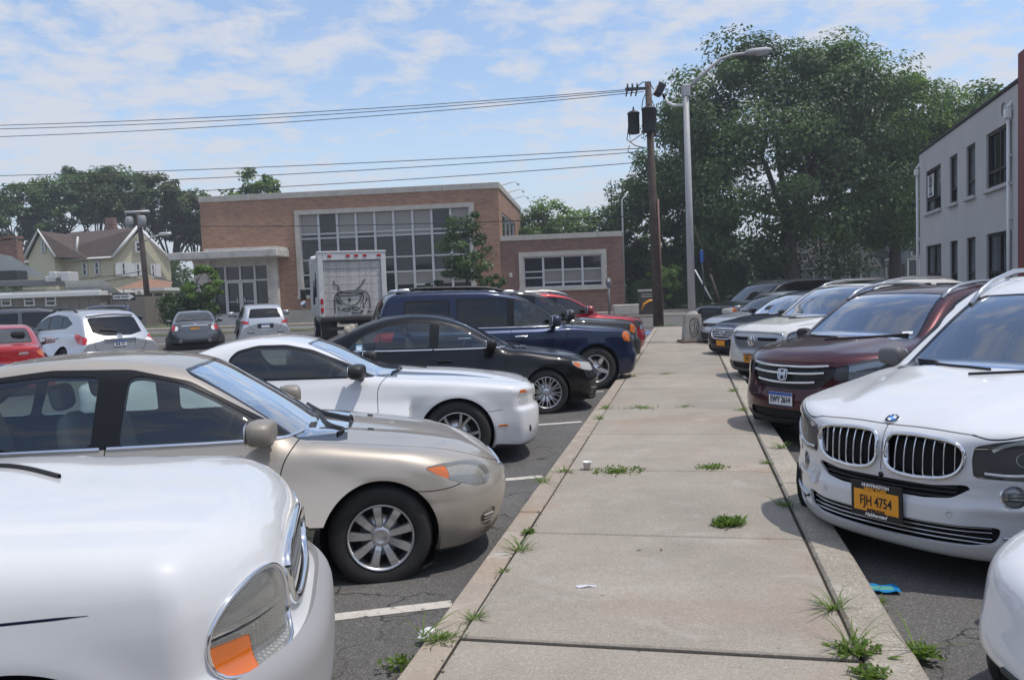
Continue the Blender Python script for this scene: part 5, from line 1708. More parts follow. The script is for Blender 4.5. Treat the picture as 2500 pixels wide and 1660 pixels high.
# ------------------------------------------------------------------ maroon crossover
def maroon_suv():
    d = suv_spec(L=4.53, hw=.91, wheels=[.92, 3.54], zw=.345, ra=.39, wheel=(.347, .225, .23), track=.78, style='fivepair',
                 top=[(0, .78), (.05, .90), (.14, .965), (.35, 1.02), (.7, 1.07), (1.1, 1.115), (1.35, 1.14), (2, 1.1), (4.1, 1.1), (4.53, 1.05)],
                 roof=[(1.0, 1.0), (1.2, 1.10), (1.4, 1.22), (1.8, 1.46), (2.02, 1.555), (2.3, 1.615), (2.8, 1.65), (3.4, 1.63), (3.9, 1.56), (4.15, 1.46), (4.42, 1.15), (4.53, 1.0)],
                 plan=[(0, .85), (.4, .88), (.9, .908), (1.6, .905), (3.2, .905), (4.0, .90), (4.53, .85)],
                 sec=[(.15, -.07), (.25, -.035), (.4, -.012), (.6, 0), (.85, 0), (.93, -.01), (1.0, -.03), (1.08, -.065), (1.2, -.14)],
                 fx=[(.15, .18), (.24, .08), (.32, .02), (.42, 0), (.52, .0), (.58, .015), (.64, .03), (.85, .06), (.92, .10), (1.0, .2)],
                 bot=[(0, .24), (.5, .22), (2, .21), (4.2, .25), (4.53, .34)], clad=lambda u: .36 + .0 * u,
                 gb=[(1.2, .80), (2.0, .83), (3.2, .83), (4.2, .80), (4.53, .78)], belt=[(1.2, 1.08), (2.5, 1.09), (4.3, 1.15)], tum=.25, tum2=.16,
                 fa=.52, fp=2.5, k_top=.055, k_front=.04, bow=.18, crown=.07, fx_sm=.015, crown_p=2.4, ws=(1.10, .69, 1.555, .57, .03), under=.22,
                 hoodfun=lambda u, y: (.018 / (1 + np.exp((np.abs(y) - (.34 + .2 * u)) / .035))) * np.clip((u - .05) / .3, 0, 1) * np.clip((1.5 - u) / .4, 0, 1),
                 cowl=[(1.10, -.1), (1.13, .36), (1.23, .60), (1.32, .70), (1.37, .70), (1.33, .56), (1.24, .3), (1.22, -.1)],
                 dlo=[[(1.5, 1.10), (1.8, 1.32), (2.05, 1.46), (2.35, 1.53), (3.0, 1.55), (3.6, 1.5), (4.0, 1.36), (3.8, 1.16)]],
                 wina=[(1.56, 1.56, 2.45, 2.4, None), (2.56, 2.5, 3.4, 3.35, PRIV), (3.5, 3.44, 4.2, 4.2, PRIV)], win_z=(1.1, 1.55),
                 head=[(('f', 42), [(.50, .745), (.50, .86), (.62, .90), (.82, .945), (1.06, .985), (1.22, 1.0), (1.10, .90), (.95, .82), (.76, .755)], dict(u1=1.15))],
                 lens=[('amber', ('f', 42), [(1.02, .93), (1.16, .975), (1.22, 1.01), (1.12, .90)], {}), ('refl2', ('f', 42), [(.47, .72), (.49, .88), (.66, .9), (.64, .73)], {})],
                 refl_mat=pbr('reflector_grey', (.30, .31, .33), .25, .8),
                 mirror=(1.64, .98, 1.10, (.12, .2, .14), BLACKP), mirror_stalk=.06, stalk_mat=BLACKP,
                 seats=[(2.5, .38), (2.5, -.38)], dash=(1.5, .98), cab=(1.3, 4.3), zseat=.66,
                 regions=[('gr', 'front', [(-.1, .90), (.36, .895), (.54, .88), (.52, .78), (.42, .68), (.30, .64), (-.1, .63)], dict(u1=.6, smooth=1)),
                          ('gl', 'front', [(-.1, .42), (.5, .42), (.52, .32), (-.1, .30)], dict(u1=.6)),
                          ('fog', ('f', 35), [(.78, .42), (.80, .50), (.90, .52), (.94, .46), (.90, .39)], dict(u1=.8))],
                 region_parts=[('gr', 'grille', BLACKP, -.03, .03), ('gl', 'lower_grille', DARK, -.03, .03), ('fog', 'fog_light_recess', BLACKP, -.02, .02)],
                 seams=[('side', [(1.36, 1.11), (1.44, 1.0), (1.45, .6), (1.42, .30)], dict(y0=.3)), ('side', [(2.5, 1.12), (2.5, .30)], dict(y0=.3)),
                        ('front', [(-.5, .915), (0, .92), (.5, .915)], dict(u1=.5, w=.003))],
                 panels=[], panel_parts=[])

    def extra(c, d, root, pm):
        for (z0, z1, hw_) in ((.87, .875, .47), (.80, .805, .44), (.70, .71, .36)):
            c.ribbon('grille_bar', 'front', [(-hw_, z1 + .012), (-hw_ * .6, z1), (0, z0), (hw_ * .6, z1), (hw_, z1 + .012)], .026, .022, CHROME, root, off=-.004)
        for z_ in (.835, .755, .67):
            c.ribbon('grille_slat', 'front', [(-.42, z_), (.42, z_)], .012, .012, BLACKP, root, off=-.02, smooth=0)
        M = c.frame_at('front', (0, .785), 1, .012, True)
        m = MB()
        ring = rounded([(-.062, .055), (.062, .055), (.052, -.055), (-.052, -.055)], .03, 5)
        m.tube([(a, b, .006) for a, b in ring] + [(ring[0][0], ring[0][1], .006)], .007, 8, 0, False)
        m.prism(ring, -.004, .002, 1)
        for sx in (-1, 1):
            m.prism([(sx * .042, .045), (sx * .020, .045), (sx * .017, 0), (sx * .020, -.045), (sx * .036, -.045)] if sx > 0 else [(-.036, -.045), (-.020, -.045), (-.017, 0), (-.020, .045), (-.042, .045)], .002, .013, 0)
        m.box((0, 0, .007), (.04, .018, .011), 0)
        place(m.build('grille_badge', [CHROME, BLACKI], root), M)
        plate_number(c, root, 'front', (0, .525), 'EWY 2614', 'blue', .015)
        for sd in (1, -1):
            M = c.frame_at(('f', 35), (.86, .455), sd, -.01, True)
            m = MB(); m.lathe([(.045, 0), (.04, .012), (0, .014)], 20, 0); place(m.build('fog_light', [REFLECT], root), M)
        wipers(c, root, [[(-.62, 1.115), (-.2, 1.12), (.02, 1.115)], [(-.05, 1.10), (.35, 1.125), (.6, 1.14)]])
        roof_rails(c, root, 2.0, 3.95, .60, SATIN, .05, .04)
        c.ribbon('inspection_sticker', 'front', [(.52, 1.155), (.62, 1.16)], .05, .002, WHITEP, root, smooth=0)
    return std_car(d, 'maroon_crossover', 'dark maroon crossover with three-bar chrome grille and blue-topped white plate', MAROON, (2.84, 8.66), -122, -.14, -.3, .024, 'car', RIGHT_ROW, interior=FABD, extra=extra)


# ------------------------------------------------------------------ cream white suv
def cream_suv():
    d = suv_spec(L=4.84, hw=.99, wheels=[.93, 3.68], zw=.37, ra=.415, wheel=(.372, .24, .25), track=.85, style='fivepair',
                 top=[(0, .80), (.05, .93), (.15, 1.0), (.4, 1.045), (.8, 1.09), (1.35, 1.15), (2, 1.12), (4.4, 1.12), (4.84, 1.08)],
                 roof=[(1.05, 1.02), (1.25, 1.12), (1.5, 1.27), (1.9, 1.53), (2.12, 1.625), (2.45, 1.69), (3.0, 1.73), (3.8, 1.72), (4.3, 1.66), (4.5, 1.58), (4.72, 1.25), (4.83, 1.0)],
                 fx=[(.15, .18), (.24, .08), (.34, .02), (.45, 0), (.58, .005), (.66, .03), (.85, .04), (.93, .08), (1.02, .2)], clad=lambda u: .44 + 0 * u, clad_mat=pbr('grey_cladding', (.12, .12, .115), .55),
                 fa=.42, fp=2.8, bow=.16, ws=(1.12, .75, 1.62, .64, .02), crown=.06, k_front=.05,
                 hoodfun=lambda u, y: (.018 / (1 + np.exp((np.abs(y) - (.42 + .16 * u)) / .03))) * np.clip((u - .05) / .3, 0, 1) * np.clip((1.6 - u) / .4, 0, 1),
                 cowl=[(1.15, -.1), (1.18, .4), (1.28, .66), (1.37, .75), (1.42, .75), (1.37, .58), (1.29, .3), (1.27, -.1)],
                 mirror=(1.72, 1.04, 1.16, (.13, .22, .16), BLACKP),
                 head=[(('f', 38), [(.62, .80), (.63, .92), (.72, .96), (.98, .99), (1.04, .96), (.98, .86), (.82, .80)], dict(u1=.95))], lens=[],
                 refl_mat=pbr('reflector_grey', (.30, .31, .33), .25, .8),
                 regions=[('gr', 'front', [(-.1, .93), (.56, .925), (.60, .86), (.50, .72), (.30, .62), (-.1, .60)], dict(u1=.5, smooth=.6)), ('gl', 'front', [(-.1, .42), (.55, .42), (.5, .32), (-.1, .32)], dict(u1=.5)),
                          ('gd', 'front', [(.1, .86), (.54, .855), (.48, .80), (.12, .80)], dict(u1=.5, smooth=.4, over=['gr']))],
                 region_parts=[('gr', 'grille', pbr('grille_silver', (.42, .43, .45), .3, .8), -.01, .02), ('gl', 'lower_grille', DARK, -.03, .03), ('gd', 'grille_slot', DARK, -.03, .03)],
                 seams=[('side', [(1.42, 1.12), (1.48, 1.0), (1.49, .6), (1.46, .30)], dict(y0=.3)), ('front', [(-.6, .945), (0, .95), (.6, .945)], dict(u1=.5, w=.004))], panels=[], panel_parts=[])

    def extra(c, d, root, pm):
        c.ribbon('grille_surround', 'front', [(-.57, .935), (0, .942), (.57, .935), (.61, .86), (.51, .715), (.30, .61), (0, .59), (-.30, .61), (-.51, .715), (-.61, .86)], .022, .015, SATIN, root, closed=True, smooth=1)
        M = c.frame_at('front', (0, .80), 1, .012, True)
        m = MB()
        ring = [(.075 * math.cos(a), .085 * math.sin(a), .004) for a in np.linspace(0, 2 * math.pi, 25)]
        m.tube(ring, .009, 8, 0, False)
        for sx in (-1, 1):
            m.tube([(sx * .035, -.07, .006), (sx * .012, .02, .006), (sx * .006, .07, .006)], .012, 6, 0)
        m.box((0, -.012, .006), (.05, .014, .01), 0)
        place(m.build('grille_badge', [CHROME], root), M)
        plate_number(c, root, 'front', (0, .50), 'FZD A21', 'orange', .02)
        wipers(c, root, [[(-.68, 1.135), (-.2, 1.14), (.02, 1.135)], [(-.05, 1.12), (.4, 1.145), (.66, 1.16)]])
        roof_rails(c, root, 2.2, 4.2, .64, SATIN, .035, .035)
        c.ribbon('sunroof', 'top', [(2.35, 0), (2.9, 0)], .9, .004, GLOSSB, root, smooth=0)
        c.ribbon('parking_notice', 'front', [(.55, 1.18), (.63, 1.185)], .05, .002, WHITEP, root, smooth=0)
    return std_car(d, 'cream_suv', 'cream white utility vehicle with silver shield grille and grey lower bumper', WHITE3, (3.95, 13.57), -115, -.145, 0, .028, 'car', RIGHT_ROW, interior=FABD, extra=extra)
# ------------------------------------------------------------------ more distant vehicles
NOSEAM = dict(seams=[], panels=[], panel_parts=[])


def dark_hybrid_sedan():
    d = sedan_spec(L=4.82, hw=.917, style='fivepair', wheels=[.9, 3.7], track=.80, head=[(('f', 45), [(.50, .58), (.52, .66), (.66, .70), (.86, .74), (1.02, .76), (.96, .66), (.80, .60), (.62, .56)], dict(u1=1.0))], lens=[],
                   regions=[('gr', 'front', [(-.1, .70), (.34, .69), (.44, .68), (.40, .56), (.28, .50), (-.1, .49)], dict(u1=.5, smooth=1)), ('gl', 'front', [(-.1, .34), (.6, .34), (.6, .22), (-.1, .22)], dict(u1=.6))],
                   region_parts=[('gr', 'grille', GLOSSB, -.02, .02), ('gl', 'lower_grille', BLACKP, -.03, .03)], zscale=1.04, **NOSEAM)

    def extra(c, d, root, pm):
        for z_ in (.545, .595, .645, .685):
            c.ribbon('grille_bar', 'front', [(-.36, z_ + .004), (0, z_), (.36, z_ + .004)], .022, .018, CHROME, root, off=-.006)
        c.ribbon('grille_surround', 'front', [(-.45, .69), (0, .71), (.45, .69), (.41, .55), (.28, .485), (0, .475), (-.28, .485), (-.41, .55)], .03, .02, CHROME, root, closed=True)
        M = c.frame_at('front', (0, .61), 1, .02, True)
        m = MB(); m.tube([(.085 * math.cos(a), .045 * math.sin(a), 0) for a in np.linspace(0, 2 * math.pi, 21)], .008, 6, 0, False)
        for sx in (-.03, .035): m.tube([(sx - .012, -.035, 0), (sx + .012, .035, 0)], .009, 5)
        m.tube([(-.04, -.012, 0), (.04, .012, 0)], .008, 5); place(m.build('grille_badge', [CHROME], root), M)
        plate_number(c, root, 'front', (0, .40), '', 'orange', .02)
        wipers(c, root, [[(-.55, .945), (-.1, .96), (.05, .965)], [(0, .935), (.4, .965), (.6, .98)]])
    return std_car(d, 'dark_blue_sedan', 'dark blue sedan with wide chrome-barred grille and small orange plate', NAVYP, (4.70, 18.4), -112, -.13, 0, .034, 'car', RIGHT_ROW, interior=FABT, extra=extra)


def right_back():
    d = sedan_spec(L=4.7, h=.05, **NOSEAM)
    std_car(d, 'silver_sedan', 'silver sedan mostly hidden behind the dark blue sedan', SILVER, (5.35, 22.0), -112, -.12, 0, .045, 'car', RIGHT_ROW, far=True)
    d = suv_spec(L=4.6, **NOSEAM)
    std_car(d, 'black_crossover', 'black crossover, farthest of the right row beside the guy wire', BLACK1, (6.05, 25.4), -112, -.12, 0, .05, 'car', RIGHT_ROW, far=True)


def left_back():
    d = suv_spec(L=4.5, hw=.93, head=[(('f', 48), [(.70, .78), (.72, .95), (.90, .97), (.94, .80)], dict(u1=.9))], lens=[('amber', ('f', 48), [(.70, .76), (.70, 1.0), (.96, 1.0), (.96, .76)], {})],
                 regions=[('bump', 'side', [(-.3, .35), (-.3, .66), (.3, .64), (.36, .35)], {})], region_parts=[('bump', 'front_bumper', BLACKP, .03, .04)], **NOSEAM)
    std_car(d, 'black_off_roader', 'dull black off-roader between the navy vehicle and the red crossover', paint('black_paint_dull', (.016, .016, .017), 0, .5, .02), (2.62, 17.9), 77, -.12, 0, .04, 'car', LEFT_ROW, far=False, interior=FABD)
    d = suv_spec(L=4.45, hw=.91, top=[(0, .70), (.06, .86), (.2, .96), (.6, 1.04), (1.1, 1.10), (1.5, 1.14), (2, 1.12), (4.1, 1.12), (4.45, 1.0)],
                 roof=[(1.0, 1.0), (1.25, 1.12), (1.5, 1.27), (1.9, 1.50), (2.15, 1.60), (2.6, 1.66), (3.2, 1.66), (3.8, 1.6), (4.1, 1.5), (4.35, 1.15), (4.44, .95)],
                 wheels=[.9, 3.5], fa=.46, fp=2.7, k_top=.15, k_front=.12, plan=[(0, .84), (.4, .88), (.9, .905), (3.2, .91), (4.45, .86)], gb=[(1.2, .80), (2.0, .84), (3.6, .84), (4.45, .8)],
                 dlo=[[(1.5, 1.13), (1.8, 1.33), (2.1, 1.50), (2.5, 1.56), (3.6, 1.56), (3.95, 1.42), (3.9, 1.16)]], wina=[(1.6, 1.6, 2.4, 2.4, None), (2.5, 2.46, 3.3, 3.3, PRIV), (3.4, 3.4, 4, 4, PRIV)],
                 head=[(('f', 48), [(.52, .72), (.54, .84), (.74, .90), (.96, .96), (.92, .80), (.74, .70)], dict(u1=.9))], lens=[], regions=[], region_parts=[], **NOSEAM)
    def extra(c, d, root, pm):
        roof_rails(c, root, 2.0, 4.0, .60, SATIN, .05, .05)
    std_car(d, 'red_crossover', 'red crossover with silver roof rails at the far end of the left row', REDP2, (3.22, 20.4), 76, -.11, 0, .04, 'car', LEFT_ROW, interior=FABD, extra=extra)


def rear_cars():
    # grey sedan, seen from behind
    d = sedan_spec(L=4.86, hw=.915, tail=[(('r', 38), [(.56, .74), (.58, .88), (.74, .93), (.96, .94), (.94, .82), (.78, .72)], dict(u0=4.0))], lens=[('tclear', ('r', 38), [(.52, .70), (.56, .95), (.66, .95), (.66, .70)], {})],
                   bl=(1.08, .62, 1.36, .52, 0), rx=[(.2, .12), (.3, .04), (.45, 0), (.6, 0), (.66, .03), (.9, .06), (1.05, .06)], bot=[(0, .2), (4.2, .2), (4.86, .30)], under=.28, **NOSEAM)

    def extra(c, d, root, pm):
        c.ribbon('boot_trim', 'rear', [(-.46, .90), (0, .915), (.46, .90)], .045, .012, CHROME, root)
        c.ribbon('lip_spoiler', 'rear', [(-.66, 1.07), (0, 1.09), (.66, 1.07)], .05, .03, BLACKP, root)
        plate_number(c, root, 'rear', (0, .80), '', 'orange', .012)
        c.ribbon('boot_seam', 'rear', [(-.56, 1.04), (-.58, .82), (-.44, .68), (0, .66), (.44, .68), (.58, .82), (.56, 1.04)], .012, .001, DARK, root)
        for sx in (-.5, .5):
            M = c.frame_at('rear', (abs(sx), .34), 1 if sx > 0 else -1, .0, False)
            m = MB(); m.lathe([(.055, -.05), (.055, .06), (.045, .06), (.045, 0)], 14); place(m.build('exhaust_tip', [CHROME], root), M)
        M = c.frame_at('rear', (0, .97), 1, .01, True); m = MB(); m.lathe([(.05, 0), (.045, .01), (.03, .01)], 16); place(m.build('boot_badge', [CHROME], root), M)
    az = -21
    tl = np.array([-11.75, 30.4]); n_ = np.array([tl[0] + math.sin(rad(az)) * 4.86, tl[1] + math.cos(rad(az)) * 4.86])
    std_car(d, 'grey_sedan', 'dark grey sedan seen from behind with chrome boot strip and orange plate', GREYM, n_, az, -.15, 0, .036, 'car', FAR_ROW, far=True, extra=extra)
    # silver small crossover
    d = suv_spec(L=4.3, hw=.885, wheels=[.9, 3.57], ra=.38, zw=.34, wheel=(.342, .22, .22), track=.77,
                 top=[(0, .78), (.1, .92), (.5, 1.0), (1.2, 1.08), (2, 1.08), (3.9, 1.08), (4.3, 1.02)],
                 roof=[(1.0, .98), (1.25, 1.1), (1.9, 1.47), (2.3, 1.59), (2.8, 1.62), (3.5, 1.58), (3.9, 1.50), (4.05, 1.36), (4.25, 1.06), (4.3, .9)], wina=[(1.6, 1.6, 2.4, 2.4, None), (2.5, 2.46, 3.3, 3.3, PRIV)], win_z=(1.1, 1.5),
                 dlo=[[(1.5, 1.1), (2.0, 1.40), (2.4, 1.5), (3.3, 1.5), (3.8, 1.35), (3.7, 1.12)]], bl=(1.10, .58, 1.43, .50, 0), plan=[(0, .82), (.4, .86), (1, .88), (3.4, .885), (4.3, .84)],
                 gb=[(1.2, .78), (2, .80), (3.5, .79), (4.3, .72)], tum=.26, rx=[(.25, .10), (.35, .03), (.5, 0), (.62, 0), (.7, .05), (1.0, .08), (1.15, .12)], raa=.2, rp=2.8,
                 tail=[(('r', 35), [(.52, .86), (.50, .93), (.70, 1.0), (.92, 1.05), (.94, .92), (.76, .85)], dict(u0=3.6))], lens=[], regions=[('pl', 'rear', [(-.3, .86), (.3, .86), (.3, .68), (-.3, .68)], dict(u0=3.8)), ('diff', 'rear', [(-.5, .40), (.5, .40), (.4, .28), (-.4, .28)], dict(u0=3.8))],
                 region_parts=[('pl', 'plate_recess', GREYM, -.02, .02), ('diff', 'bumper_inset', BLACKP, -.01, .01)], **NOSEAM)

    def extra2(c, d, root, pm):
        plate_number(c, root, 'rear', (0, .77), '', 'blue', .0)
        for sx in (.55, -.55): c.ribbon('reflector_strip', 'rear', [(sx - .13 * np.sign(sx), .52), (sx + .13 * np.sign(sx), .53)], .035, .006, BLACKP, root, smooth=0)
        c.ribbon('rear_wiper', 'rear', [(0, 1.13), (.3, 1.16)], .025, .02, BLACKP, root, smooth=0)
        c.ribbon('hatch_seam', 'rear', [(-.62, 1.06), (-.60, .80), (-.5, .62), (0, .60), (.5, .62), (.60, .80), (.62, 1.06)], .012, .001, DARK, root)
        M = c.frame_at('rear', (.52, .3), 1, .02, False); m = MB(); m.lathe([(.05, -.05), (.05, .05), (.04, .05), (.04, 0)], 12); place(m.build('exhaust_tip', [CHROME], root), M)
    az = -22
    tl = np.array([-9.42, 31.4]); n_ = np.array([tl[0] + math.sin(rad(az)) * 4.3, tl[1] + math.cos(rad(az)) * 4.3])
    std_car(d, 'silver_small_crossover', 'small silver crossover seen from behind, parked before the entrance steps', SILVER, n_, az, -.15, 0, .036, 'car', FAR_ROW, far=True, extra=extra2)
    # silver rounded crossover
    d = suv_spec(L=4.8, hw=.94, wheels=[.95, 3.78], plan=[(0, .86), (.5, .91), (1.2, .935), (3.6, .94), (4.3, .92), (4.8, .84)], mirror=(1.8, 1.04, 1.18, (.17, .27, .22), BLACKP),
                 top=[(0, .8), (.1, .95), (.5, 1.03), (1.4, 1.12), (2, 1.10), (4.2, 1.12), (4.8, 1.04)],
                 roof=[(1.1, 1.0), (1.4, 1.14), (2.0, 1.5), (2.4, 1.63), (3.0, 1.69), (3.8, 1.65), (4.2, 1.58), (4.36, 1.47), (4.66, 1.13), (4.8, .95)], umid=3.0,
                 dlo=[[(1.6, 1.14), (2.0, 1.38), (2.4, 1.52), (3.0, 1.57), (3.6, 1.52), (4.0, 1.34), (3.7, 1.22)]], wina=[(1.7, 1.7, 2.6, 2.55, None), (2.68, 2.63, 3.4, 3.35, None), (3.44, 3.39, 4.1, 4.1, None)], win_z=(1.15, 1.55),
                 bl=(1.10, .60, 1.47, .56, .07), gb=[(1.2, .84), (2, .87), (3.6, .86), (4.8, .78)], tum=.28, raa=.24, rp=2.6, bow_r=.9, k_rear=.12,
                 tail=[(('r', 42), [(.42, .86), (.62, .98), (.86, 1.08), (1.02, 1.10), (.96, .96), (.84, .84), (.62, .83)], dict(u0=4.0))], lens=[('tclear', ('r', 42), [(.42, .80), (.44, .96), (.62, .92), (.62, .80)], {})],
                 regions=[('pl', 'rear', [(-.40, .92), (.40, .92), (.36, .72), (-.36, .72)], dict(u0=4))], region_parts=[('pl', 'plate_recess', SILVER, -.025, .025)], **NOSEAM)

    def extra3(c, d, root, pm):
        plate_number(c, root, 'rear', (0, .81), 'BUB 1721', 'blue', .0)
        roof_rails(c, root, 2.2, 3.9, .62, BLACKP, .05, .05)
        c.ribbon('brake_light', 'rear', [(-.25, 1.555), (0, 1.57), (.25, 1.555)], .04, .02, REDL, root)
        c.ribbon('rear_spoiler', 'rear', [(-.56, 1.50), (0, 1.545), (.56, 1.50)], .05, .05, pm, root)
        c.ribbon('rear_wiper', 'rear', [(.02, 1.13), (.4, 1.17)], .035, .03, BLACKP, root, smooth=0)
        c.ribbon('hatch_seam', 'rear', [(-.66, .96), (-.62, .72), (-.5, .58), (0, .56), (.5, .58), (.62, .72), (.66, .96)], .01, .001, DARK, root)
        c.ribbon('hatch_trim', 'rear', [(-.40, .935), (.40, .935)], .02, .012, CHROME, root, smooth=0)
        M = c.frame_at('rear', (0, 1.0), 1, .01, True); m = MB(); m.lathe([(.07, 0), (.062, .014), (.05, .01)], 20); m.box((0, 0, .01), (.16, .02, .012)); place(m.build('hatch_badge', [CHROME], root), M)
        for u_ in (2.5, 3.3): c.ribbon('door_handle', 'side', [(u_ - .1, .98), (u_ + .1, .985)], .035, .03, CHROME, root, mirror=True, smooth=0)
    az = -50
    tl = np.array([-9.75, 20.4]); n_ = np.array([tl[0] + math.sin(rad(az)) * 4.8, tl[1] + math.cos(rad(az)) * 4.8])
    std_car(d, 'silver_rounded_crossover', 'large silver crossover seen from behind with broad rear window and black roof rails', SILVER, n_, az, -.14, 0, .030, 'car', FAR_ROW, far=False, glass=PRIV, ws=WSGLASS, interior=None, extra=extra3)
    # red sedan at the left edge
    d = sedan_spec(L=4.5, hw=.86, umid=2.7, tail=[(('r', 30), [(.60, .72), (.60, .92), (.90, .94), (.92, .72)], dict(u0=3.6))], lens=[('amber', ('r', 30), [(.66, .82), (.66, .97), (.95, .97), (.95, .82)], {})],
                   bl=(1.10, .60, 1.36, .52, 0), raa=.12, rp=3.4, k_rear=.04, rx=[(.2, .12), (.35, .03), (.5, 0), (.62, 0), (.7, .04), (.95, .05), (1.05, .05)], top=sedan_spec()['top'][:-4] + [(3.6, 1.02), (4.1, 1.06), (4.42, 1.03), (4.5, .9)],
                   wheels=[.88, 3.45], plan=[(0, .82), (.9, .855), (3.2, .86), (4.5, .83)], gb=[(1.2, .78), (2.0, .80), (3.2, .80), (4.2, .74)], **NOSEAM)

    def extra4(c, d, root, pm):
        plate_number(c, root, 'rear', (0, .62), 'ELH 5200', 'blue', .012)
        t = link('lettering', text_mesh('AWD', CHROME, .07, .003, .002), root); M = c.frame_at('rear', (.46, .88), -1, .004, True); place(t, M)
        M = c.frame_at('rear', (0, .90), 1, .01, True); m = MB(); m.add(*superegg((0, 0, 0), (.11, .06, .02), 2, 14, 6), 0, True); place(m.build('boot_badge', [CHROME], root), M)
        for sd in (1, -1):
            M = c.frame_at('rear', (.34, .66), sd, .002, True); m = MB(); m.box((0, 0, 0), (.10, .13, .012), bev=.005); place(m.build('reversing_lamp', [REFLECT], root), M)
    az = -30
    tl = np.array([-10.30, 16.35]); n_ = np.array([tl[0] + math.sin(rad(az)) * 4.5, tl[1] + math.cos(rad(az)) * 4.5])
    std_car(d, 'red_sedan', 'bright red older sedan cut by the left edge of the frame', REDP, n_, az, -.16, 0, .034, 'car', FAR_ROW, far=False, interior=FABD, extra=extra4)
    # dark vehicles behind
    for nm, lab, pm, x, y, az, sp in (('dark_green_wagon', 'dark green wagon with roof rack behind the red sedan', paint('dark_green_paint', (.02, .03, .025), .3, .3), -15.6, 29.5, 60, suv_spec(L=4.7, **NOSEAM)),
                                      ('charcoal_crossover', 'charcoal crossover between the dark green wagon and the silver crossover', GREYM, -13.2, 28.8, 62, suv_spec(L=4.6, hw=.92, **NOSEAM)),
                                      ('dark_tall_wagon', 'dark wagon with tall upright tail lights behind the silver crossover', NAVYP, -15.0, 30.6, -26, suv_spec(L=4.6, hw=.92, tail=[(('r', 45), [(.86, 1.02), (.86, 1.62), (1.0, 1.66), (1.06, 1.02)], dict(u0=3.9))], **NOSEAM))):
        if sp.get('tail') and nm != 'dark_tall_wagon': sp['tail'] = []
        def ex(c, d, root, pm_): roof_rails(c, root, 2.2, 4.1, .62, BLACKP, .05, .05)
        std_car(sp, nm, lab, pm, (x + math.sin(rad(az)) * 4.6, y + math.cos(rad(az)) * 4.6) if nm == 'dark_tall_wagon' else (x, y), az, -.15, 0, .05, 'car', FAR_ROW, far=True, extra=ex)


def white_corner_car():
    d = suv_spec(zscale=.74, L=4.7, hw=.90, wheels=[.95, 3.6], regions=[], region_parts=[], head=[], lens=[], fa=.40, fp=2.6, k_front=.12, k_top=.14, under=.53, bot=[(0, .52), (.5, .50), (2, .26), (4.7, .3)],
                 sec=[(.3, -.03), (.4, 0), (.6, 0), (.85, 0), (.95, -.01), (1.05, -.03), (1.14, -.07), (1.25, -.14)], fx=[(.3, .06), (.38, .01), (.44, 0), (.60, .0), (.72, .03), (.9, .08), (.98, .14), (1.05, .25)], **NOSEAM)

    def extra(c, d, root, pm):
        c.ribbon('chin_spoiler', 'front', [(-.7, .55), (0, .54), (.7, .55)], .03, .012, BLACKP, root)
    std_car(d, 'white_corner_car', 'white vehicle in the lower right corner showing only its bumper corner', WHITE1, (1.88, 2.10), -122, -.17, 0, .026, 'car', RIGHT_ROW, extra=extra)


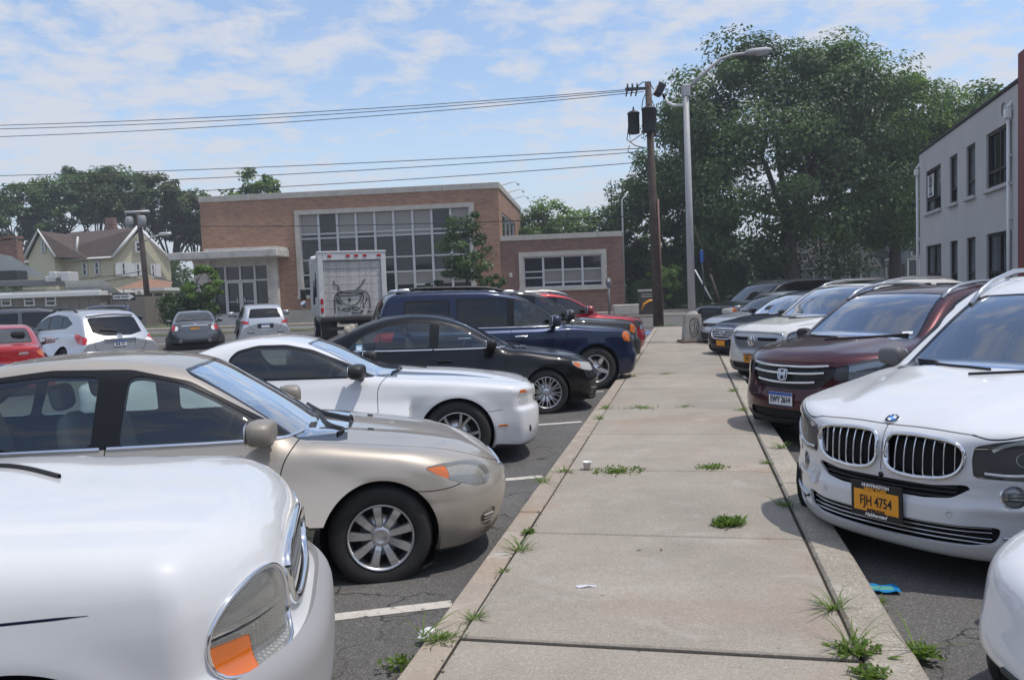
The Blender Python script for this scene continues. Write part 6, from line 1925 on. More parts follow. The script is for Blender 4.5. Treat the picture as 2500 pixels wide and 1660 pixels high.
def box_truck():
    rz = rad(17)
    t = thing('box_truck', 'dirty white box truck with a graffiti drawing on its roll-up door', 'truck', (-6.12, 32.0, -.15), rz)
    m_, tt, oo = new_mat('dirty_white_panel')
    tc = N(tt, 'ShaderNodeTexCoord'); p = N(tt, 'ShaderNodeBsdfPrincipled', in_Roughness=.5)
    mp_ = N(tt, 'ShaderNodeMapping', in_Scale=(9.0, 9.0, .7)); lk(tt, tc.outputs['Object'], mp_.inputs[0])
    n1 = N(tt, 'ShaderNodeTexNoise', in_Scale=1.0, in_Detail=7.0, in_Roughness=.7); lk(tt, mp_.outputs[0], n1.inputs['Vector'])
    n2 = N(tt, 'ShaderNodeTexNoise', in_Scale=1.6, in_Detail=8.0, in_Roughness=.7); lk(tt, tc.outputs['Object'], n2.inputs['Vector'])
    c1 = ramp(tt, n1.outputs[0], [(.3, (.30, .29, .27)), (.55, (.52, .51, .49)), (.75, (.58, .57, .56))])
    lk(tt, mixc(tt, 1.0, c1, ramp(tt, n2.outputs[0], [(.3, (.72, .71, .70)), (.65, (1.08, 1.08, 1.08))]), 'MULTIPLY'), p.inputs['Base Color']); lk(tt, p.outputs[0], oo.inputs[0])
    W_, z0, z1, Lb = 2.62, 1.02, 3.50, 5.4
    m = MB(); m.box((0, Lb / 2 + .06, (z0 + z1) / 2), (W_, Lb, z1 - z0), bev=.02); m.build('cargo_box', [m_], t)
    m = MB()
    for sx in (-1, 1): m.box((sx * (W_ / 2 - .10), -.01, (z0 + z1) / 2), (.20, .14, z1 - z0), bev=.02)
    m.box((0, -.01, z1 - .16), (W_ - .4, .14, .32), bev=.02); m.box((0, 0, z1 + .01), (W_ + .05, .2, .06), bev=.015)
    fr = m.build('rear_frame', [pbr('truck_frame_white', (.55, .55, .54), .5, vary=.1, vscale=4)], t)
    nh = 7; hh = (z1 - .34 - z0) / nh
    door = link('roll_up_door', None, t, (0, 0, 0))
    dm = MB(); dm.box((0, .05, (z0 + z1) / 2 - .1), (W_ - .4, .03, z1 - z0 - .3)); bpy.data.objects.remove(door); door = dm.build('roll_up_door', [DARK], t)
    for k in range(nh):
        m = MB(); m.box((0, 0, 0), (W_ - .42, .03, hh - .012), bev=.006); m.build('panel', [m_], door, (0, .026, z0 + hh * (k + .5)))
    for x in (-.85, -.15, .17, .50, 1.05):
        m = MB(); m.box((x, -.09, z1 - .15), (.16, .03, .09), bev=.02); m.build('marker_lamp', [REDL], t)
    for x in (-1.21,):
        for z_ in (1.28, 1.62): m = MB(); m.box((x, -.09, z_), (.11, .03, .22), bev=.03); m.build('tail_light', [REDL], t)
    # graffiti strokes: bowl-like eye under wavy feelers, drawn from the photograph's own 1568-pixel detail
    g = lambda x, y: ((x - 880) / 957 * 2.16, -.012, z1 - .28 - (y - 300) / 935 * 2.2)
    S_ = [[(560, 640), (565, 700), (630, 735), (650, 760), (625, 800), (690, 825)], [(1095, 630), (1045, 680), (1030, 735), (960, 775), (935, 810)], [(562, 1180), (555, 950), (575, 870), (680, 828), (900, 812), (1060, 815), (1130, 870), (1160, 960), (1160, 1130)],
          [(600, 880), (640, 850), (700, 845), (760, 858), (850, 850), (920, 840), (940, 860), (1080, 858), (1020, 880), (880, 895), (740, 900), (620, 892), (600, 880)], [(630, 900), (650, 960), (720, 1030), (830, 1070), (930, 1040), (1000, 970), (1028, 880)],
          [(595, 920), (610, 980), (680, 1035)], [(575, 975), (620, 1015), (675, 1035)], [(1060, 895), (1055, 960), (1010, 1020)], [(1108, 940), (1100, 990), (1070, 1030)], [(690, 1120), (740, 1150), (800, 1145), (835, 1090), (700, 1115)], [(845, 1090), (870, 1140), (940, 1140), (1000, 1100), (850, 1085)],
          [(615, 1085), (640, 1150), (690, 1120)], [(1050, 1020), (1055, 1070), (1030, 1095), (1070, 1105)], [(850, 1170), (860, 1200), (900, 1175), (920, 1205), (960, 1180), (1000, 1200), (1040, 1150), (980, 1160)], [(1110, 1150), (1140, 1165), (1120, 1190), (1190, 1160)]]
    gm = MB()
    for ln in S_:
        q = chaikin(np.array(ln, float), 2, False); gm.tube([g(*v) for v in q], .017, 5)
    gm.lathe([(.06, 0), (.0, .01)], 14, 0, Matrix.Translation(g(812, 968)) @ Matrix.Rotation(rad(90), 4, 'X'))
    gm.build('graffiti', [BLACKI], door)
    gm = MB()
    for (y0, z0_, n_) in ((1.0, 2.5, 5), (2.2, 2.2, 5)):
        for k in range(n_): gm.tube([(-W_ / 2 - .005, y0 + .22 * k, z0_ + .3 * math.sin(k)), (-W_ / 2 - .005, y0 + .1 + .22 * k, z0_ - .7)], .02, 4)
    gm.build('side_graffiti', [BLACKI], t)
    m = MB(); m.box((0, .6, .86), (1.0, 1.0, .3)); m.box((0, 2.6, .85), (.9, 5.0, .25)); m.box((0, -.06, .93), (W_ - .1, .16, .16), bev=.02); m.box((0, .1, .55), (W_ - .6, .12, .14)); m.build('chassis', [BLACKP], t)
    for sx in (-1, 1):
        m = MB(); m.box((sx * .95, .35, .56), (.62, .04, .72)); m.build('mud_flap', [RUBBER], t)
        for dx in (.78, 1.08):
            t_, r_ = wheel_meshes('six', .46, .26, .26); w = link('wheel', t_, t, (sx * dx, 1.2, .45), (0, 0, rad(90))); link('rim', r_, w)
        t_, r_ = wheel_meshes('six', .46, .26, .26); w = link('wheel', t_, t, (sx * 1.0, 6.3, .45), (0, 0, rad(90) * -sx)); link('rim', r_, w)
    m = MB(); m.box((0, 6.5, 1.45), (2.1, 1.9, 1.7), bev=.15); m.build('cab', [m_], t)
    m = MB(); m.tube([(-1.1, 6.2, 1.9), (-1.5, 6.2, 1.95)], .03, 6); m.box((-1.58, 6.2, 1.95), (.26, .12, .48), bev=.04); m.lathe([(.15, 0), (.12, .04), (0, .05)], 14, 1, Matrix.Translation((-1.58, 6.12, 1.5)) @ Matrix.Rotation(rad(90), 4, 'X')); m.build('side_mirror', [BLACKP, CHROME], t)
    c_ = MB(); c_.tube([(-W_ / 2 + .02, .3, z1 - .2), (-W_ / 2 - .25, .25, z1 - .42)], .03, 6); c_.add(*superegg((-W_ / 2 - .1, .25, z1 - .22), (.3, .2, .2), 3, 10, 6), 0, True); c_.build('corner_lamp', [WHITEP], t)
# ------------------------------------------------------------------ ground, lot, island walk
WAZ = rad(12.1)
WS = np.array([math.sin(WAZ), math.cos(WAZ)]); WT = np.array([math.cos(WAZ), -math.sin(WAZ)])


def wk(u, t, z=0.0):
    p = WS * u + WT * t
    return (float(p[0]), float(p[1]), z)


def asphalt_mat(name, base, patchy=1.0):
    m, t, o = new_mat(name)
    tc = N(t, 'ShaderNodeTexCoord')
    p = N(t, 'ShaderNodeBsdfPrincipled')
    p.inputs['Roughness'].default_value = .88
    p.inputs['Specular IOR Level'].default_value = .35
    fine = N(t, 'ShaderNodeTexVoronoi', in_Scale=150.0)
    lk(t, tc.outputs['Object'], fine.inputs['Vector'])
    mid = N(t, 'ShaderNodeTexNoise', in_Scale=.55, in_Detail=9.0, in_Roughness=.68)
    lk(t, tc.outputs['Object'], mid.inputs['Vector'])
    grit = N(t, 'ShaderNodeTexNoise', in_Scale=60.0, in_Detail=3.0)
    lk(t, tc.outputs['Object'], grit.inputs['Vector'])
    c1 = ramp(t, mid.outputs[0], [(.3, tuple(b * .78 for b in base)), (.7, tuple(b * 1.2 for b in base))])
    st = ramp(t, N(t, 'ShaderNodeSeparateColor').outputs[0], [(0, (0, 0, 0)), (1, (1, 1, 1))])
    sc = N(t, 'ShaderNodeSeparateColor'); lk(t, fine.outputs['Color'], sc.inputs[0])
    st = ramp(t, sc.outputs[0], [(.0, (.62, .62, .62)), (.55, (.95, .95, .95)), (.86, (1.25, 1.22, 1.18)), (1.0, (2.1, 2.05, 1.95))])
    c2 = mixc(t, .8, c1, st, 'MULTIPLY')
    # cracks: warped cell borders, thin, only in some places
    wp = N(t, 'ShaderNodeTexNoise', in_Scale=2.2, in_Detail=5.0)
    lk(t, tc.outputs['Object'], wp.inputs['Vector'])
    va = N(t, 'ShaderNodeVectorMath', operation='SCALE'); va.inputs['Scale'].default_value = .9
    lk(t, wp.outputs['Color'], va.inputs[0])
    vb = N(t, 'ShaderNodeVectorMath', operation='ADD')
    lk(t, tc.outputs['Object'], vb.inputs[0]); lk(t, va.outputs[0], vb.inputs[1])
    cr = N(t, 'ShaderNodeTexVoronoi', feature='DISTANCE_TO_EDGE', in_Scale=.9)
    lk(t, vb.outputs[0], cr.inputs['Vector'])
    gate = ramp(t, mid.outputs[0], [(.42, (0, 0, 0)), (.56, (1, 1, 1))])
    ck = math_node(t, 'MULTIPLY', ramp(t, cr.outputs['Distance'], [(0, (1, 1, 1)), (.005, (.5, .5, .5)), (.011, (0, 0, 0))]), gate)
    c3 = mixc(t, ck, c2, (.012, .011, .010, 1))
    sb = N(t, 'ShaderNodeTexNoise', in_Scale=.9, in_Detail=2.0, in_Roughness=.4)
    mp_ = N(t, 'ShaderNodeMapping', in_Location=(7.3, 2.2, 0)); lk(t, tc.outputs['Object'], mp_.inputs[0]); lk(t, mp_.outputs[0], sb.inputs['Vector'])
    oil = math_node(t, 'MULTIPLY', ramp(t, sb.outputs[0], [(.62, (0, 0, 0)), (.74, (1, 1, 1))]), .5 * patchy)
    c4 = mixc(t, oil, c3, (.02, .02, .021, 1))
    lk(t, c4, p.inputs['Base Color'])
    h = math_node(t, 'SUBTRACT', math_node(t, 'ADD', math_node(t, 'MULTIPLY', fine.outputs['Distance'], .7), grit.outputs[0]), math_node(t, 'MULTIPLY', ck, 2.0))
    b = N(t, 'ShaderNodeBump', in_Strength=.75, in_Distance=.004)
    lk(t, h, b.inputs['Height']); lk(t, b.outputs[0], p.inputs['Normal'])
    lk(t, p.outputs[0], o.inputs[0])
    return m


def concrete_mat(name, base, agg=0.5, stain=(.30, .19, .12), stain_amt=.35, scale=1.0, scuff=.35, agg_scale=170.0):
    m, t, o = new_mat(name)
    tc = N(t, 'ShaderNodeTexCoord')
    oi = N(t, 'ShaderNodeObjectInfo')
    p = N(t, 'ShaderNodeBsdfPrincipled')
    p.inputs['Roughness'].default_value = .85
    p.inputs['Specular IOR Level'].default_value = .3
    gp = N(t, 'ShaderNodeNewGeometry')
    pos = gp.outputs['Position']
    n1 = N(t, 'ShaderNodeTexNoise', in_Scale=1.3 * scale, in_Detail=9.0, in_Roughness=.65); lk(t, pos, n1.inputs['Vector'])
    n2 = N(t, 'ShaderNodeTexNoise', in_Scale=45.0, in_Detail=3.0, in_Roughness=.6); lk(t, pos, n2.inputs['Vector'])
    vo = N(t, 'ShaderNodeTexVoronoi', in_Scale=agg_scale); lk(t, pos, vo.inputs['Vector'])
    sc = N(t, 'ShaderNodeSeparateColor'); lk(t, vo.outputs['Color'], sc.inputs[0])
    c1 = ramp(t, n1.outputs[0], [(.28, tuple(b * .82 for b in base)), (.72, tuple(b * 1.13 for b in base))])
    c1 = mixc(t, 1.0, c1, ramp(t, oi.outputs['Random'], [(0, (.93, .93, .92)), (1, (1.06, 1.05, 1.04))]), 'MULTIPLY')
    sp = ramp(t, sc.outputs[0], [(0, (1 - .55 * agg, 1 - .57 * agg, 1 - .58 * agg)), (.18, (.97, .97, .97)), (.82, (1.0, 1.0, 1.0)), (.93, (1 + .35 * agg, 1 + .33 * agg, 1 + .3 * agg)), (1, (1 + .75 * agg, 1 + .7 * agg, 1 + .62 * agg))])
    c2 = mixc(t, 1.0, c1, sp, 'MULTIPLY')
    c2 = mixc(t, .5, c2, ramp(t, n2.outputs[0], [(.3, (.86, .86, .86)), (.7, (1.1, 1.1, 1.1))]), 'MULTIPLY')
    # rusty stains and pale scuffs
    ns = N(t, 'ShaderNodeTexNoise', in_Scale=.8 * scale, in_Detail=6.0, in_Roughness=.6)
    mp_ = N(t, 'ShaderNodeMapping', in_Location=(4.1, 9.7, 1.0)); lk(t, pos, mp_.inputs[0]); lk(t, mp_.outputs[0], ns.inputs['Vector'])
    c3 = mixc(t, math_node(t, 'MULTIPLY', ramp(t, ns.outputs[0], [(.52, (0, 0, 0)), (.72, (1, 1, 1))]), stain_amt), c2, (*stain, 1))
    nf = N(t, 'ShaderNodeTexNoise', in_Scale=1.6, in_Detail=10.0, in_Roughness=.72, in_Distortion=.8)
    mq = N(t, 'ShaderNodeMapping', in_Scale=(1.0, 1.7, 1.0), in_Location=(1.7, .4, 0)); lk(t, pos, mq.inputs[0]); lk(t, mq.outputs[0], nf.inputs['Vector'])
    c4 = mixc(t, math_node(t, 'MULTIPLY', ramp(t, nf.outputs[0], [(.545, (0, 0, 0)), (.66, (1, 1, 1))]), scuff), c3, (.52, .50, .47, 1))
    # small dark spots
    vs = N(t, 'ShaderNodeTexVoronoi', in_Scale=2.6); lk(t, pos, vs.inputs['Vector'])
    c5 = mixc(t, math_node(t, 'MULTIPLY', ramp(t, vs.outputs['Distance'], [(.018, (1, 1, 1)), (.035, (0, 0, 0))]), .6), c4, (.10, .085, .07, 1))
    lk(t, c5, p.inputs['Base Color'])
    b = N(t, 'ShaderNodeBump', in_Strength=.5, in_Distance=.003)
    lk(t, math_node(t, 'ADD', math_node(t, 'MULTIPLY', vo.outputs['Distance'], -.8 * agg), n2.outputs[0]), b.inputs['Height'])
    lk(t, b.outputs[0], p.inputs['Normal'])
    lk(t, p.outputs[0], o.inputs[0])
    return m


ASPHALT = asphalt_mat('asphalt', (.118, .113, .108))
ROADM = asphalt_mat('road_asphalt', (.16, .155, .15), .4)
WALKM = concrete_mat('walk_concrete', (.322, .288, .244), .5, scuff=.24)
KERBL = concrete_mat('kerb_concrete', (.35, .30, .245), .35, (.30, .18, .11), .4, 2.0, .5)
KERBR = concrete_mat('kerb_exposed_aggregate', (.37, .335, .28), .85, (.2, .16, .12), .3, 2.0, .25, 120.0)
DIRTM = pbr('joint_dirt', (.030, .025, .018), .95, bump=.6, bscale=80, vary=.5, vscale=20)
GRASSG = pbr('grass_ground', (.075, .095, .035), .95, bump=.5, bscale=6, vary=.45, vscale=1.5)
EARTH = pbr('bare_earth', (.13, .10, .07), .95, bump=.4, bscale=14, vary=.4, vscale=2)

g = MB(); g.box((0, 200, -.40), (900, 700, .2))
tag(g.build('ground', [GRASSG]), kind='structure')
g = MB(); g.box((0, 16, -.20), (150, 62, .1))
tag(g.build('parking_lot', [ASPHALT]), kind='structure')
g = MB(); g.box((0, 51.0, -.25), (260, 8.4, .1))
tag(g.build('street', [ROADM], rot=(0, 0, 0)), kind='structure')
g = MB(); g.box((-10, 56.4, -.16), (80, 2.2, .16), bev=.01)
tag(g.build('far_pavement', [WALKM]), kind='structure')
g = MB(); g.box((-17, 46.9, -.15), (62, .3, .2), bev=.02)
tag(g.build('lot_kerb', [KERBL]), kind='structure')
g = MB(); g.box((-10, 55.25, -.17), (120, .2, .2), bev=.02)
tag(g.build('street_kerb', [KERBL]), kind='structure')
g = MB(); g.box((30, 64.0, -.22), (44, 6.0, .14)); tag(g.build('side_road', [ROADM]), kind='structure')
g = MB(); g.box((-21, 45.6, -.14), (20, 2.0, .05)); tag(g.build('kerbside_grass_strip', [GRASSG]), kind='structure')

# the island walk: bed, slabs and kerb stones
g = MB()
q = [wk(-4, -1.10), wk(32.5, -1.10), wk(32.5, .70), wk(-4, .70)]
g.prism([(a[0], a[1]) for a in q], -.17, -.0075)
bed = tag(g.build('island_walk', [DIRTM]), kind='structure')
def slab(name, u0, u1, t0, t1, z0, z1, mat, tilt=0.0, bev=.008):
    m = MB()
    m.box((0, 0, 0), (t1 - t0, u1 - u0, z1 - z0), bev=bev)
    c = wk((u0 + u1) / 2, (t0 + t1) / 2, (z0 + z1) / 2)
    o = m.build(name, [mat], bed, c, (tilt, rng.uniform(-.0015, .0015), -WAZ))
    return o
us = [-1.95, -.05, 1.80, 3.63, 5.33, 7.24, 9.05, 10.95, 13.1, 15.3, 17.0, 18.7, 20.4, 22.2, 24.0, 25.9, 27.8, 29.7, 32.4]
for i in range(len(us) - 1):
    lip = .005 if i == 3 else rng.uniform(-.0015, .0015)
    slab('slab', us[i] + .0105, us[i + 1] - .0105, -1.079, .688, -.12, lip, WALKM, -.005 if i == 3 else rng.uniform(-.0008, .0008))
for k in range(12):
    u0 = -3.3 + k * 3.05
    slab('kerb_stone', u0 + .005, min(u0 + 3.045, 32.45), -1.25, -1.085, -.17, rng.uniform(-.012, .002), KERBL, rng.uniform(-.002, .002), .009)
    slab('kerb_stone', u0 + 1.005, min(u0 + 4.045, 32.45), .712, .935, -.17, rng.uniform(-.008, .006), KERBR, rng.uniform(-.002, .002), .018)

# painted bay lines
m_, t_, o_ = new_mat('worn_line_paint')
tc_ = N(t_, 'ShaderNodeTexCoord'); p_ = N(t_, 'ShaderNodeBsdfPrincipled', in_Roughness=.8)
nz_ = N(t_, 'ShaderNodeTexNoise', in_Scale=14.0, in_Detail=8.0, in_Roughness=.7); lk(t_, tc_.outputs['Object'], nz_.inputs['Vector'])
lk(t_, ramp(t_, nz_.outputs[0], [(.36, (.09, .085, .08)), (.43, (.50, .46, .40)), (.7, (.60, .56, .50))]), p_.inputs['Base Color'])
lk(t_, p_.outputs[0], o_.inputs[0]); LINEM = m_
for k in range(10):
    p0 = np.array([-.40 + .645 * k, 4.60 + 3.115 * k]) if k else np.array([-.40, 4.60])
    for j in ((-1,) if k == 0 else (0,)):
        pass
    a = rad(78)
    d_ = np.array([-math.sin(a), -math.cos(a)])
    g = MB(); c = p0 + d_ * 2.75
    g.box((c[0], c[1], -.1465), (5.5, .10, .003), rz=-rad(78) + math.pi / 2)
    tag(g.build('bay_line', [LINEM]), kind='structure')
for k in range(7):
    p0 = np.array([1.75 + .82 * k, 3.0 + 3.82 * k]); a = rad(57)
    d_ = np.array([math.sin(a), math.cos(a)]); c = p0 + d_ * 3.0
    g = MB(); g.box((c[0], c[1], -.1465), (5.2, .10, .003), rz=math.pi / 2 - a)
    tag(g.build('bay_line', [LINEM]), kind='structure')
for (x, y) in ((-15.6, 37.5), (-12.2, 38.3), (-18.8, 36.8), (-8.8, 39)):
    g = MB(); g.box((x, y - 2.4, -.1465), (.11, 5.2, .003), rz=rad(-12)); tag(g.build('bay_line', [LINEM]), kind='structure')
BLUEP = pbr('blue_ground_paint', (.10, .18, .42), .8, vary=.5, vscale=6)
bp = gnd(1588, 812, -.15)
g = MB(); g.box((bp[0] - .3, bp[1], -.1462), (1.1, 1.3, .003), rz=-WAZ)
tag(g.build('blue_marking', [BLUEP]), kind='structure')

# ------------------------------------------------------------------ brick building
def brick_mat(name, c1, c2, mortar):
    m, t, o = new_mat(name)
    tc = N(t, 'ShaderNodeTexCoord')
    sp = N(t, 'ShaderNodeSeparateXYZ'); lk(t, tc.outputs['Object'], sp.inputs[0])
    xy = math_node(t, 'ADD', sp.outputs[0], sp.outputs[1])
    cb = N(t, 'ShaderNodeCombineXYZ'); lk(t, xy, cb.inputs[0]); lk(t, sp.outputs[2], cb.inputs[1])
    br = N(t, 'ShaderNodeTexBrick', in_Scale=1.0)
    br.inputs['Brick Width'].default_value = .42; br.inputs['Row Height'].default_value = .078; br.inputs['Mortar Size'].default_value = .009
    br.inputs['Color1'].default_value = (*c1, 1); br.inputs['Color2'].default_value = (*c2, 1); br.inputs['Mortar'].default_value = (*mortar, 1)
    lk(t, cb.outputs[0], br.inputs['Vector'])
    n1 = N(t, 'ShaderNodeTexNoise', in_Scale=.35, in_Detail=8.0, in_Roughness=.7); lk(t, tc.outputs['Object'], n1.inputs['Vector'])
    mp_ = N(t, 'ShaderNodeMapping', in_Scale=(1.1, 4.5, 1.0)); lk(t, cb.outputs[0], mp_.inputs[0])
    n2 = N(t, 'ShaderNodeTexNoise', in_Scale=1.5, in_Detail=7.0, in_Roughness=.8); lk(t, mp_.outputs[0], n2.inputs['Vector'])
    c = mixc(t, .9, br.outputs[0], ramp(t, n1.outputs[0], [(.3, (.80, .78, .78)), (.7, (1.16, 1.1, 1.05))]), 'MULTIPLY')
    c = mixc(t, .85, c, ramp(t, n2.outputs[0], [(.30, (.42, .36, .36)), (.47, (.98, .98, .98)), (.70, (1.35, 1.25, 1.12))]), 'MULTIPLY')
    p = N(t, 'ShaderNodeBsdfPrincipled', in_Roughness=.9)
    lk(t, c, p.inputs['Base Color'])
    b = N(t, 'ShaderNodeBump', in_Strength=.5, in_Distance=.01); lk(t, br.outputs['Fac'], b.inputs['Height']); b.invert = True
    lk(t, b.outputs[0], p.inputs['Normal'])
    lk(t, p.outputs[0], o.inputs[0])
    return m


BRICK = brick_mat('brick_orange', (.375, .218, .14), (.29, .152, .098), (.29, .235, .19))
BRICK2 = brick_mat('brick_brown', (.235, .13, .10), (.18, .09, .07), (.22, .18, .155))
STONE = pbr('limestone_trim', (.44, .41, .36), .85, vary=.14, vscale=2)
FRAMEM = pbr('window_frame_aluminium', (.52, .52, .52), .45, .3)
PANEM = pbr('pane_dark', (.010, .012, .017), .04, spec=.6)
BLINDM = pbr('pane_blind', (.24, .225, .21), .12, vary=.06, vscale=1, spec=.5)
CONCP = pbr('canopy_concrete', (.50, .47, .43), .8, vary=.22, vscale=1.6)

BY, BPHI = 58.0, rad(5.6)
R0 = at(1215.3, 445, BY)
bx, byv = np.array([math.cos(BPHI), -math.sin(BPHI)]), np.array([math.sin(BPHI), math.cos(BPHI)])


def fac(px_, py_, dep=0.0):
    """photograph pixel -> (x along the facade from the main corner, height) on the plane dep metres behind the facade"""
    d = ray(px_, py_)
    o = R0[:2] + byv * dep
    k = (o @ byv) / (d[:2] @ byv)
    P = d * k
    return float((P[:2] - o) @ bx), float(P[2] + CAM_H)


z3 = lambda x, y, dep=0.0: fac(700 + x / 2.624, 420 + y / 2.624, dep)
z2 = lambda x, y, dep=0.0: fac(400 + x / 3.408, 400 + y / 3.408, dep)
BH = float(R0[2])
bldg = thing('brick_building', 'long two-storey tan brick building with tall gridded window and flat concrete canopy', 'building', (R0[0], R0[1], -.12), -BPHI)
zb_ = .12       # local z = world z + .12
xl = z2(293, 283)[0]
x0w, ztw = z3(50, 250)
x1w, _ = z3(1197, 197)
_, zbw = z3(60, 815)
dxl, _ = z2(400, 830); dxr, dzt = z2(868, 830); _, dzb = z2(560, 1262)


def wall_with_hole(m, xa, xb, za, zb, hole, y=0.0, th=.35):
    """front wall with openings (x0, x1, z0, z1), in local axes"""
    xs = sorted(set([xa, xb] + [h[0] for h in hole] + [h[1] for h in hole]))
    for i in range(len(xs) - 1):
        a, b = xs[i], xs[i + 1]
        zs = [(za, zb)]
        for h in hole:
            if h[0] <= a + 1e-6 and h[1] >= b - 1e-6:
                zs = [(za, h[2]), (h[3], zb)]
        for (p, q_) in zs:
            if q_ - p > .01:
                m.box(((a + b) / 2, y + th / 2, (p + q_) / 2), (b - a, th, q_ - p))


m = MB()
H1 = BH + zb_
wall_with_hole(m, xl, 0, -.3, H1 - .42, [(x0w, x1w, zbw + zb_, ztw + zb_), (dxl, dxr, dzb + zb_ - .05, dzt + zb_)])
m.box((xl + .175, 9.2, H1 / 2 - .36), (.35, 17.7, H1 - .12))
m.box((xl / 2, 18.2, H1 / 2 - .36), (-xl, .35, H1 - .12))
m.build('front_wall', [BRICK], bldg)
m = MB()
sx0, sz1 = 1.2, z3(1395, 225)[1]
m.box((-.175, 1.1 + .08, H1 / 2 - .36), (.35, 1.65, H1 - .12)); m.box((-.175, 15.3, H1 / 2 - .36), (.35, 5.6, H1 - .12))
m.box((-.175, 7.25, (H1 - 1.9 + H1 - .42) / 2), (.35, 10.5, 1.48)); m.box((-.175, 7.25, 2.4), (.35, 10.5, 5.0))
m.build('side_wall', [BRICK], bldg)
m = MB()
for k in range(4): m.box((-.12, 2.4 + k * 3.2, (4.9 + H1 - 1.9) / 2), (.1, .12, H1 - 6.8))
for k in range(2): m.box((-.12, 7.2, 5.0 + k * (H1 - 7.0)), (.1, 10.4, .12))
m.build('side_window_frame', [FRAMEM], bldg)
m = MB(); m.box((-.16, 7.2, (4.9 + H1 - 1.9) / 2), (.03, 10.4, H1 - 6.8)); m.build('side_window', [PANEM], bldg)
m = MB(); m.box((xl / 2, 9, H1 - .5), (-xl - .6, 17.6, .1)); m.build('roof', [pbr('roof_gravel', (.2, .19, .18), .9)], bldg)
n = 11
for k in range(n):
    a, b = xl - .06 + (-xl + .12) * k / n, xl - .06 + (-xl + .12) * (k + 1) / n
    m = MB(); m.box(((a + b) / 2, .17, H1 - .21), (b - a - .012, .48, .42), bev=.015); m.build('coping_stone', [STONE], bldg)
for k in range(9):
    m = MB(); m.box((-.15, .45 + 2 * k + .95, H1 - .21), (.48, 1.99, .42), bev=.015); m.build('coping_stone', [STONE], bldg)
for k in range(3):
    m = MB(); yy = 2.2 + k * 4.6
    m.tube([(-.1, yy, H1), (.9, yy, H1 + .25), (1.25, yy, H1 + .12)], .03, 6); m.box((1.25, yy, H1 + .05), (.16, .2, .12)); m.build('roof_lamp', [FRAMEM], bldg)
# main window: stone surround, mullions, panes
m = MB()
e = .32
fx0, fx1, fz0, fz1 = x0w, x1w, zbw + zb_, ztw + zb_
m.box(((fx0 + fx1) / 2, .02, fz1 - e / 2), (fx1 - fx0, .34, e)); m.box(((fx0 + fx1) / 2, .0, fz0 + .15), (fx1 - fx0 + .1, .40, .3))
m.box((fx0 + e / 2, .02, (fz0 + .3 + fz1 - e) / 2), (e, .34, fz1 - fz0 - e - .3)); m.box((fx1 - e / 2, .02, (fz0 + .3 + fz1 - e) / 2), (e, .34, fz1 - fz0 - e - .3))
m.build('window_surround', [STONE], bldg)
wx0, wx1, wz0, wz1 = fx0 + e, fx1 - e, fz0 + .3, fz1 - e
cols = 9
rowf = [0, .075, .245, .43, .70, .755, 1.0]
frm = MB()
cw = (wx1 - wx0) / cols
for c_ in range(cols + 1):
    frm.box((wx0 + c_ * cw, .12, (wz0 + wz1) / 2), (.16, .14, wz1 - wz0))
for c_ in range(cols):
    for r in (1, 2, 3, 4, 5):
        if r == 1 and c_ not in (0, 3, 6): continue
        frm.box((wx0 + (c_ + .5) * cw, .13, wz0 + rowf[r] * (wz1 - wz0)), (cw - .16, .10, .10))
frame_o = frm.build('window_frame', [FRAMEM], bldg)
for c_ in range(cols):
    for r in range(6):
        a, b = rowf[r], rowf[r + 1]
        z0_, z1_ = wz0 + a * (wz1 - wz0), wz0 + b * (wz1 - wz0)
        blind = (r == 5 and c_ not in (1, 7)) or (r == 4 and c_ in (2, 4, 5, 6)) or (r == 1 and c_ > 4)
        m = MB(); m.box((0, 0, 0), (cw - .14, .02, z1_ - z0_ - .06))
        m.build('pane', [BLINDM if blind else PANEM], frame_o, (wx0 + (c_ + .5) * cw, .17, (z0_ + z1_) / 2), (rng.uniform(-.006, .006), 0, rng.uniform(-.006, .006)))
# entrance: canopy, piers, glazed doors, steps
cx0, cz1 = z2(38, 770, -2.4); cx1, cz1b = z2(940, 738, -2.4)
cz0 = z2(38, 812, -2.4)[1] + zb_
m = MB(); m.box(((cx0 + cx1) / 2, -1.25, cz0 + .32), (cx1 - cx0, 2.5, .5), bev=.03); m.box(((cx0 + cx1) / 2 + 1.2, -1.1, cz0 + .66), (cx1 - cx0 - 2.6, 2.1, .18), bev=.02)
m.build('canopy', [CONCP], bldg)
for (a, b) in ((dxl - 1.25, dxl), (dxr, z2(958, 900)[0])):
    m = MB(); m.box(((a + b) / 2, -.08, (dzb + cz0) / 2 - .05), (b - a, .6, cz0 - dzb + .3), bev=.02); m.build('entrance_pier', [CONCP], bldg)
m = MB(); m.box(((dxl + dxr) / 2, .05, dzt + zb_ + .3), (dxr - dxl, .3, .6)); m.build('entrance_lintel', [CONCP], bldg)
dm = MB()
W_ = dxr - dxl
zs = [dzb + zb_, z2(560, 975)[1] + zb_, dzt + zb_]
xs_ = [0, .22, .485, .745, 1.0]
for f in xs_: dm.box((dxl + f * W_, .12, (zs[0] + zs[2]) / 2), (.13, .14, zs[2] - zs[0]))
for k in range(4):
    a, b = xs_[k], xs_[k + 1]
    for z_ in (zs[0] + .06, zs[1], zs[2] - .06): dm.box((dxl + (a + b) / 2 * W_, .12, z_), ((b - a) * W_ - .13, .12, .12))
dfr = dm.build('entrance_frame', [FRAMEM], bldg)
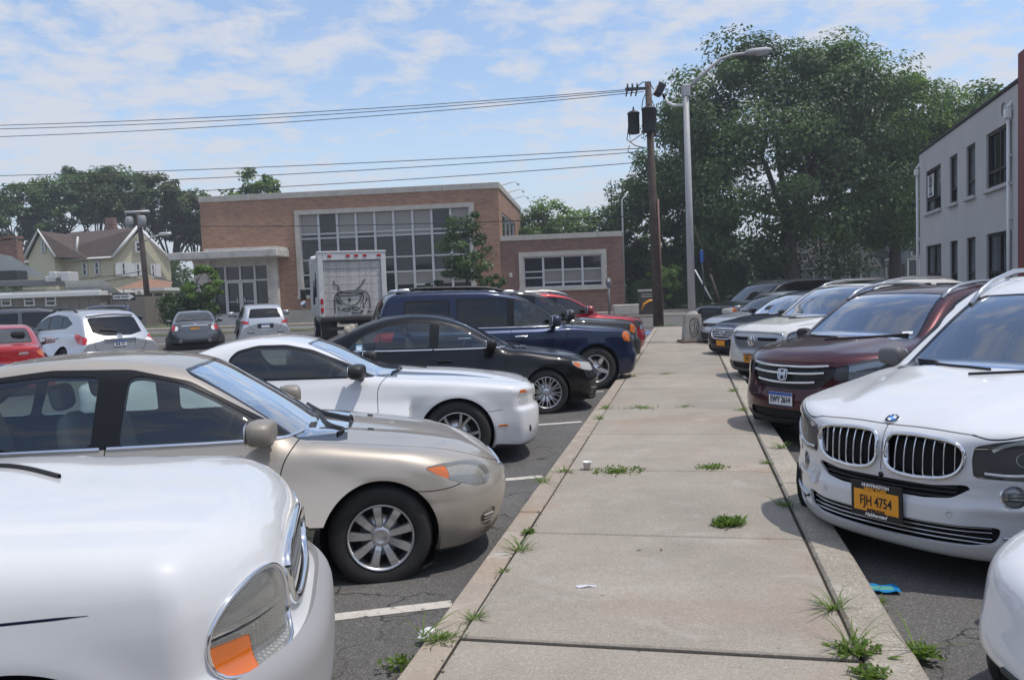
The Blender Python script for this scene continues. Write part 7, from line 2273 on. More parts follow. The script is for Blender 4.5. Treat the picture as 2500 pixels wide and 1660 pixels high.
for k in range(4):
    a, b = xs_[k], xs_[k + 1]
    for r in range(2):
        m = MB(); m.box((0, 0, 0), ((b - a) * W_ - .1, .02, zs[r + 1] - zs[r] - .1))
        m.build('door_pane' if (r == 0 and k in (1, 2)) else 'pane', [PANEM], dfr, (dxl + (a + b) / 2 * W_, .17, (zs[r] + zs[r + 1]) / 2), (rng.uniform(-.004, .004), 0, rng.uniform(-.004, .004)))
for k in (1, 2):
    a, b = xs_[k], xs_[k + 1]
    m = MB()
    xc, ww, hh = dxl + (a + b) / 2 * W_, (b - a) * W_ - .2, zs[1] - zs[0] - .16
    for sx in (-1, 1): m.box((xc + sx * ww / 2, .07, (zs[0] + zs[1]) / 2), (.1, .06, hh))
    m.box((xc, .07, zs[0] + .14), (ww, .06, .14)); m.box((xc, .07, zs[1] - .12), (ww, .06, .1)); m.box((xc, .07, zs[0] + hh * .42), (ww, .05, .05))
    do = m.build('door', [FRAMEM], bldg)
    h_ = MB(); h_.tube([(xc + (.32 if k == 1 else -.32) * ww / .8 * .75, .0, zs[0] + hh * .32), (xc + (.32 if k == 1 else -.32) * ww / .8 * .75, .0, zs[0] + hh * .58)], .03, 6); h_.build('handle', [CHROME], do)
for k in range(5):
    h_ = (dzb + zb_) * (1 - k / 5)
    m = MB(); m.box((dxl + W_ * .55, -.5 - k * .34, h_ / 2), (W_ * 1.1 + 1.0, .34 if k else .9, h_), bev=.015); m.build('step', [CONCP], bldg)
m = MB(); m.box((z2(1090, 1200)[0] - .1 + 3, -.06, .45), (7.6, .12, .9)); m.build('plinth', [STONE], bldg)
m = MB(); m.tube([z for z in [(z2(885, 1100)[0], -.35, z2(885, 1125)[1]), (z2(885, 1100)[0], -.35, z2(885, 1090)[1])]], .07, 8); m.build('ash_bin', [pbr('bin_brown', (.25, .16, .08), .6)], bldg)

# low wing on the right
wxr, wzt = z3(2150, 378)
wing = thing('brick_wing', 'low one-storey brown brick wing with a wide four-bay window', 'building', (R0[0], R0[1], -.12), -BPHI)
WH = wzt + zb_
ax0, az1 = z3(1485, 517); ax1, _ = z3(2047, 505); _, az0 = z3(1487, 770)
m = MB()
wall_with_hole(m, .004, wxr, -.3, WH - .35, [(ax0, ax1, az0 + zb_, az1 + zb_)], .1)
m.box((wxr - .175, 5.7, WH / 2 - .3), (.35, 10.4, WH - .1)); m.box((wxr / 2, 10.9, WH / 2 - .3), (wxr, .35, WH - .1))
m.build('front_wall', [BRICK2], wing)
for k in range(5):
    m = MB(); m.box((wxr * (k + .5) / 5, .26, WH - .175), (wxr / 5 - .012, .48, .35), bev=.012); m.build('coping_stone', [STONE], wing)
for k in range(4):
    m = MB(); m.box((wxr - .12, 1.9 + 2.6 * k, WH - .175), (.42, 2.59, .35), bev=.012); m.build('coping_stone', [STONE], wing)
m = MB(); m.box((wxr / 2, 5.6, WH - .42), (wxr - .5, 10.2, .08)); m.build('roof', [MATS['roof_gravel']], wing)
m = MB(); f0, f1, g0, g1 = ax0, ax1, az0 + zb_, az1 + zb_; e = .32
m.box(((f0 + f1) / 2, .1, g1 - e / 2), (f1 - f0, .34, e)); m.box(((f0 + f1) / 2, .08, g0 + .12), (f1 - f0 + .1, .42, .24))
for x_ in (f0 + e / 2, f1 - e / 2): m.box((x_, .1, (g0 + .24 + g1 - e) / 2), (e, .34, g1 - g0 - e - .24))
m.build('window_surround', [STONE], wing)
wx0, wx1, wz0, wz1 = f0 + e, f1 - e, g0 + .24, g1 - e
cw = (wx1 - wx0) / 4
fr = MB()
for c_ in range(5): fr.box((wx0 + c_ * cw, .2, (wz0 + wz1) / 2), (.15, .14, wz1 - wz0))
rf = {0: [0, .33, .52, 1], 1: [0, .16, .56, 1], 2: [0, .16, .56, 1], 3: [0, .16, .56, 1]}
for c_ in range(4):
    for z_ in (wz0 + .05, wz1 - .05): fr.box((wx0 + (c_ + .5) * cw, .2, z_), (cw - .15, .12, .1))
    for r in rf[c_][1:-1]: fr.box((wx0 + (c_ + .5) * cw, .2, wz0 + r * (wz1 - wz0)), (cw - .15, .12, .09))
fo = fr.build('window_frame', [FRAMEM], wing)
for c_ in range(4):
    for k in range(3):
        a, b = rf[c_][k], rf[c_][k + 1]
        m = MB(); m.box((0, 0, 0), (cw - .12, .02, (b - a) * (wz1 - wz0) - .06))
        m.build('pane', [BLINDM if (k == 1 and c_) else PANEM], fo, (wx0 + (c_ + .5) * cw, .25, wz0 + (a + b) / 2 * (wz1 - wz0)), (rng.uniform(-.005, .005), 0, rng.uniform(-.005, .005)))
p_ = z3(1435, 662); m = MB(); m.box((p_[0], .03, p_[1] + zb_), (.22, .14, .3), bev=.03); m.build('wall_lamp', [STONE], wing)
m = MB(); m.tube([(wxr + .06, .6, 0), (wxr + .06, .6, WH + 2.2), (wxr + .5, .6, WH + 2.75)], .06, 8); m.build('vent_pipe', [FRAMEM], wing)
m = MB(); m.box((wxr + .02, 3.2, 2.6), (.08, 3.4, 2.2)); m.build('side_window', [PANEM], wing)

# ------------------------------------------------------------------ pale office block on the right
GREYW = pbr('painted_render_grey', (.48, .465, .46), .85, bump=.15, bscale=9, vary=.07, vscale=.8)
DKFR = pbr('dark_bronze_frame', (.018, .016, .015), .45)
CURT = pbr('pane_curtain', (.13, .14, .15), .08, vary=.3, vscale=.7, spec=.5)
oc = gnd(2244, 365, 6.3); od = gnd(2489, 177, 6.3)
odir = (oc[:2] - od[:2]); odir /= np.linalg.norm(odir)             # along the wall, away from the camera
onr = np.array([odir[1], -odir[0]])                                # into the building (to the right)
office = thing('office_block', 'grey rendered two-storey office block with dark-framed windows and white downpipes', 'building', (oc[0], oc[1], -.15), math.atan2(-odir[1], -odir[0]))


def ofc(px_, py_):
    """pixel -> (distance from the far corner towards the camera, height) on the office wall"""
    d = ray(px_, py_)
    k = (oc[:2] @ onr) / (d[:2] @ onr)
    P = d * k
    return float((P[:2] - oc[:2]) @ (-odir)), float(P[2] + CAM_H + .15)


zo = lambda x, y: ofc(2200 + x / 2.75, 150 + y / 2.75)
OH = 6.45
rows = []
cols_ = [((165, 745), (268, 1000), 2), ((325, 635), (378, 940), 1), ((437, 575), (498, 890), 1), ((572, 495), (742, 800), 2)]
holes = []
for (a, b, nb) in cols_:
    xa, za = zo(*a); xb, _ = zo(b[0], b[1])
    holes.append((xa, xb, nb))
zt2 = zo(165, 745)[1]; zb2 = zo(170, 1020)[1]; zt1 = zo(178, 1240)[1]
zb1 = zt1 - (zt2 - zb2)
# local axes: x towards the camera, -y is into the building?  (rotation puts local x along -odir; local y = left of that)
sgn = 1.0 if np.dot(np.array([-(-odir[1]), -odir[0]]), onr) > 0 else -1.0


def obox(m, x, y, z, dx, dy, dz, mi=0, bev=0.0):
    m.box((x, y * sgn, z), (dx, dy, dz), mi, 0, bev)


XL = 17.5
m = MB()
xs = [0]
for (a, b, nb) in holes: xs += [a, b]
xs.append(XL)
for i in range(len(xs) - 1):
    a, b = xs[i], xs[i + 1]
    if i % 2 == 0:
        obox(m, (a + b) / 2, .15, OH / 2 - .2, b - a, .3, OH - .0)
    else:
        obox(m, (a + b) / 2, .15, (zt2 + OH - .2) / 2, b - a, .3, OH - .2 - zt2)
        obox(m, (a + b) / 2, .15, (zt1 + zb2) / 2, b - a, .3, zb2 - zt1)
        obox(m, (a + b) / 2, .15, zb1 / 2 - .2, b - a, .3, zb1 + .4)
obox(m, .15, 6.3, OH / 2 - .2, .3, 12.0, OH)
m.build('wall', [GREYW], office)
m = MB(); obox(m, XL / 2 - .02, 6, OH - .17, XL + .14, 12.1, .10, 0, .02); m.build('roof_edge', [pbr('roof_felt_dark', (.03, .028, .027), .8)], office)
for (a, b, nb) in holes:
    for (z0_, z1_) in ((zb2, zt2), (zb1, zt1)):
        f = MB(); w_ = b - a
        yy = .09
        for x_ in [a + .035, b - .035] + ([(a + b) / 2] if nb == 2 else []): obox(f, x_, yy, (z0_ + z1_) / 2, .07, .08, z1_ - z0_)
        for z_ in (z0_ + .035, z1_ - .035, z0_ + .30 * (z1_ - z0_)): obox(f, (a + b) / 2, yy + .004, z_, w_ - .14, .07, .07)
        fo = f.build('window', [DKFR], office)
        for k in range(nb):
            for (q0, q1) in ((0, .3), (.3, 1)):
                m = MB(); m.box((0, 0, 0), (w_ / nb - .08, .02, (q1 - q0) * (z1_ - z0_) - .06))
                m.build('pane', [CURT if rng.random() < .7 else PANEM], fo, (a + w_ * (k + .5) / nb, (yy + .03) * sgn, z0_ + (q0 + q1) / 2 * (z1_ - z0_)), (rng.uniform(-.01, .01), 0, rng.uniform(-.01, .01)))
        if z0_ == zb2:
            m = MB(); obox(m, (a + b) / 2, -.03, z0_ - .06, w_ + .16, .14, .1, 0, .012); m.build('window_sill', [GREYW], office)
# paper notice in the far upper window
a, b, nb = holes[0]
m = MB(); m.box((0, 0, 0), ((b - a) * .40, .01, (zt2 - zb2) * .52), 0)
no = m.build('window_notice', [PLATEW], office, (a + (b - a) * .26, (.09 - .05) * sgn, zb2 + (zt2 - zb2) * .62))
for k, tx in enumerate(('OFFICE', 'SUITES', 'TO RENT', 'CALL', '421-6400')):
    t = link('lettering', text_mesh(tx, BLACKI, .22 if k < 2 else .15, .002, .004, 0, .8), no, (0, -.008 * sgn, (zt2 - zb2) * (.18 - .095 * k)), (rad(90), 0, 0 if sgn > 0 else math.pi))
for (px_, py_) in ((122, 700), (745, 300)):
    x_, _ = zo(px_, py_)
    m = MB(); m.tube([(x_, -.08 * sgn, 0), (x_, -.08 * sgn, OH - .95)], .042, 8)
    m.add(*superegg((x_, -.1 * sgn, OH - .85), (.2, .16, .24), 5, 10, 6), 0, False)
    m.tube([(x_, -.1 * sgn, OH - .7), (x_, .02 * sgn, OH - .55)], .045, 8)
    for z_ in (1.2, 3.1, 4.6): m.box((x_, -.05 * sgn, z_), (.15, .08, .035))
    m.build('downpipe', [WHITEP], office)
m = MB(); obox(m, zo(800, 500)[0] + 3.0, -.06, 3.2, 5.5, .12, 7.2); m.build('red_panel', [pbr('red_panel', (.20, .05, .045), .7)], office)
x_, z_ = zo(690, 325)
m = MB(); m.tube([(x_ + .12 * math.cos(a), -.015 * sgn, z_ + .16 * math.sin(a)) for a in np.linspace(.9, 5.4, 14)], .018, 5); m.build('wall_scar', [pbr('scar', (.2, .2, .21), .8)], office)

# unseen building row added behind the camera to darken reflections in paint and glass
UNSEENW = pbr('unseen_building_wall', (.16, .13, .11), .9, vary=.3, vscale=.2)
for k, (x, w_, h_) in enumerate(((-34, 22, 6.5), (-13, 19, 8.5), (6, 18, 6.0), (24, 17, 9.0))):
    g = MB(); g.box((x, -30, h_ / 2 - .3), (w_, 12, h_)); tag(g.build('unseen_building_row', [UNSEENW]), kind='structure')
# ------------------------------------------------------------------ yellow house and the low building, far left
YEL = pbr('yellow_clapboard', (.60, .54, .38), .75)
SHING = pbr('brown_shingles', (.085, .062, .052), .95, bump=.3, bscale=12, vary=.25, vscale=2)
WTRIM = pbr('white_trim', (.66, .66, .64), .6)
HY = 82.0
hz = lambda x, y, Y=HY: at(x / 3.015, 380 + y / 3.015, Y)
rid0, rid1 = hz(300, 545), hz(1005, 520)
eav = hz(845, 745); gr_ = hz(1180, 790); wc = hz(845, 980)
house = thing('yellow_house', 'pale yellow clapboard house with brown shingle roof and white gable trim', 'house', (wc[0], HY, -.1), 0)
rx = wc[0]
x0h, x1h = hz(150, 740)[0] - rx, 0.0          # long side
xg = gr_[0] - rx                               # gable end width (seen at an angle)
ze, zr = eav[2] + .1, rid1[2] + .1
dpt = xg * 1.0
# main body: long wall faces the camera, gable end turned to the right
gd = 5.0                                      # how far the gable end runs back
def hp(x, y, z): return (x, y, z)
m = MB()
m.box(((x0h) / 2, gd, ze / 2), (-x0h, 2 * gd, ze))
g0, g1, gp = (0, 0), (xg, 2.6), (xg * .5, 1.3)
m.add([hp(-.1, 0, 0), hp(xg, 2.4, 0), hp(xg, 2.4, ze - .2), hp(xg * .5, 1.2, zr - .35), hp(-.1, 0, ze)], [(0, 1, 2, 3, 4)])
m.add([hp(xg, 2.4, 0), hp(xg - 4.6, 9, 0), hp(xg - 4.6, 9, ze), hp(xg, 2.4, ze - .2)], [(0, 1, 2, 3)])
for k in range(34):                            # clapboard laps
    z_ = .2 + k * .2
    if z_ < ze: m.box((x0h / 2, -.012, z_), (-x0h, .03, .03))
m.build('wall', [YEL], house)
m = MB()
rl = rid0[0] - rx
m.add([hp(x0h - .3, -.45, ze - .25), hp(.25, -.45, ze - .05), hp(xg * .5, 1.2, zr), hp(rl, 5, zr)], [(0, 1, 2, 3)])
m.add([hp(xg * .5, 1.2, zr), hp(xg + .35, 2.2, ze - .45), hp(xg - 4.6, 10, ze - .3), hp(rl, 10, zr), hp(rl, 5, zr)], [(0, 1, 2, 3, 4)])
m.add([hp(x0h - .3, -.45, ze - .25), hp(rl, 5, zr), hp(rl, 10, zr), hp(x0h - .3, 10, ze - .25)], [(0, 1, 2, 3)])
rf = m.build('roof', [SHING], house)
m = MB()
for (a, b) in (((.2, -.5, ze - .12), (xg * .5, .75, zr + .02)), ((xg * .5, .75, zr + .02), (xg + .35, 1.9, ze - .5))):
    m.tube([a, b], .17, 4)
m.tube([(x0h - .3, -.48, ze - .25), (.2, -.48, ze - .08)], .11, 4)
m.build('gable_trim', [WTRIM], house)
# cross gable towards the camera
dl, dr_, dt = hz(270, 755), hz(490, 745), hz(372, 565)
dx0, dx1, dxt = dl[0] - rx, dr_[0] - rx, dt[0] - rx
dzt, dze = dt[2] + .1, dl[2] + .1
m = MB()
m.box(((dx0 + dx1) / 2, -.9, dze / 2), (dx1 - dx0 - .5, 1.8, dze))
m.add([hp(dx0 + .25, -1.8, dze), hp(dx1 - .25, -1.8, dze), hp(dxt, -1.8, dzt - .25)], [(0, 1, 2)])
m.build('cross_gable_wall', [YEL], house)
m = MB()
m.add([hp(dx0, -2.1, dze - .1), hp(dxt, -2.1, dzt), hp(dxt, 3.8, dzt), hp(dx0, .8, dze - .1)], [(0, 1, 2, 3)])
m.add([hp(dxt, -2.1, dzt), hp(dx1, -2.1, dze - .1), hp(dx1 + 2.4, -.5, ze - .1), hp(dx1 + 2.6, 2.4, dzt - .2), hp(dxt, 3.8, dzt)], [(0, 1, 2, 4), (2, 3, 4)])
m.build('cross_gable_roof', [SHING], house)
m = MB(); m.tube([(dx0, -2.15, dze - .1), (dxt, -2.15, dzt + .05), (dx1, -2.15, dze - .1)], .15, 4)
a_, b_ = hz(600, 600), hz(585, 750)
m.tube([(a_[0] - rx, -.7, a_[2] + .1), (b_[0] - rx, -.7, b_[2] + .1)], .12, 4)
m.build('gable_trim', [WTRIM], house)
p = hz(655, 470); m = MB(); m.box((p[0] - rx, 4.5, p[2] - .3), (.85, .8, 1.9)); m.build('chimney', [BRICK2], rf)
def hwin(xa, xb, za, zb, y, name='window', shut=0, yaw=0.0):
    m = MB(); w_, h_ = xb - xa, zb - za
    for (dx, dz, sx, sz) in ((-w_ / 2, 0, .14, h_ + .2), (w_ / 2, 0, .14, h_ + .2), (0, -h_ / 2, w_, .14), (0, h_ / 2, w_, .14), (0, 0, w_, .08)):
        m.box((dx, 0, dz), (sx, .1, sz))
    o = m.build(name, [WTRIM], house, ((xa + xb) / 2, y, (za + zb) / 2), (0, 0, yaw))
    m = MB(); m.box((0, .03, 0), (w_, .03, h_)); m.build('pane', [PANEM], o)
    for s_ in range(shut):
        m = MB(); m.box(((w_ / 2 + .35) * (-1 if s_ else 1), .0, 0), (.5, .06, h_ + .1)); m.build('shutter', [WTRIM], o)
for (xa, xb, ya, yb, dep, sh, yaw) in ((385, 410, 645, 715, -1.84, 0, 0), (610, 645, 790, 880, -.05, 0, 0), (700, 735, 785, 875, -.05, 0, 0), (972, 1015, 635, 705, .9, 0, .4), (890, 918, 790, 880, .25, 2, .4), (980, 1008, 795, 885, .75, 2, .4), (1075, 1100, 800, 890, 1.3, 1, .4), (255, 290, 800, 840, -.05, 0, 0)):
    A, B_ = hz(xa, ya), hz(xb, yb)
    hwin(A[0] - rx, B_[0] - rx, B_[2] + .1, A[2] + .1, dep - .06, shut=sh, yaw=yaw)
# porch with a tan roof
pa, pb, pc = hz(855, 975, 78), hz(1195, 965, 78), hz(935, 908, 78)
m = MB(); m.add([(pa[0] - rx - .2, -4, pa[2]), (pb[0] - rx, -2.6, pb[2]), (pb[0] - rx - 1.2, 1.5, pc[2] - .2), (pc[0] - rx, .4, pc[2] + .2)], [(0, 1, 2, 3)])
m.build('porch_roof', [pbr('tan_shingles', (.27, .15, .10), .9, vary=.2)], house)
m = MB(); m.box(((pa[0] + pb[0]) / 2 - rx, -1.4, pa[2] - .15), (pb[0] - pa[0], 4.4, .3)); m.build('porch_fascia', [WTRIM], house)
m = MB(); m.box(((pa[0] + pb[0]) / 2 - rx + .4, -1.2, (pa[2] - .3) / 2), (pb[0] - pa[0] - 1.4, 3.8, pa[2] - .3)); m.build('porch_wall', [YEL], house)
for k in range(4):
    m = MB(); m.box(((pa[0] - rx) + 2.6 + k * 1.0, -3.14, pa[2] - 1.5), (.75, .06, 1.9)); m.build('porch_window', [PANEM], house)

# long low shed-like building before the house
LB = pbr('taupe_siding', (.20, .175, .15), .8, vary=.08)
LY = 60.0
lz = lambda x, y: at(x / 3.015, 380 + y / 3.015, LY)
a, b = lz(-120, 975), lz(740, 1000)
LA = a
low = thing('low_commercial_building', 'low taupe building with white fascia and small white-framed windows', 'building', (a[0], LY, -.1), 0)
Wl = b[0] - a[0]; Hl = b[2] + .1
m = MB(); m.box((Wl / 2, 4, Hl / 2 - .1), (Wl - .4, 7.6, Hl - .3))
for k in range(12): m.box((Wl * (k + .5) / 12, .18, Hl / 2 - .2), (.06, .06, Hl - .6))
m.build('wall', [LB], low)
m = MB(); m.box((Wl / 2, 3.9, Hl - .12), (Wl, 8.2, .34), bev=.03); m.build('fascia', [WTRIM], low)
m = MB(); m.box((Wl / 2, 4.2, Hl + .12), (Wl - .8, 7.4, .14)); m.build('roof', [pbr('pale_roof_sheet', (.42, .42, .40), .7, vary=.15)], low)
rA, rB = lz(430, 925), lz(830, 1015)
m = MB(); m.add([(rA[0] - a[0], .8, rA[2] + .1), (lz(720, 935)[0] - a[0], .8, rA[2] + .1), (rB[0] - a[0], 1.4, rB[2] + .1), (Wl - 3.2, 1.4, Hl + .05)], [(0, 1, 2, 3)]); m.box((Wl + 1.2, 3.2, Hl / 2 - .2), (2.6, 3.4, Hl - .5), 1)
m.build('lean_to', [MATS['pale_roof_sheet'], LB], low)
for x_ in (35, 207, 365):
    p = lz(x_, 1060); m = MB(); xx = p[0] - a[0]
    for (dx, sx, sz, dz) in ((-.34, .09, .95, 0), (.34, .09, .95, 0), (0, .6, .09, .43), (0, .6, .07, -.1), (0, .6, .09, -.43)): m.box((xx + dx, .16, p[2] + .1 + dz), (sx, .1, sz))
    wo_ = m.build('window', [WTRIM], low)
    m = MB(); m.box((xx, .19, p[2] + .1), (.62, .04, .86)); m.build('pane', [PANEM], wo_)
# roof units and the sloping metal roof at the edge
lbn = [0]
def lbox(x, y, w_, h_, mat, nm, Y=LY, dz=0):
    lbn[0] += 1
    p = at(x / 3.015, 380 + y / 3.015, Y + 2)
    m = MB(); m.box((0, 0, 0), (w_, 1.4, h_), bev=.06); return m.build(nm, [mat], low, (p[0] - LA[0], 2.2 + .13 * lbn[0], p[2] + .1))
for (x, y, w_, h_) in ((405, 880, .6, .5), (490, 890, .65, .7), (375, 908, .8, .4)): lbox(x, y, w_, h_, FRAMEM, 'roof_unit')
lbox(230, 935, 5.0, .45, GREYP, 'roof_duct'); lbox(20, 890, 2.0, .9, BLACKP, 'exhaust_hood')
MET = pbr('pale_metal_roof', (.36, .37, .36), .5, .2, vary=.15, vscale=.6)
q0, q1, q2, q3 = [at(x / 3.015, 380 + y / 3.015, 66) for x, y in ((-60, 715), (85, 740), (330, 888), (-60, 880))]
barn = thing('metal_roofed_building', 'building with a sloping pale metal roof at the left edge', 'building', (q1[0], 66, -.1))
m = MB(); m.add([tuple(q - np.array([q1[0], 66, -.1])) for q in (q3, q2, q1, q0)], [(0, 1, 2, 3)]); m.build('roof', [MET], barn)
m = MB(); m.box((-2.5, 3, 1.6), (10, 5.6, 3.2)); m.build('wall', [LB], barn)
for (x, y) in ((20, 690), (100, 680)):
    p = at(x / 3.015, 380 + y / 3.015, 68); m = MB(); m.box((p[0] - q1[0], 2, p[2] - .3), (1.05 if x > 50 else .8, .9, 2.0)); m.box((p[0] - q1[0], 2, p[2] + .95), (1.2 if x > 50 else .9, 1.0, .2)); m.build('chimney', [BRICK2], barn)

# grey clapboard house behind the big tree
GCL = pbr('grey_clapboard', (.30, .32, .34), .8)
a, b = at(1835 * 1.0588, 632 * 1.0588, 75), at(2075 * 1.0588, 600 * 1.0588, 75)
gh = thing('grey_house', 'grey clapboard house half hidden behind the large tree', 'house', (a[0], 75, -.1))
W_ = b[0] - a[0] + .3
Hh = b[2] - .2
m = MB(); m.box((W_ / 2, 4, Hh / 2 - .2), (W_, 8, Hh)); m.box((W_ + 3, 3.6, 3.6), (6, 8, 7.4))
for k in range(26):
    z_ = .15 + k * .22
    m.box((W_ / 2 if z_ < Hh - .4 else 0, -.012, z_ if z_ < Hh - .4 else .1), (W_, .03, .03)); m.box((W_ + 3, -.41, z_), (6, .03, .03))
m.build('wall', [GCL], gh)
m = MB(); m.add([(-.4, -.4, Hh - .25), (W_ + .0, -.4, Hh - .25), (W_ - 1.6, 4, Hh + 3.0), (1.2, 4, Hh + 3.0)], [(0, 1, 2, 3)]); m.build('roof', [pbr('slate_roof', (.045, .045, .047), .95, vary=.2)], gh)
m = MB(); m.add([(W_ - .4, -.9, 7.2), (W_ + 6.4, -.9, 7.2), (W_ + 6.4, 4, 10.4), (W_ - .4, 4, 10.4)], [(0, 1, 2, 3)]); m.build('upper_roof', [MATS['slate_roof']], gh)
for (x, y) in ((1888, 632), (1971, 627), (2055, 618), (2100, 618), (2108, 571)):
    p = at(x * 1.0588, y * 1.0588, 75)
    yy = -.08 if p[0] - a[0] < W_ else -.48
    m = MB()
    for (dx, dz, sx, sz) in ((-.5, 0, .14, 1.7), (.5, 0, .14, 1.7), (0, -.8, 1.0, .14), (0, .8, 1.0, .14)): m.box((dx, 0, dz), (sx, .1, sz))
    o = m.build('window', [WTRIM], gh, (p[0] - a[0], yy, p[2] + .1)); m = MB(); m.box((0, .03, 0), (.95, .04, 1.6)); m.build('pane', [PANEM], o)

# ------------------------------------------------------------------ foliage
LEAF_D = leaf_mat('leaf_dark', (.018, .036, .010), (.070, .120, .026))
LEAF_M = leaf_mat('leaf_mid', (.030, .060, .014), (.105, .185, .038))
LEAF_B = leaf_mat('leaf_bright', (.06, .115, .015), (.19, .30, .045), .45)
LEAF_Y = leaf_mat('leaf_olive', (.030, .045, .013), (.12, .13, .04))
BARK = pbr('bark', (.075, .06, .048), .95, bump=.8, bscale=18, vary=.35, vscale=5)


def leaves_mesh(name, P, nrm, size, mat, r, aspect=.62, curl=.25):
    n = len(P)
    nv = nrm + r.normal(0, .34, (n, 3)); nv /= np.linalg.norm(nv, axis=1)[:, None]
    a = np.cross(nv, r.normal(0, 1, (n, 3))); a /= np.linalg.norm(a, axis=1)[:, None]
    b = np.cross(nv, a)
    s = (size * r.uniform(.6, 1.3, n))[:, None]
    w = s * aspect
    V = np.stack([P - a * s * .5, P + b * w * .5 + nv * s * curl * .3, P + a * s * .5 - nv * s * curl * .2, P - b * w * .5 + nv * s * curl * .3], 1).reshape(-1, 3)
    i = np.arange(n) * 4
    F_ = np.concatenate([np.stack([i, i + 1, i + 2], 1), np.stack([i, i + 2, i + 3], 1)])
    return np_mesh(name, V, F_, mat, None, False)


def tree(name, label, x, y, h, crown, mat, leaf=.30, nleaf=9000, nclump=60, trunk_r=.3, seed=1, base=-.1, group=None, trunk_h=None, limbs=7, cat='tree', clump=1.0, shape=None, lean=0.0, accents=None):
    """crown: (centre height, radius x, radius y, radius z)"""
    r = np.random.default_rng(seed)
    t = thing(name, label, cat, (x, y, base), 0, group)
    cz, rx_, ry_, rz_ = crown
    C = []
    while len(C) < nclump:
        v = r.normal(0, 1, 3); v /= np.linalg.norm(v)
        q = r.uniform(.35, 1.0) ** .55
        p = v * q
        if shape is not None and not shape(p): continue
        C.append(p * np.array([rx_, ry_, rz_]) + [lean * h, 0, cz])
    C = np.array(C)
    # leaves fill uneven clumps
    wts = r.uniform(.4, 1.6, nclump); wts /= wts.sum()
    idx = r.choice(nclump, nleaf, p=wts)
    cs = clump * (rx_ + rz_) / 2 * r.uniform(.13, .30, nclump)
    d = r.normal(0, 1, (nleaf, 3)); d /= np.linalg.norm(d, axis=1)[:, None]
    rad_ = r.uniform(.2, 1, nleaf) ** .6
    P = C[idx] + d * (cs[idx] * rad_)[:, None] * np.array([1.15, 1.15, .72])
    out = d * .7 + (C[idx] - [lean * h, 0, cz]) / np.array([rx_, ry_, rz_]) * .5 + np.array([0, 0, .55])
    out /= np.maximum(np.linalg.norm(out, axis=1), 1e-6)[:, None]
    th = trunk_h or cz - rz_ * .45
    m = MB()
    bend = r.normal(0, .02 * h, 2)
    pts = [(0, 0, -.1), (bend[0] * .3, bend[1] * .3, th * .4), (bend[0], bend[1], th)]
    m.tube(pts, [trunk_r * 1.25, trunk_r, trunk_r * .8], 9)
    for k in range(limbs):
        c = C[r.integers(nclump)]
        s0 = np.array([bend[0], bend[1], th]) * r.uniform(.75, 1.0)
        mid = s0 * .45 + c * .55 + r.normal(0, .05 * h, 3) * [1, 1, .3] + [0, 0, .03 * h]
        m.tube([s0, s0 * .7 + mid * .3, mid, c], [trunk_r * .5, trunk_r * .42, trunk_r * .26, trunk_r * .08], 6)
        for j in range(3):
            c2 = C[np.argsort(np.linalg.norm(C - c, axis=1))[min(j + 1, nclump - 1)]]
            m.tube([mid, (mid + c2) / 2 + r.normal(0, .02 * h, 3), c2], [trunk_r * .22, trunk_r * .14, trunk_r * .05], 5)
    m.build('trunk', [BARK], t)
    mats = mat if isinstance(mat, (list, tuple)) else [mat]
    me = leaves_mesh('crown', P, out, leaf, mats[0], r)
    for mm in mats[1:]: me.materials.append(mm)
    if len(mats) > 1:
        sel = (r.random(nclump) < (accents or .3)).astype(int)
        mi = sel[idx]; me.polygons.foreach_set('material_index', np.concatenate([mi, mi]).astype(np.int32))
    o = link('crown', me, t)
    return t


D_ = 1.0588
def tp(xD, yD, Y): return at(xD * D_, yD * D_, Y)
# the big trees on the right
tree('oak_tree', 'very large spreading tree behind the lamp post, its crown against the sky', 20.6, 60, 19.0, (10.8, 10.2, 6.5, 8.7), [LEAF_M, LEAF_D], .30, 80000, 150, .55, 11, group='tall trees behind the right row', limbs=16, clump=.86)
tree('oak_tree', 'tall dense tree between the large tree and the grey office block', 30.0, 64, 17.0, (10.0, 6.2, 5.5, 7.2), [LEAF_M, LEAF_B], .30, 44000, 130, .45, 12, group='tall trees behind the right row', limbs=10, accents=.5, clump=.85)
tree('oak_tree', 'leafy tree top showing above the roof of the office block', 36.5, 62, 15.5, (11.0, 4.6, 4.5, 4.6), [LEAF_M, LEAF_D], .40, 15000, 70, .4, 13, group='tall trees behind the right row')
tree('oak_tree', 'lower dark tree left of the lamp post, behind the utility pole', 13.0, 66, 12.5, (6.8, 5.4, 4.4, 6.0), [LEAF_D, LEAF_M], .30, 34000, 100, .35, 14, group='tall trees behind the right row')
tree('maple_tree', 'bright green tree above the low brick wing', 4.4, 76, 9.6, (6.3, 3.9, 4, 3.6), [LEAF_B, LEAF_M], .34, 9000, 60, .3, 15, accents=.55)
tree('maple_tree', 'round dark green tree right of the bright tree over the wing', 9.6, 78, 9.4, (6.0, 3.0, 3.5, 3.9), [LEAF_D, LEAF_M], .34, 7000, 50, .3, 16)
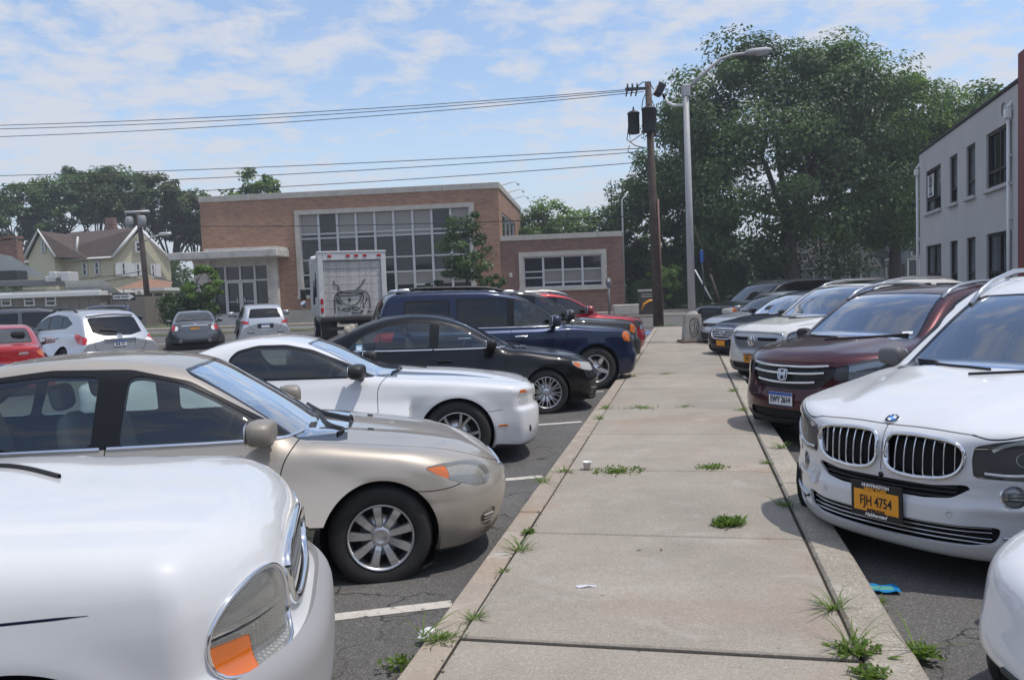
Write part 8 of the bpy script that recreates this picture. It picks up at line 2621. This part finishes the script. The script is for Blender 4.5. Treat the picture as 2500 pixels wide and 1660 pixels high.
# dead-topped spruce
sp_ = tp(1410, 470, 80)
t = thing('spruce_tree', 'thin spruce with bare spiky top standing above the green trees', 'tree', (sp_[0], 80, -.1))
m = MB(); top = tp(1410, 412, 80)[2]; m.tube([(0, 0, 0), (0, 0, top)], [.22, .03], 7)
r_ = np.random.default_rng(3)
for k in range(44):
    z_ = top * r_.uniform(.55, .985); a = r_.uniform(0, 6.28); l = (top - z_) * .42 + .25
    m.tube([(0, 0, z_), (l * .6 * math.cos(a), l * .6 * math.sin(a), z_ - .12), (l * math.cos(a), l * math.sin(a), z_ + .18)], [.05, .04, .015], 5)
m.build('trunk', [BARK], t)
P = []
for k in range(26):
    z_ = top * r_.uniform(.35, .8); a = r_.uniform(0, 6.28); l = (top - z_) * .36
    for j in range(90): f = r_.uniform(.2, 1.1); P.append([l * f * math.cos(a) + r_.normal(0, .14), l * f * math.sin(a) + r_.normal(0, .14), z_ - .25 * f + r_.normal(0, .1)])
P = np.array(P); link('crown', leaves_mesh('crown', P, np.tile([0, 0, 1.0], (len(P), 1)), .22, LEAF_D, r_), t)
# flat-topped grove on the left
for i, (xD, yt, w_, lab) in enumerate(((20, 455, 6.5, 'leftmost umbrella-crowned tree of the grove behind the houses'), (110, 405, 7.5, 'umbrella-crowned tree above the left gable of the yellow house'), (215, 388, 8.0, 'tallest umbrella-crowned tree right above the chimney of the yellow house'),
                                       (310, 395, 7.5, 'umbrella-crowned tree behind the right gable of the yellow house'), (395, 425, 6.5, 'olive umbrella-crowned tree between yellow house and brick building'), (450, 455, 5.5, 'smallest umbrella-crowned tree touching the brick building corner'))):
    Y = 100 + (i % 3) * 4
    p = tp(xD, yt, Y)
    tree('umbrella_tree', lab, p[0], Y, p[2], (p[2] - 3.6, w_, 5.5, 3.7), [LEAF_Y if i > 2 else LEAF_M, LEAF_D] if i != 4 else [LEAF_Y, LEAF_M], .46, 8500, 60, .28, 30 + i, group='grove of umbrella-crowned trees', shape=lambda q: q[2] > -.55, limbs=16, trunk_h=p[2] * .42, accents=.35, clump=.8)
# dark undergrowth below the grove and behind the right side: counted by nobody
def thicket(name, x0, x1, y, h, n, size, mat, seed, dy=3.0, base=-.2):
    r = np.random.default_rng(seed)
    x = r.uniform(x0, x1, n)
    hh = h * (.72 + .28 * np.sin(x * .9 + seed) * np.sin(x * .37 + 2 * seed))
    z = r.uniform(0, 1, n) ** .8 * hh
    P = np.stack([x, y + r.normal(0, dy / 3, n) + (z / h) * dy * .25, base + z], 1)
    nr = np.tile([0, -.5, .7], (n, 1))
    return tag(link(name, leaves_mesh(name, P, nr, size, mat, r)), kind='stuff')
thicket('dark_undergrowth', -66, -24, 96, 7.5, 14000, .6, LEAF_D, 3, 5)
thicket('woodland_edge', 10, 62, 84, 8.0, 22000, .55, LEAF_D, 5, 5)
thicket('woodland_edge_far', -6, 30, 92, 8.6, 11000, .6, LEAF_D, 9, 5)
for i, (x0, x1, Y, h_, mt, lab) in enumerate(((11.6, 15.2, 62, 2.0, LEAF_D, 'dark clipped hedge behind the guy wires'), (15.6, 18.2, 63, 3.4, LEAF_D, 'tall rounded dark hedge right of the street sign'), (8.4, 10.4, 58.5, 2.2, LEAF_M, 'small hedge beside the brick wing'))):
    r = np.random.default_rng(50 + i); n = 5200
    th = r.uniform(0, 6.28, n); q = r.uniform(.5, 1, n) ** .4
    P = np.stack([(x1 - x0) / 2 * q * np.cos(th) * 1.0, .9 * q * np.sin(th), r.uniform(0, 1, n) ** .7 * h_ * (1 - .25 * np.abs(np.cos(th) * q) ** 3)], 1)
    t = thing('hedge', lab, 'hedge', ((x0 + x1) / 2, Y, -.15), 0)
    link('foliage', leaves_mesh('foliage', P, np.stack([np.cos(th), np.sin(th), np.full(n, .6)], 1), .17, mt, r), t)
tree('young_tree', 'small yellow-green bush in the sun behind the lamp post', 10.6, 56.5, 3.4, (2.0, 1.3, 1.1, 1.4), LEAF_B, .2, 2600, 26, .06, 61, cat='bush')
# street trees before the brick building
p = tp(1075, 640, 46)
tree('street_tree', 'dark green street tree with open crown before the tall gridded window', p[0], 46, 6.6, (4.0, 1.55, 1.3, 2.5), [LEAF_D, LEAF_M], .17, 6000, 46, .10, 71, limbs=9, clump=.95)
p = tp(1000, 640, 46.4)
tree('low_bush', 'low leafy side growth left of the street tree trunk', p[0], 46.4, 3.4, (2.0, .7, .6, .7), [LEAF_D, LEAF_M], .17, 1100, 14, .06, 72, cat='bush')
p = tp(1140, 640, 46.4)
tree('low_bush', 'low leafy side growth right of the street tree trunk', p[0], 46.4, 3.4, (2.2, .8, .6, .6), [LEAF_D, LEAF_M], .17, 1100, 14, .06, 73, cat='bush')
p = tp(468, 650, 50)
tree('young_tree', 'young bright green tree beside the glazed entrance', p[0], 50, 4.0, (2.5, 1.05, .9, 1.5), LEAF_B, .2, 4200, 34, .06, 74, clump=1.0)
p = tp(402, 700, 51)
tree('round_bush', 'round dark bush left of the young bright tree', p[0] + .9, 51, 2.6, (1.35, 1.75, 1.3, 1.25), LEAF_D, .2, 8000, 80, .08, 75, cat='bush', trunk_h=.6, clump=1.2)
p = tp(590, 425, 88)
tree('maple_tree', 'bright tree top rising behind the roof of the brick building', p[0], 88, 15.5, (12.2, 3.3, 3, 3.2), [LEAF_B, LEAF_M], .42, 4200, 40, .3, 76, accents=.4)

# ------------------------------------------------------------------ poles and wires
CONCG = pbr('painted_steel_grey', (.40, .40, .41), .55, vary=.1, vscale=2)
WOOD = pbr('creosote_wood', (.085, .062, .05), .9, bump=.6, bscale=25, vary=.35, vscale=3)
XFM = pbr('transformer_dark', (.022, .024, .03), .5)
lp = gnd(1691, 835, 0)
lamp = thing('street_lamp', 'tall pale grey lamp post with curved arm and graffiti face on its base', 'street lamp', (lp[0], lp[1], 0))
m = MB()
b0, b1, hb = .26, .205, .78
m.add([(-b0, -b0, .06), (b0, -b0, .06), (b0, b0, .06), (-b0, b0, .06), (-b1, -b1, hb), (b1, -b1, hb), (b1, b1, hb), (-b1, b1, hb)], [(0, 1, 5, 4), (1, 2, 6, 5), (2, 3, 7, 6), (3, 0, 4, 7), (4, 5, 6, 7)])
m.lathe([(.19, hb), (.14, hb + .06), (.11, hb + .1)], 16)
bs = m.build('base', [pbr('base_concrete_grey', (.33, .31, .28), .8, vary=.15, vscale=4)], lamp)
m = MB(); m.box((0, 0, .03), (.74, .74, .06), bev=.01); m.build('base_plate', [pbr('rusty_plate', (.16, .10, .07), .9, vary=.3)], lamp)
m = MB()
for ln in ([(-.09, .62), (-.02, .68), (.10, .66), (.14, .52), (.13, .36), (.06, .20), (-.04, .16), (-.10, .28), (-.12, .45), (-.10, .62)], [(-.02, .55), (.05, .57)], [(-.07, .5), (-.04, .48)], [(.02, .52), (.0, .38), (.05, .36)], [(-.03, .29), (.04, .27)], [(.10, .6), (.07, .4), (.09, .26)]):
    m.tube([(a, -b0 + (b0 - b1) * (z_ - .06) / (hb - .06) - .004, z_) for a, z_ in ln], .009, 5)
m.build('graffiti_face', [BLACKI], bs)
zt = at(1671, 212, lp[1])[2]
m = MB(); m.tube([(0, 0, hb), (-.01, 0, 3.5), (-.03, 0, zt)], [.105, .095, .075], 14); m.box((-.03, 0, zt - .12), (.22, .2, .34), bev=.03); m.build('pole', [CONCG], lamp)
a1 = [at(x * D_, y * D_, lp[1]) - [lp[0], lp[1], 0] for x, y in ((1583, 208), (1620, 172), (1660, 138), (1690, 127), (1720, 124))]
m = MB(); m.tube(a1, [.055, .05, .045, .04, .04], 10); m.build('arm', [CONCG], lamp)
hd = at(1748 * D_, 120 * D_, lp[1]) - [lp[0], lp[1], 0]
m = MB(); V, F_ = superegg((0, 0, 0), (.78, .30, .17), 2.6, 18, 10)
m.add([(x, y, z_ * (1.15 if z_ > 0 else .8)) for x, y, z_ in V], F_, 0, True)
m.add(*superegg((.10, 0, -.05), (.40, .24, .14), 2.4, 14, 8), 1, True); m.tube([(-.1, 0, .08), (-.1, 0, .16)], .04, 8, 2)
m.build('lamp_head', [CONCG, pbr('lamp_glass', (.4, .42, .42), .15), BLACKP], lamp, tuple(hd), (0, rad(-4), 0))
fl = [at(x * D_, y * D_, lp[1]) - [lp[0], lp[1], 0] for x, y in ((1576, 243), (1552, 243), (1540, 237), (1533, 225))]
m = MB(); m.tube(fl, .04, 8); m.build('flood_arm', [WHITEP], lamp)
f0 = at(1521 * D_, 207 * D_, lp[1]) - [lp[0], lp[1], 0]
m = MB(); M_ = Matrix.Rotation(rad(28), 4, 'Y'); m.box((0, 0, 0), (.22, .32, .36), bev=.04, mat=M_); m.box((-.125, 0, 0), (.02, .28, .3), 1, mat=M_); m.tube([(.1, 0, -.12), (.14, 0, -.26)], .045, 8)
m.build('flood_light', [BLACKP, REFLECT], lamp, tuple(f0))

up = gnd(1607, 792, -.02); UY = up[1]
pole = thing('utility_pole', 'dark wooden utility pole with black transformer drums at the end of the walk', 'utility pole', (up[0], UY, -.1))
U = lambda xD, yD: at(xD * D_, yD * D_, UY) - np.array([up[0], UY, -.1])
tz = U(1494, 190)
m = MB(); m.tube([(0, 0, 0), (U(1506, 470)[0], 0, U(1506, 470)[2]), tuple(tz)], [.21, .17, .13], 12); m.tube([(.17, -.12, 0), (.16 + U(1507, 470)[0], -.12, U(1507, 460)[2])], .05, 6, 1); m.build('pole', [WOOD, pbr('conduit_brown', (.16, .09, .07), .7)], pole)
for (xD, y0, y1, r_, dy) in ((1461, 262, 310, .24, -.1), (1494, 255, 309, .29, -.35), (1507, 258, 312, .2, .35)):
    m = MB(); a, b = U(xD, y1), U(xD, y0)
    m.lathe([(0, a[2]), (r_ * .95, a[2]), (r_, a[2] + .04), (r_, b[2] - .05), (r_ * 1.07, b[2] - .05), (r_ * 1.07, b[2]), (r_ * .6, b[2] + .07), (0, b[2] + .08)], 18, 0, Matrix.Translation((a[0], dy, 0)))
    m.tube([(a[0], dy, b[2] + .05), (a[0], dy, b[2] + .25)], [.05, .03], 6)
    m.build('transformer', [XFM], pole)
m = MB(); q = U(1475, 205)
m.box((q[0] - .1, 0, q[2]), (1.0, .1, .1))
for dx in (-.5, -.3, -.1): m.tube([(q[0] + dx, 0, q[2]), (q[0] + dx, 0, q[2] + .22)], [.05, .035], 6); m.tube([(q[0] + dx, 0, q[2]), (q[0] + dx - .08, 0, q[2] - .3)], [.045, .03], 6)
m.build('crossarm', [XFM], pole)
m = MB()
for pts in (((1448, 290), (1444, 325), (1462, 338), (1490, 345)), ((1450, 310), (1452, 330), (1478, 312)), ((1466, 205), (1480, 193), (1495, 192), (1505, 210)), ((1488, 215), (1480, 235), (1478, 256)), ((1500, 232), (1515, 270)), ((1450, 338), (1446, 352), (1470, 364), (1492, 372))):
    m.tube([tuple(U(*p) + [0, -.2, 0]) for p in pts], .02, 5)
m.build('drop_wires', [BLACKI], pole)
WIRE = pbr('wire', (.02, .02, .022), .6)
def wire(label, A, B, sag, r=.018, n=18, group='overhead wires along the street'):
    m = MB(); A = np.array(A); B = np.array(B)
    c = (A + B) / 2
    m.tube([tuple(A + (B - A) * f - c - [0, 0, 4 * sag * f * (1 - f)]) for f in np.linspace(0, 1, n)], r, 5)
    return tag(m.build('overhead_wire', [WIRE], None, tuple(c)), label, 'wire', group)
LY_ = 39.0
for i, (yr, yl, nm, sag) in enumerate(((204, 288, 'topmost overhead wire from the pole head to the left edge', .25), (207, 296, 'second overhead wire just under the topmost one', .3), (212, 315, 'third and lowest wire of the upper three', .3), (342, 404, 'highest of the middle wires, leaving below the transformers', .15), (350, 428, 'middle wire meeting the pole under the transformers', .2), (374, 455, 'lowest of the middle wires, passing over the brick roofline', .25))):
    wire(nm, tp(1484, yr, UY), tp(-150, yl + 5, LY_), sag, .016)
wire('telephone cable crossing the brick facade below its window heads', tp(1500, 497, UY), tp(-100, 500, 66), .6, .022)
wire('thin wire slanting right from the utility pole across the large tree', tp(1508, 488, UY), tp(2125, 385, 34), .2, .014)
wire('sagging service cable left of the far pole', tp(330, 625, 66), tp(-100, 640, 62), .5, .03)
wire('second sagging service cable left of the far pole', tp(330, 635, 66), tp(-100, 655, 62), .5, .03)
wire('service cable from the far pole to the brick canopy', tp(332, 625, 66), tp(462, 655, 58), .3, .03)
# guy wires and sign post behind the lamp
g_ = gnd(1662 * D_, 702 * D_, -.1)
t = thing('guy_brace', 'slanting steel guy with wooden strut beside the street sign', 'guy wire', (g_[0], 44, -.1))
b = at(1661 * D_, 702 * D_, 44); c = at(1600 * D_, 518 * D_, 44); e_ = at(1640 * D_, 690 * D_, 44); f_ = at(1602 * D_, 622 * D_, 44)
o_ = np.array([g_[0], 44, -.1])
m = MB(); m.tube([tuple(b - o_), tuple((b * .62 + c * .38) - o_)], .07, 6); m.tube([tuple((b * .62 + c * .38) - o_), tuple(c - o_)], .02, 5); m.build('strut', [WOOD], t)
m = MB(); m.tube([tuple(e_ - o_), tuple(f_ - o_)], .04, 6); m.build('guard', [WHITEP], t)
s0 = at(1628 * D_, 728 * D_, 42)
t = thing('street_sign', 'thin dark post with small blue street name plate behind the lamp', 'sign', (s0[0], 42, -.1))
stp = at(1617 * D_, 582 * D_, 42); m = MB(); m.tube([(0, 0, 0), (stp[0] - s0[0], 0, stp[2])], .045, 6); m.build('post', [BLACKP], t)
m = MB(); m.box((stp[0] - s0[0], -.05, stp[2] - .1), (.16, .04, .62), bev=.01); m.build('plate', [PLATEB], t)
# far utility pole before the yellow house, and its lamp
fp_ = at(345 * D_, 735 * D_, 66)
t = thing('utility_pole', 'leaning dark utility pole with two pale transformers before the yellow house', 'utility pole', (fp_[0], 66, -.1))
Q = lambda x, y: at(x / 3.015, 380 + y / 3.015, 66) - np.array([fp_[0], 66, -.1])
m = MB(); m.tube([(0, 0, 0), tuple(Q(1050, 700)), tuple(Q(1018, 430))], [.25, .22, .18], 8); m.build('pole', [WOOD], t)
m = MB(); m.tube([tuple(Q(920, 418)), tuple(Q(1100, 410))], .1, 5); m.build('crossarm', [FRAMEM], t)
for (x, y0, y1) in ((968, 465, 535), (1062, 455, 530)):
    a, b = Q(x, y1), Q(x, y0); m = MB(); m.lathe([(0, a[2]), (.30, a[2]), (.30, b[2]), (.2, b[2] + .12), (0, b[2] + .12)], 12, 0, Matrix.Translation((a[0], -.3, 0))); m.build('transformer', [pbr('transformer_grey', (.27, .28, .29), .6)], t)
m = MB(); m.tube([tuple(Q(1045, 640)), tuple(Q(1120, 600)), tuple(Q(1200, 580))], .07, 6); m.add(*superegg(tuple(Q(1215, 578)), (1.1, .4, .3), 3, 10, 6), 0, True); m.build('lamp_arm', [FRAMEM], t)
# one-way sign
o1 = at(300 * 1.0, 725, 58)
sg = at(910 / 3.015, 380 + 1040 / 3.015, 58)
t = thing('one_way_sign', 'black one-way sign with white arrow on a post', 'sign', (sg[0], 58, -.1))
m = MB(); m.tube([(0, .05, 0), (0, .05, sg[2] + .75)], .05, 6); m.build('post', [GREYP], t)
m = MB(); m.box((0, 0, 0), (1.65, .04, .55), 1, bev=.01); s_o = m.build('sign_plate', [WTRIM, BLACKI], t, (0, 0, sg[2] + .1))
m = MB(); m.prism([(-.76, -.16), (.34, -.16), (.34, -.24), (.78, 0), (.34, .24), (.34, .16), (-.76, .16)], -.03, -.021, 0, Matrix.Rotation(rad(90), 4, 'X') @ Matrix.Translation((0, 0, .05))); m.build('arrow', [WTRIM], s_o)
link('lettering', text_mesh('ONE WAY', BLACKI, .24, .004, .006), s_o, (-.18, -.036, 0), (rad(90), 0, 0))
# parking meter, bin, planter near the wing
pm_ = at(1405 * D_, 715 * D_, 50)
t = thing('parking_meter', 'grey single-head parking meter on a post before the brick wing', 'parking meter', (pm_[0], 50, -.1))
m = MB(); m.tube([(0, 0, 0), (0, 0, 1.75)], .07, 8); m.build('post', [GREYP], t)
m = MB(); m.add(*superegg((0, 0, 2.0), (.34, .24, .6), 2.5, 14, 10), 0, True); m.build('meter_head', [GREYP], t)
m = MB(); m.lathe([(.09, 0), (0, .01)], 12, 0, Matrix.Translation((0, -.125, 2.12)) @ Matrix.Rotation(rad(90), 4, 'X')); m.build('meter_window', [WHITEP], t)
bn = at(1493 * D_, 730 * D_, 46)
t = thing('newspaper_box', 'low brown sign box with orange swoosh half hidden by the utility pole', 'sign', (bn[0], 46, -.1))
m = MB(); m.box((0, 0, .75), (.9, .4, 1.3), bev=.03); m.box((0, 0, 1.46), (.98, .46, .12), 1); m.build('box', [pbr('brown_box', (.06, .045, .04), .6), STONE], t)
m = MB(); m.tube([(-.36, -.22, .35), (-.2, -.22, .72), (.1, -.22, .88), (.42, -.22, .9)], [.03, .07, .08, .04], 6); m.build('swoosh', [PLATEO], t)
for z_ in (1.12, 1.25):
    m = MB(); m.box((.0, -.205, z_), (.7, .012, .05)); m.build('lettering_line', [STONE], t)
sw = at(1458 * D_, 722 * D_, 52)
g = MB(); g.box((0, 0, .3), (2.4, 1.0, .6), bev=.03)
tag(g.build('planter_wall', [STONE], None, (sw[0], 52, -.12)), 'low stone planter wall below the hedge beside the wing', 'planter')
sb_ = at(398 * D_, 725 * D_, 52)
t = thing('small_sign', 'small white notice on a stake in front of the round bush', 'sign', (sb_[0], 52, -.1))
m = MB(); m.tube([(0, .03, 0), (0, .03, 1.0)], .025, 5); m.build('stake', [GREYP], t)
m = MB(); m.box((0, 0, .8), (.42, .03, .3)); m.box((0, -.018, .82), (.28, .006, .05), 1); m.build('plate', [WHITEP, BLACKI], t)
tan_sedan(); white_coupe(); black_sedan(); navy_suv(); white_old_suv(); white_suv(); maroon_suv(); cream_suv()
dark_hybrid_sedan(); right_back(); left_back(); rear_cars(); white_corner_car(); box_truck()
# ------------------------------------------------------------------ weeds and litter
BLADE = leaf_mat('weed_blade', (.06, .11, .015), (.18, .27, .05), .45)
BLADE2 = leaf_mat('weed_dry', (.12, .10, .045), (.22, .19, .09), .3)


def weed(label, px_, py_, n, length, spread, kind='grass', z=0.0, seed=0, mat=None, flat=0.0, cat='weed'):
    r = np.random.default_rng(seed + 400)
    p = gnd(px_, py_, z)
    V, F_ = [], []
    for k in range(n):
        a = r.uniform(0, 6.283); rr = abs(r.normal(0, spread * .35))
        b = np.array([rr * math.cos(a), rr * math.sin(a) * .7, 0])
        d = np.array([math.cos(a + r.normal(0, .6)), math.sin(a + r.normal(0, .6)), 0])
        L = length * r.uniform(.35, 1.1)
        lift = r.uniform(.3, 1.0) * (1 - flat)
        w = r.uniform(.0022, .0045) * (1.0 if kind == 'grass' else 2.6)
        sdv = np.array([-d[1], d[0], 0])
        q = len(V); S_ = 4
        for i in range(S_ + 1):
            f = i / S_
            c = b + d * L * (f * (1 - lift * .5)) + np.array([0, 0, L * (lift * f - .55 * lift * f * f + .03)])
            ww = w * (1 - f ** 2 * .92) * (1 if kind == 'grass' else math.sin(math.pi * (f * .85 + .12)) * 1.3)
            V += [c - sdv * ww, c + sdv * ww]
        F_ += [(q + 2 * i, q + 2 * i + 1, q + 2 * i + 3, q + 2 * i + 2) for i in range(S_)]
    if kind == 'leafy':
        m_ = 14 * max(4, n // 10)
        for k in range(m_):
            a = r.uniform(0, 6.283); rr = spread * r.uniform(0, 1) ** .6
            c = np.array([rr * math.cos(a), rr * math.sin(a) * .7, r.uniform(.01, 1) * length * .75 * (1 - .6 * rr / spread)])
            s = r.uniform(.008, .017); t1 = r.normal(0, 1, 3); t1 /= np.linalg.norm(t1); t2 = np.cross(t1, r.normal(0, 1, 3)); t2 /= np.linalg.norm(t2)
            q = len(V); V += [c - t1 * s, c + t2 * s * .6, c + t1 * s, c - t2 * s * .6]; F_.append((q, q + 1, q + 2, q + 3))
    me = np_mesh('weed', np.array(V), np.array(F_), mat or BLADE, None, False)
    return tag(link('weed_tuft', me, None, tuple(p)), label, cat, 'weeds in the pavement cracks')


DW = 1.0588
W = [
    ('grass tuft at the left kerb by the first bay line, thin and tall', 1250, 1112, 55, .20, .12, 'grass'),
    ('bushy grass tuft where the slab joint by the foam cup meets the left kerb', 1302, 1087, 70, .11, .12, 'grass'),
    ('flat green weed in the joint right of the foam cup', 1428, 1087, 120, .07, .26, 'leafy'),
    ('flat green weed in the same joint nearer the white luxury crossover', 1642, 1078, 80, .06, .16, 'leafy'),
    ('bright bushy weed standing alone on the slab', 1680, 1210, 170, .12, .12, 'leafy'),
    ('small weed at the right edge joint level with the foam cup', 1768, 1068, 40, .09, .07, 'grass'),
    ('sprawling grass at the crossover bumper corner', 1812, 1166, 60, .18, .10, 'grass'),
    ('tiny weed on the left kerb joint above the sprawling pair', 1217, 1229, 30, .06, .05, 'leafy'),
    ('sprawling grass pair across the left kerb joint', 1205, 1269, 46, .20, .14, 'grass'),
    ('single small tuft between the sprawling pair and the bottom tuft', 1160, 1317, 26, .07, .05, 'grass'),
    ('small upright tuft at the left joint near the bottom', 1090, 1429, 34, .13, .08, 'grass'),
    ('dense low tuft beside the white tissue at the left kerb', 1012, 1474, 110, .10, .16, 'grass'),
    ('tall single grass stalk by the white tissue', 976, 1470, 9, .34, .03, 'grass'),
    ('weed tuft on the left kerb joint below the black sedan', 1395, 942, 70, .16, .14, 'grass'),
    ('weed tuft on the left kerb joint a step nearer than the sedan bumper', 1382, 966, 55, .14, .10, 'grass'),
    ('long row of grass along the joint beside the black sedan', 1482, 941, 130, .13, .34, 'grass'),
    ('short row of grass along the same joint further right', 1580, 938, 80, .08, .26, 'grass'),
    ('grass in the joint level with the navy vehicle wheel', 1458, 868, 70, .14, .22, 'grass'),
    ('grass further right in the joint level with the navy vehicle wheel', 1535, 863, 70, .12, .30, 'grass'),
    ('light weed at the right joint beside the maroon crossover', 1712, 946, 70, .15, .14, 'grass'),
    ('weed at the right joint before the cream vehicle', 1690, 902, 60, .16, .14, 'grass'),
    ('grass tuft under the white crossover fog light', 1802, 1034, 50, .18, .10, 'grass'),
    ('weedy fringe at the right joint near the lamp post', 1655, 815, 110, .2, .40, 'grass'),
    ('weedy fringe beyond the lamp post on the right joint', 1640, 776, 110, .2, .5, 'grass'),
    ('sprawling crabgrass across the right kerb', 1922, 1406, 46, .24, .10, 'grass'),
    ('small tuft on the asphalt by the blue wrapper', 2030, 1392, 40, .14, .06, 'grass'),
    ('big mixed weed clump at the corner of the bottom slab', 1972, 1505, 75, .11, .11, 'leafy'),
    ('long-bladed grass growing out of the big weed clump', 1965, 1492, 22, .36, .08, 'grass'),
    ('leafy weed on the asphalt side of the right kerb', 2118, 1512, 90, .11, .10, 'leafy'),
    ('tall arched grass blade beside the leafy weed', 2108, 1500, 8, .40, .05, 'grass'),
    ('trailing weed at the very bottom by the right kerb', 2005, 1558, 60, .08, .10, 'leafy'),
    ('dark green moss-like weeds on the asphalt at the bottom left', 925, 1530, 60, .05, .12, 'leafy'),
    ('grass fringe around the foot of the utility pole', 1540, 752, 160, .3, .9, 'grass'),
]
for i, (lab, x, y, n, L_, sp_, kd) in enumerate(W):
    weed(lab, x * DW, y * DW, int(n * .9), L_ * .9, sp_, kd, 0.0 if not ('asphalt' in lab) else -.12, i)
# dead leaves and dirt along the joints, too small to count
r = np.random.default_rng(77)
n = 420
uu = r.uniform(1.5, 20, n); tt = np.where(r.random(n) < .5, -1.08, .70) + r.normal(0, .018, n)
P = np.array([wk(a, b, .003) for a, b in zip(uu, tt)])
tag(link('joint_litter', leaves_mesh('joint_litter', P, np.tile([0, 0, 1.0], (n, 1)), .018, BLADE2, r)), kind='stuff')
n = 900
uu = r.uniform(1.5, 26, n); tt = np.where(r.random(n) < .5, -1.08, .70) + r.normal(0, .012, n)
P = np.array([wk(a, b, .0) for a, b in zip(uu, tt)]) + np.stack([np.zeros(n), np.zeros(n), r.uniform(-.01, .012, n)], 1)
tag(link('joint_moss', leaves_mesh('joint_moss', P, np.tile([0, 0, 1.0], (n, 1)), .014, leaf_mat('moss', (.035, .05, .012), (.09, .11, .03), .2), r)), kind='stuff')

c = gnd(1354 * DW, 1081 * DW, .004)
t = thing('foam_cup', 'small white foam cup standing on the slab joint', 'cup', tuple(c))
m = MB(); m.lathe([(.0, .002), (.026, .002), (.038, .062), (.042, .064), (.042, .068), (.037, .067), (.026, .008), (0, .008)], 20); m.build('cup', [WHITEP], t)
m = MB(); m.lathe([(.0335, .030), (.0362, .048)], 20); m.build('printed_band', [pbr('cup_print', (.55, .42, .40), .6)], t)
c = gnd(1350 * DW, 1353 * DW, .006)
m = MB(); r = np.random.default_rng(5)
pts = [(-.055, 0), (-.045, .018), (-.02, .024), (.005, .014), (.02, .004), (.04, .008), (.06, .012), (.062, -.002), (.04, -.002), (.02, -.004), (-.01, -.014), (-.04, -.014)]
V = [(x, y, r.uniform(.001, .008)) for x, y in pts]; V.append((-.02, .004, .012))
m.add(V, [(i, (i + 1) % 12, 12) for i in range(12)])
tag(m.build('foil_wrapper', [pbr('foil', (.72, .72, .74), .3, .3)], None, tuple(c)), 'crumpled silver foil wrapper in the middle of a slab', 'litter')
c = gnd(2034 * DW, 1358 * DW, -.14)
BLW = pbr('wrapper_blue', (.02, .22, .50), .25)
m = MB()
for i in range(6):
    for j in range(4):
        x0, y0, x1, y1 = -.09 + i * .03, -.06 + j * .03, -.06 + i * .03, -.03 + j * .03
        h_ = lambda x, y: .006 * math.sin(60 * x + 1) * math.cos(50 * y) + .008
        m.add([(x0, y0, h_(x0, y0)), (x1, y0, h_(x1, y0)), (x1, y1, h_(x1, y1)), (x0, y1, h_(x0, y1))], [(0, 1, 2, 3)], (0, 1)[(j in (1, 2) and i in (1, 2, 3, 4))])
tag(m.build('snack_wrapper', [BLW, pbr('wrapper_green', (.12, .35, .30), .3)], None, tuple(c), (0, 0, -.2)), 'crumpled bright blue snack wrapper on the asphalt by the right kerb', 'litter')
c = gnd(992 * DW, 1462 * DW, -.10)
m = MB(); V, F_ = superegg((0, 0, 0), (.12, .09, .07), 2.2, 14, 9); r = np.random.default_rng(8)
m.add([(x * r.uniform(.75, 1.2), y * r.uniform(.75, 1.2), z_ * r.uniform(.7, 1.2)) for x, y, z_ in V], F_)
tag(m.build('crumpled_tissue', [WHITEP], None, tuple(c)), 'crumpled white tissue in the weeds by the left kerb', 'litter')
for (x, y, lab) in ((1474, 1268, 'small orange dead leaf left of the lone bushy weed'), (1525, 1267, 'thin brown twig right of the orange dead leaf'), (1795, 1497, 'curled tan leaf on the bottom slab'), (990, 1600, 'orange speck of leaf on the bottom slab')):
    c = gnd(x * DW, y * DW, .006); m = MB()
    m.add([(-.022, 0, 0), (0, .008, .004), (.024, .002, .001), (0, -.008, .005)], [(0, 1, 2, 3)])
    tag(m.build('dead_leaf', [BLADE2], None, tuple(c), (0, 0, rng.uniform(0, 3))), lab, 'leaf', 'dead leaves on the walk')

# summer haze over the whole lot
g = MB(); g.box((0, 200, 14.25), (940, 740, 31.5))
hz_m, hz_t, hz_o = new_mat('haze_air')
hv = N(hz_t, 'ShaderNodeVolumePrincipled'); hv.inputs['Color'].default_value = (.86, .90, 1, 1); hv.inputs['Density'].default_value = .0010; hv.inputs['Anisotropy'].default_value = .2
lk(hz_t, hv.outputs[0], hz_o.inputs['Volume'])
tag(g.build('haze', [hz_m]), kind='stuff')
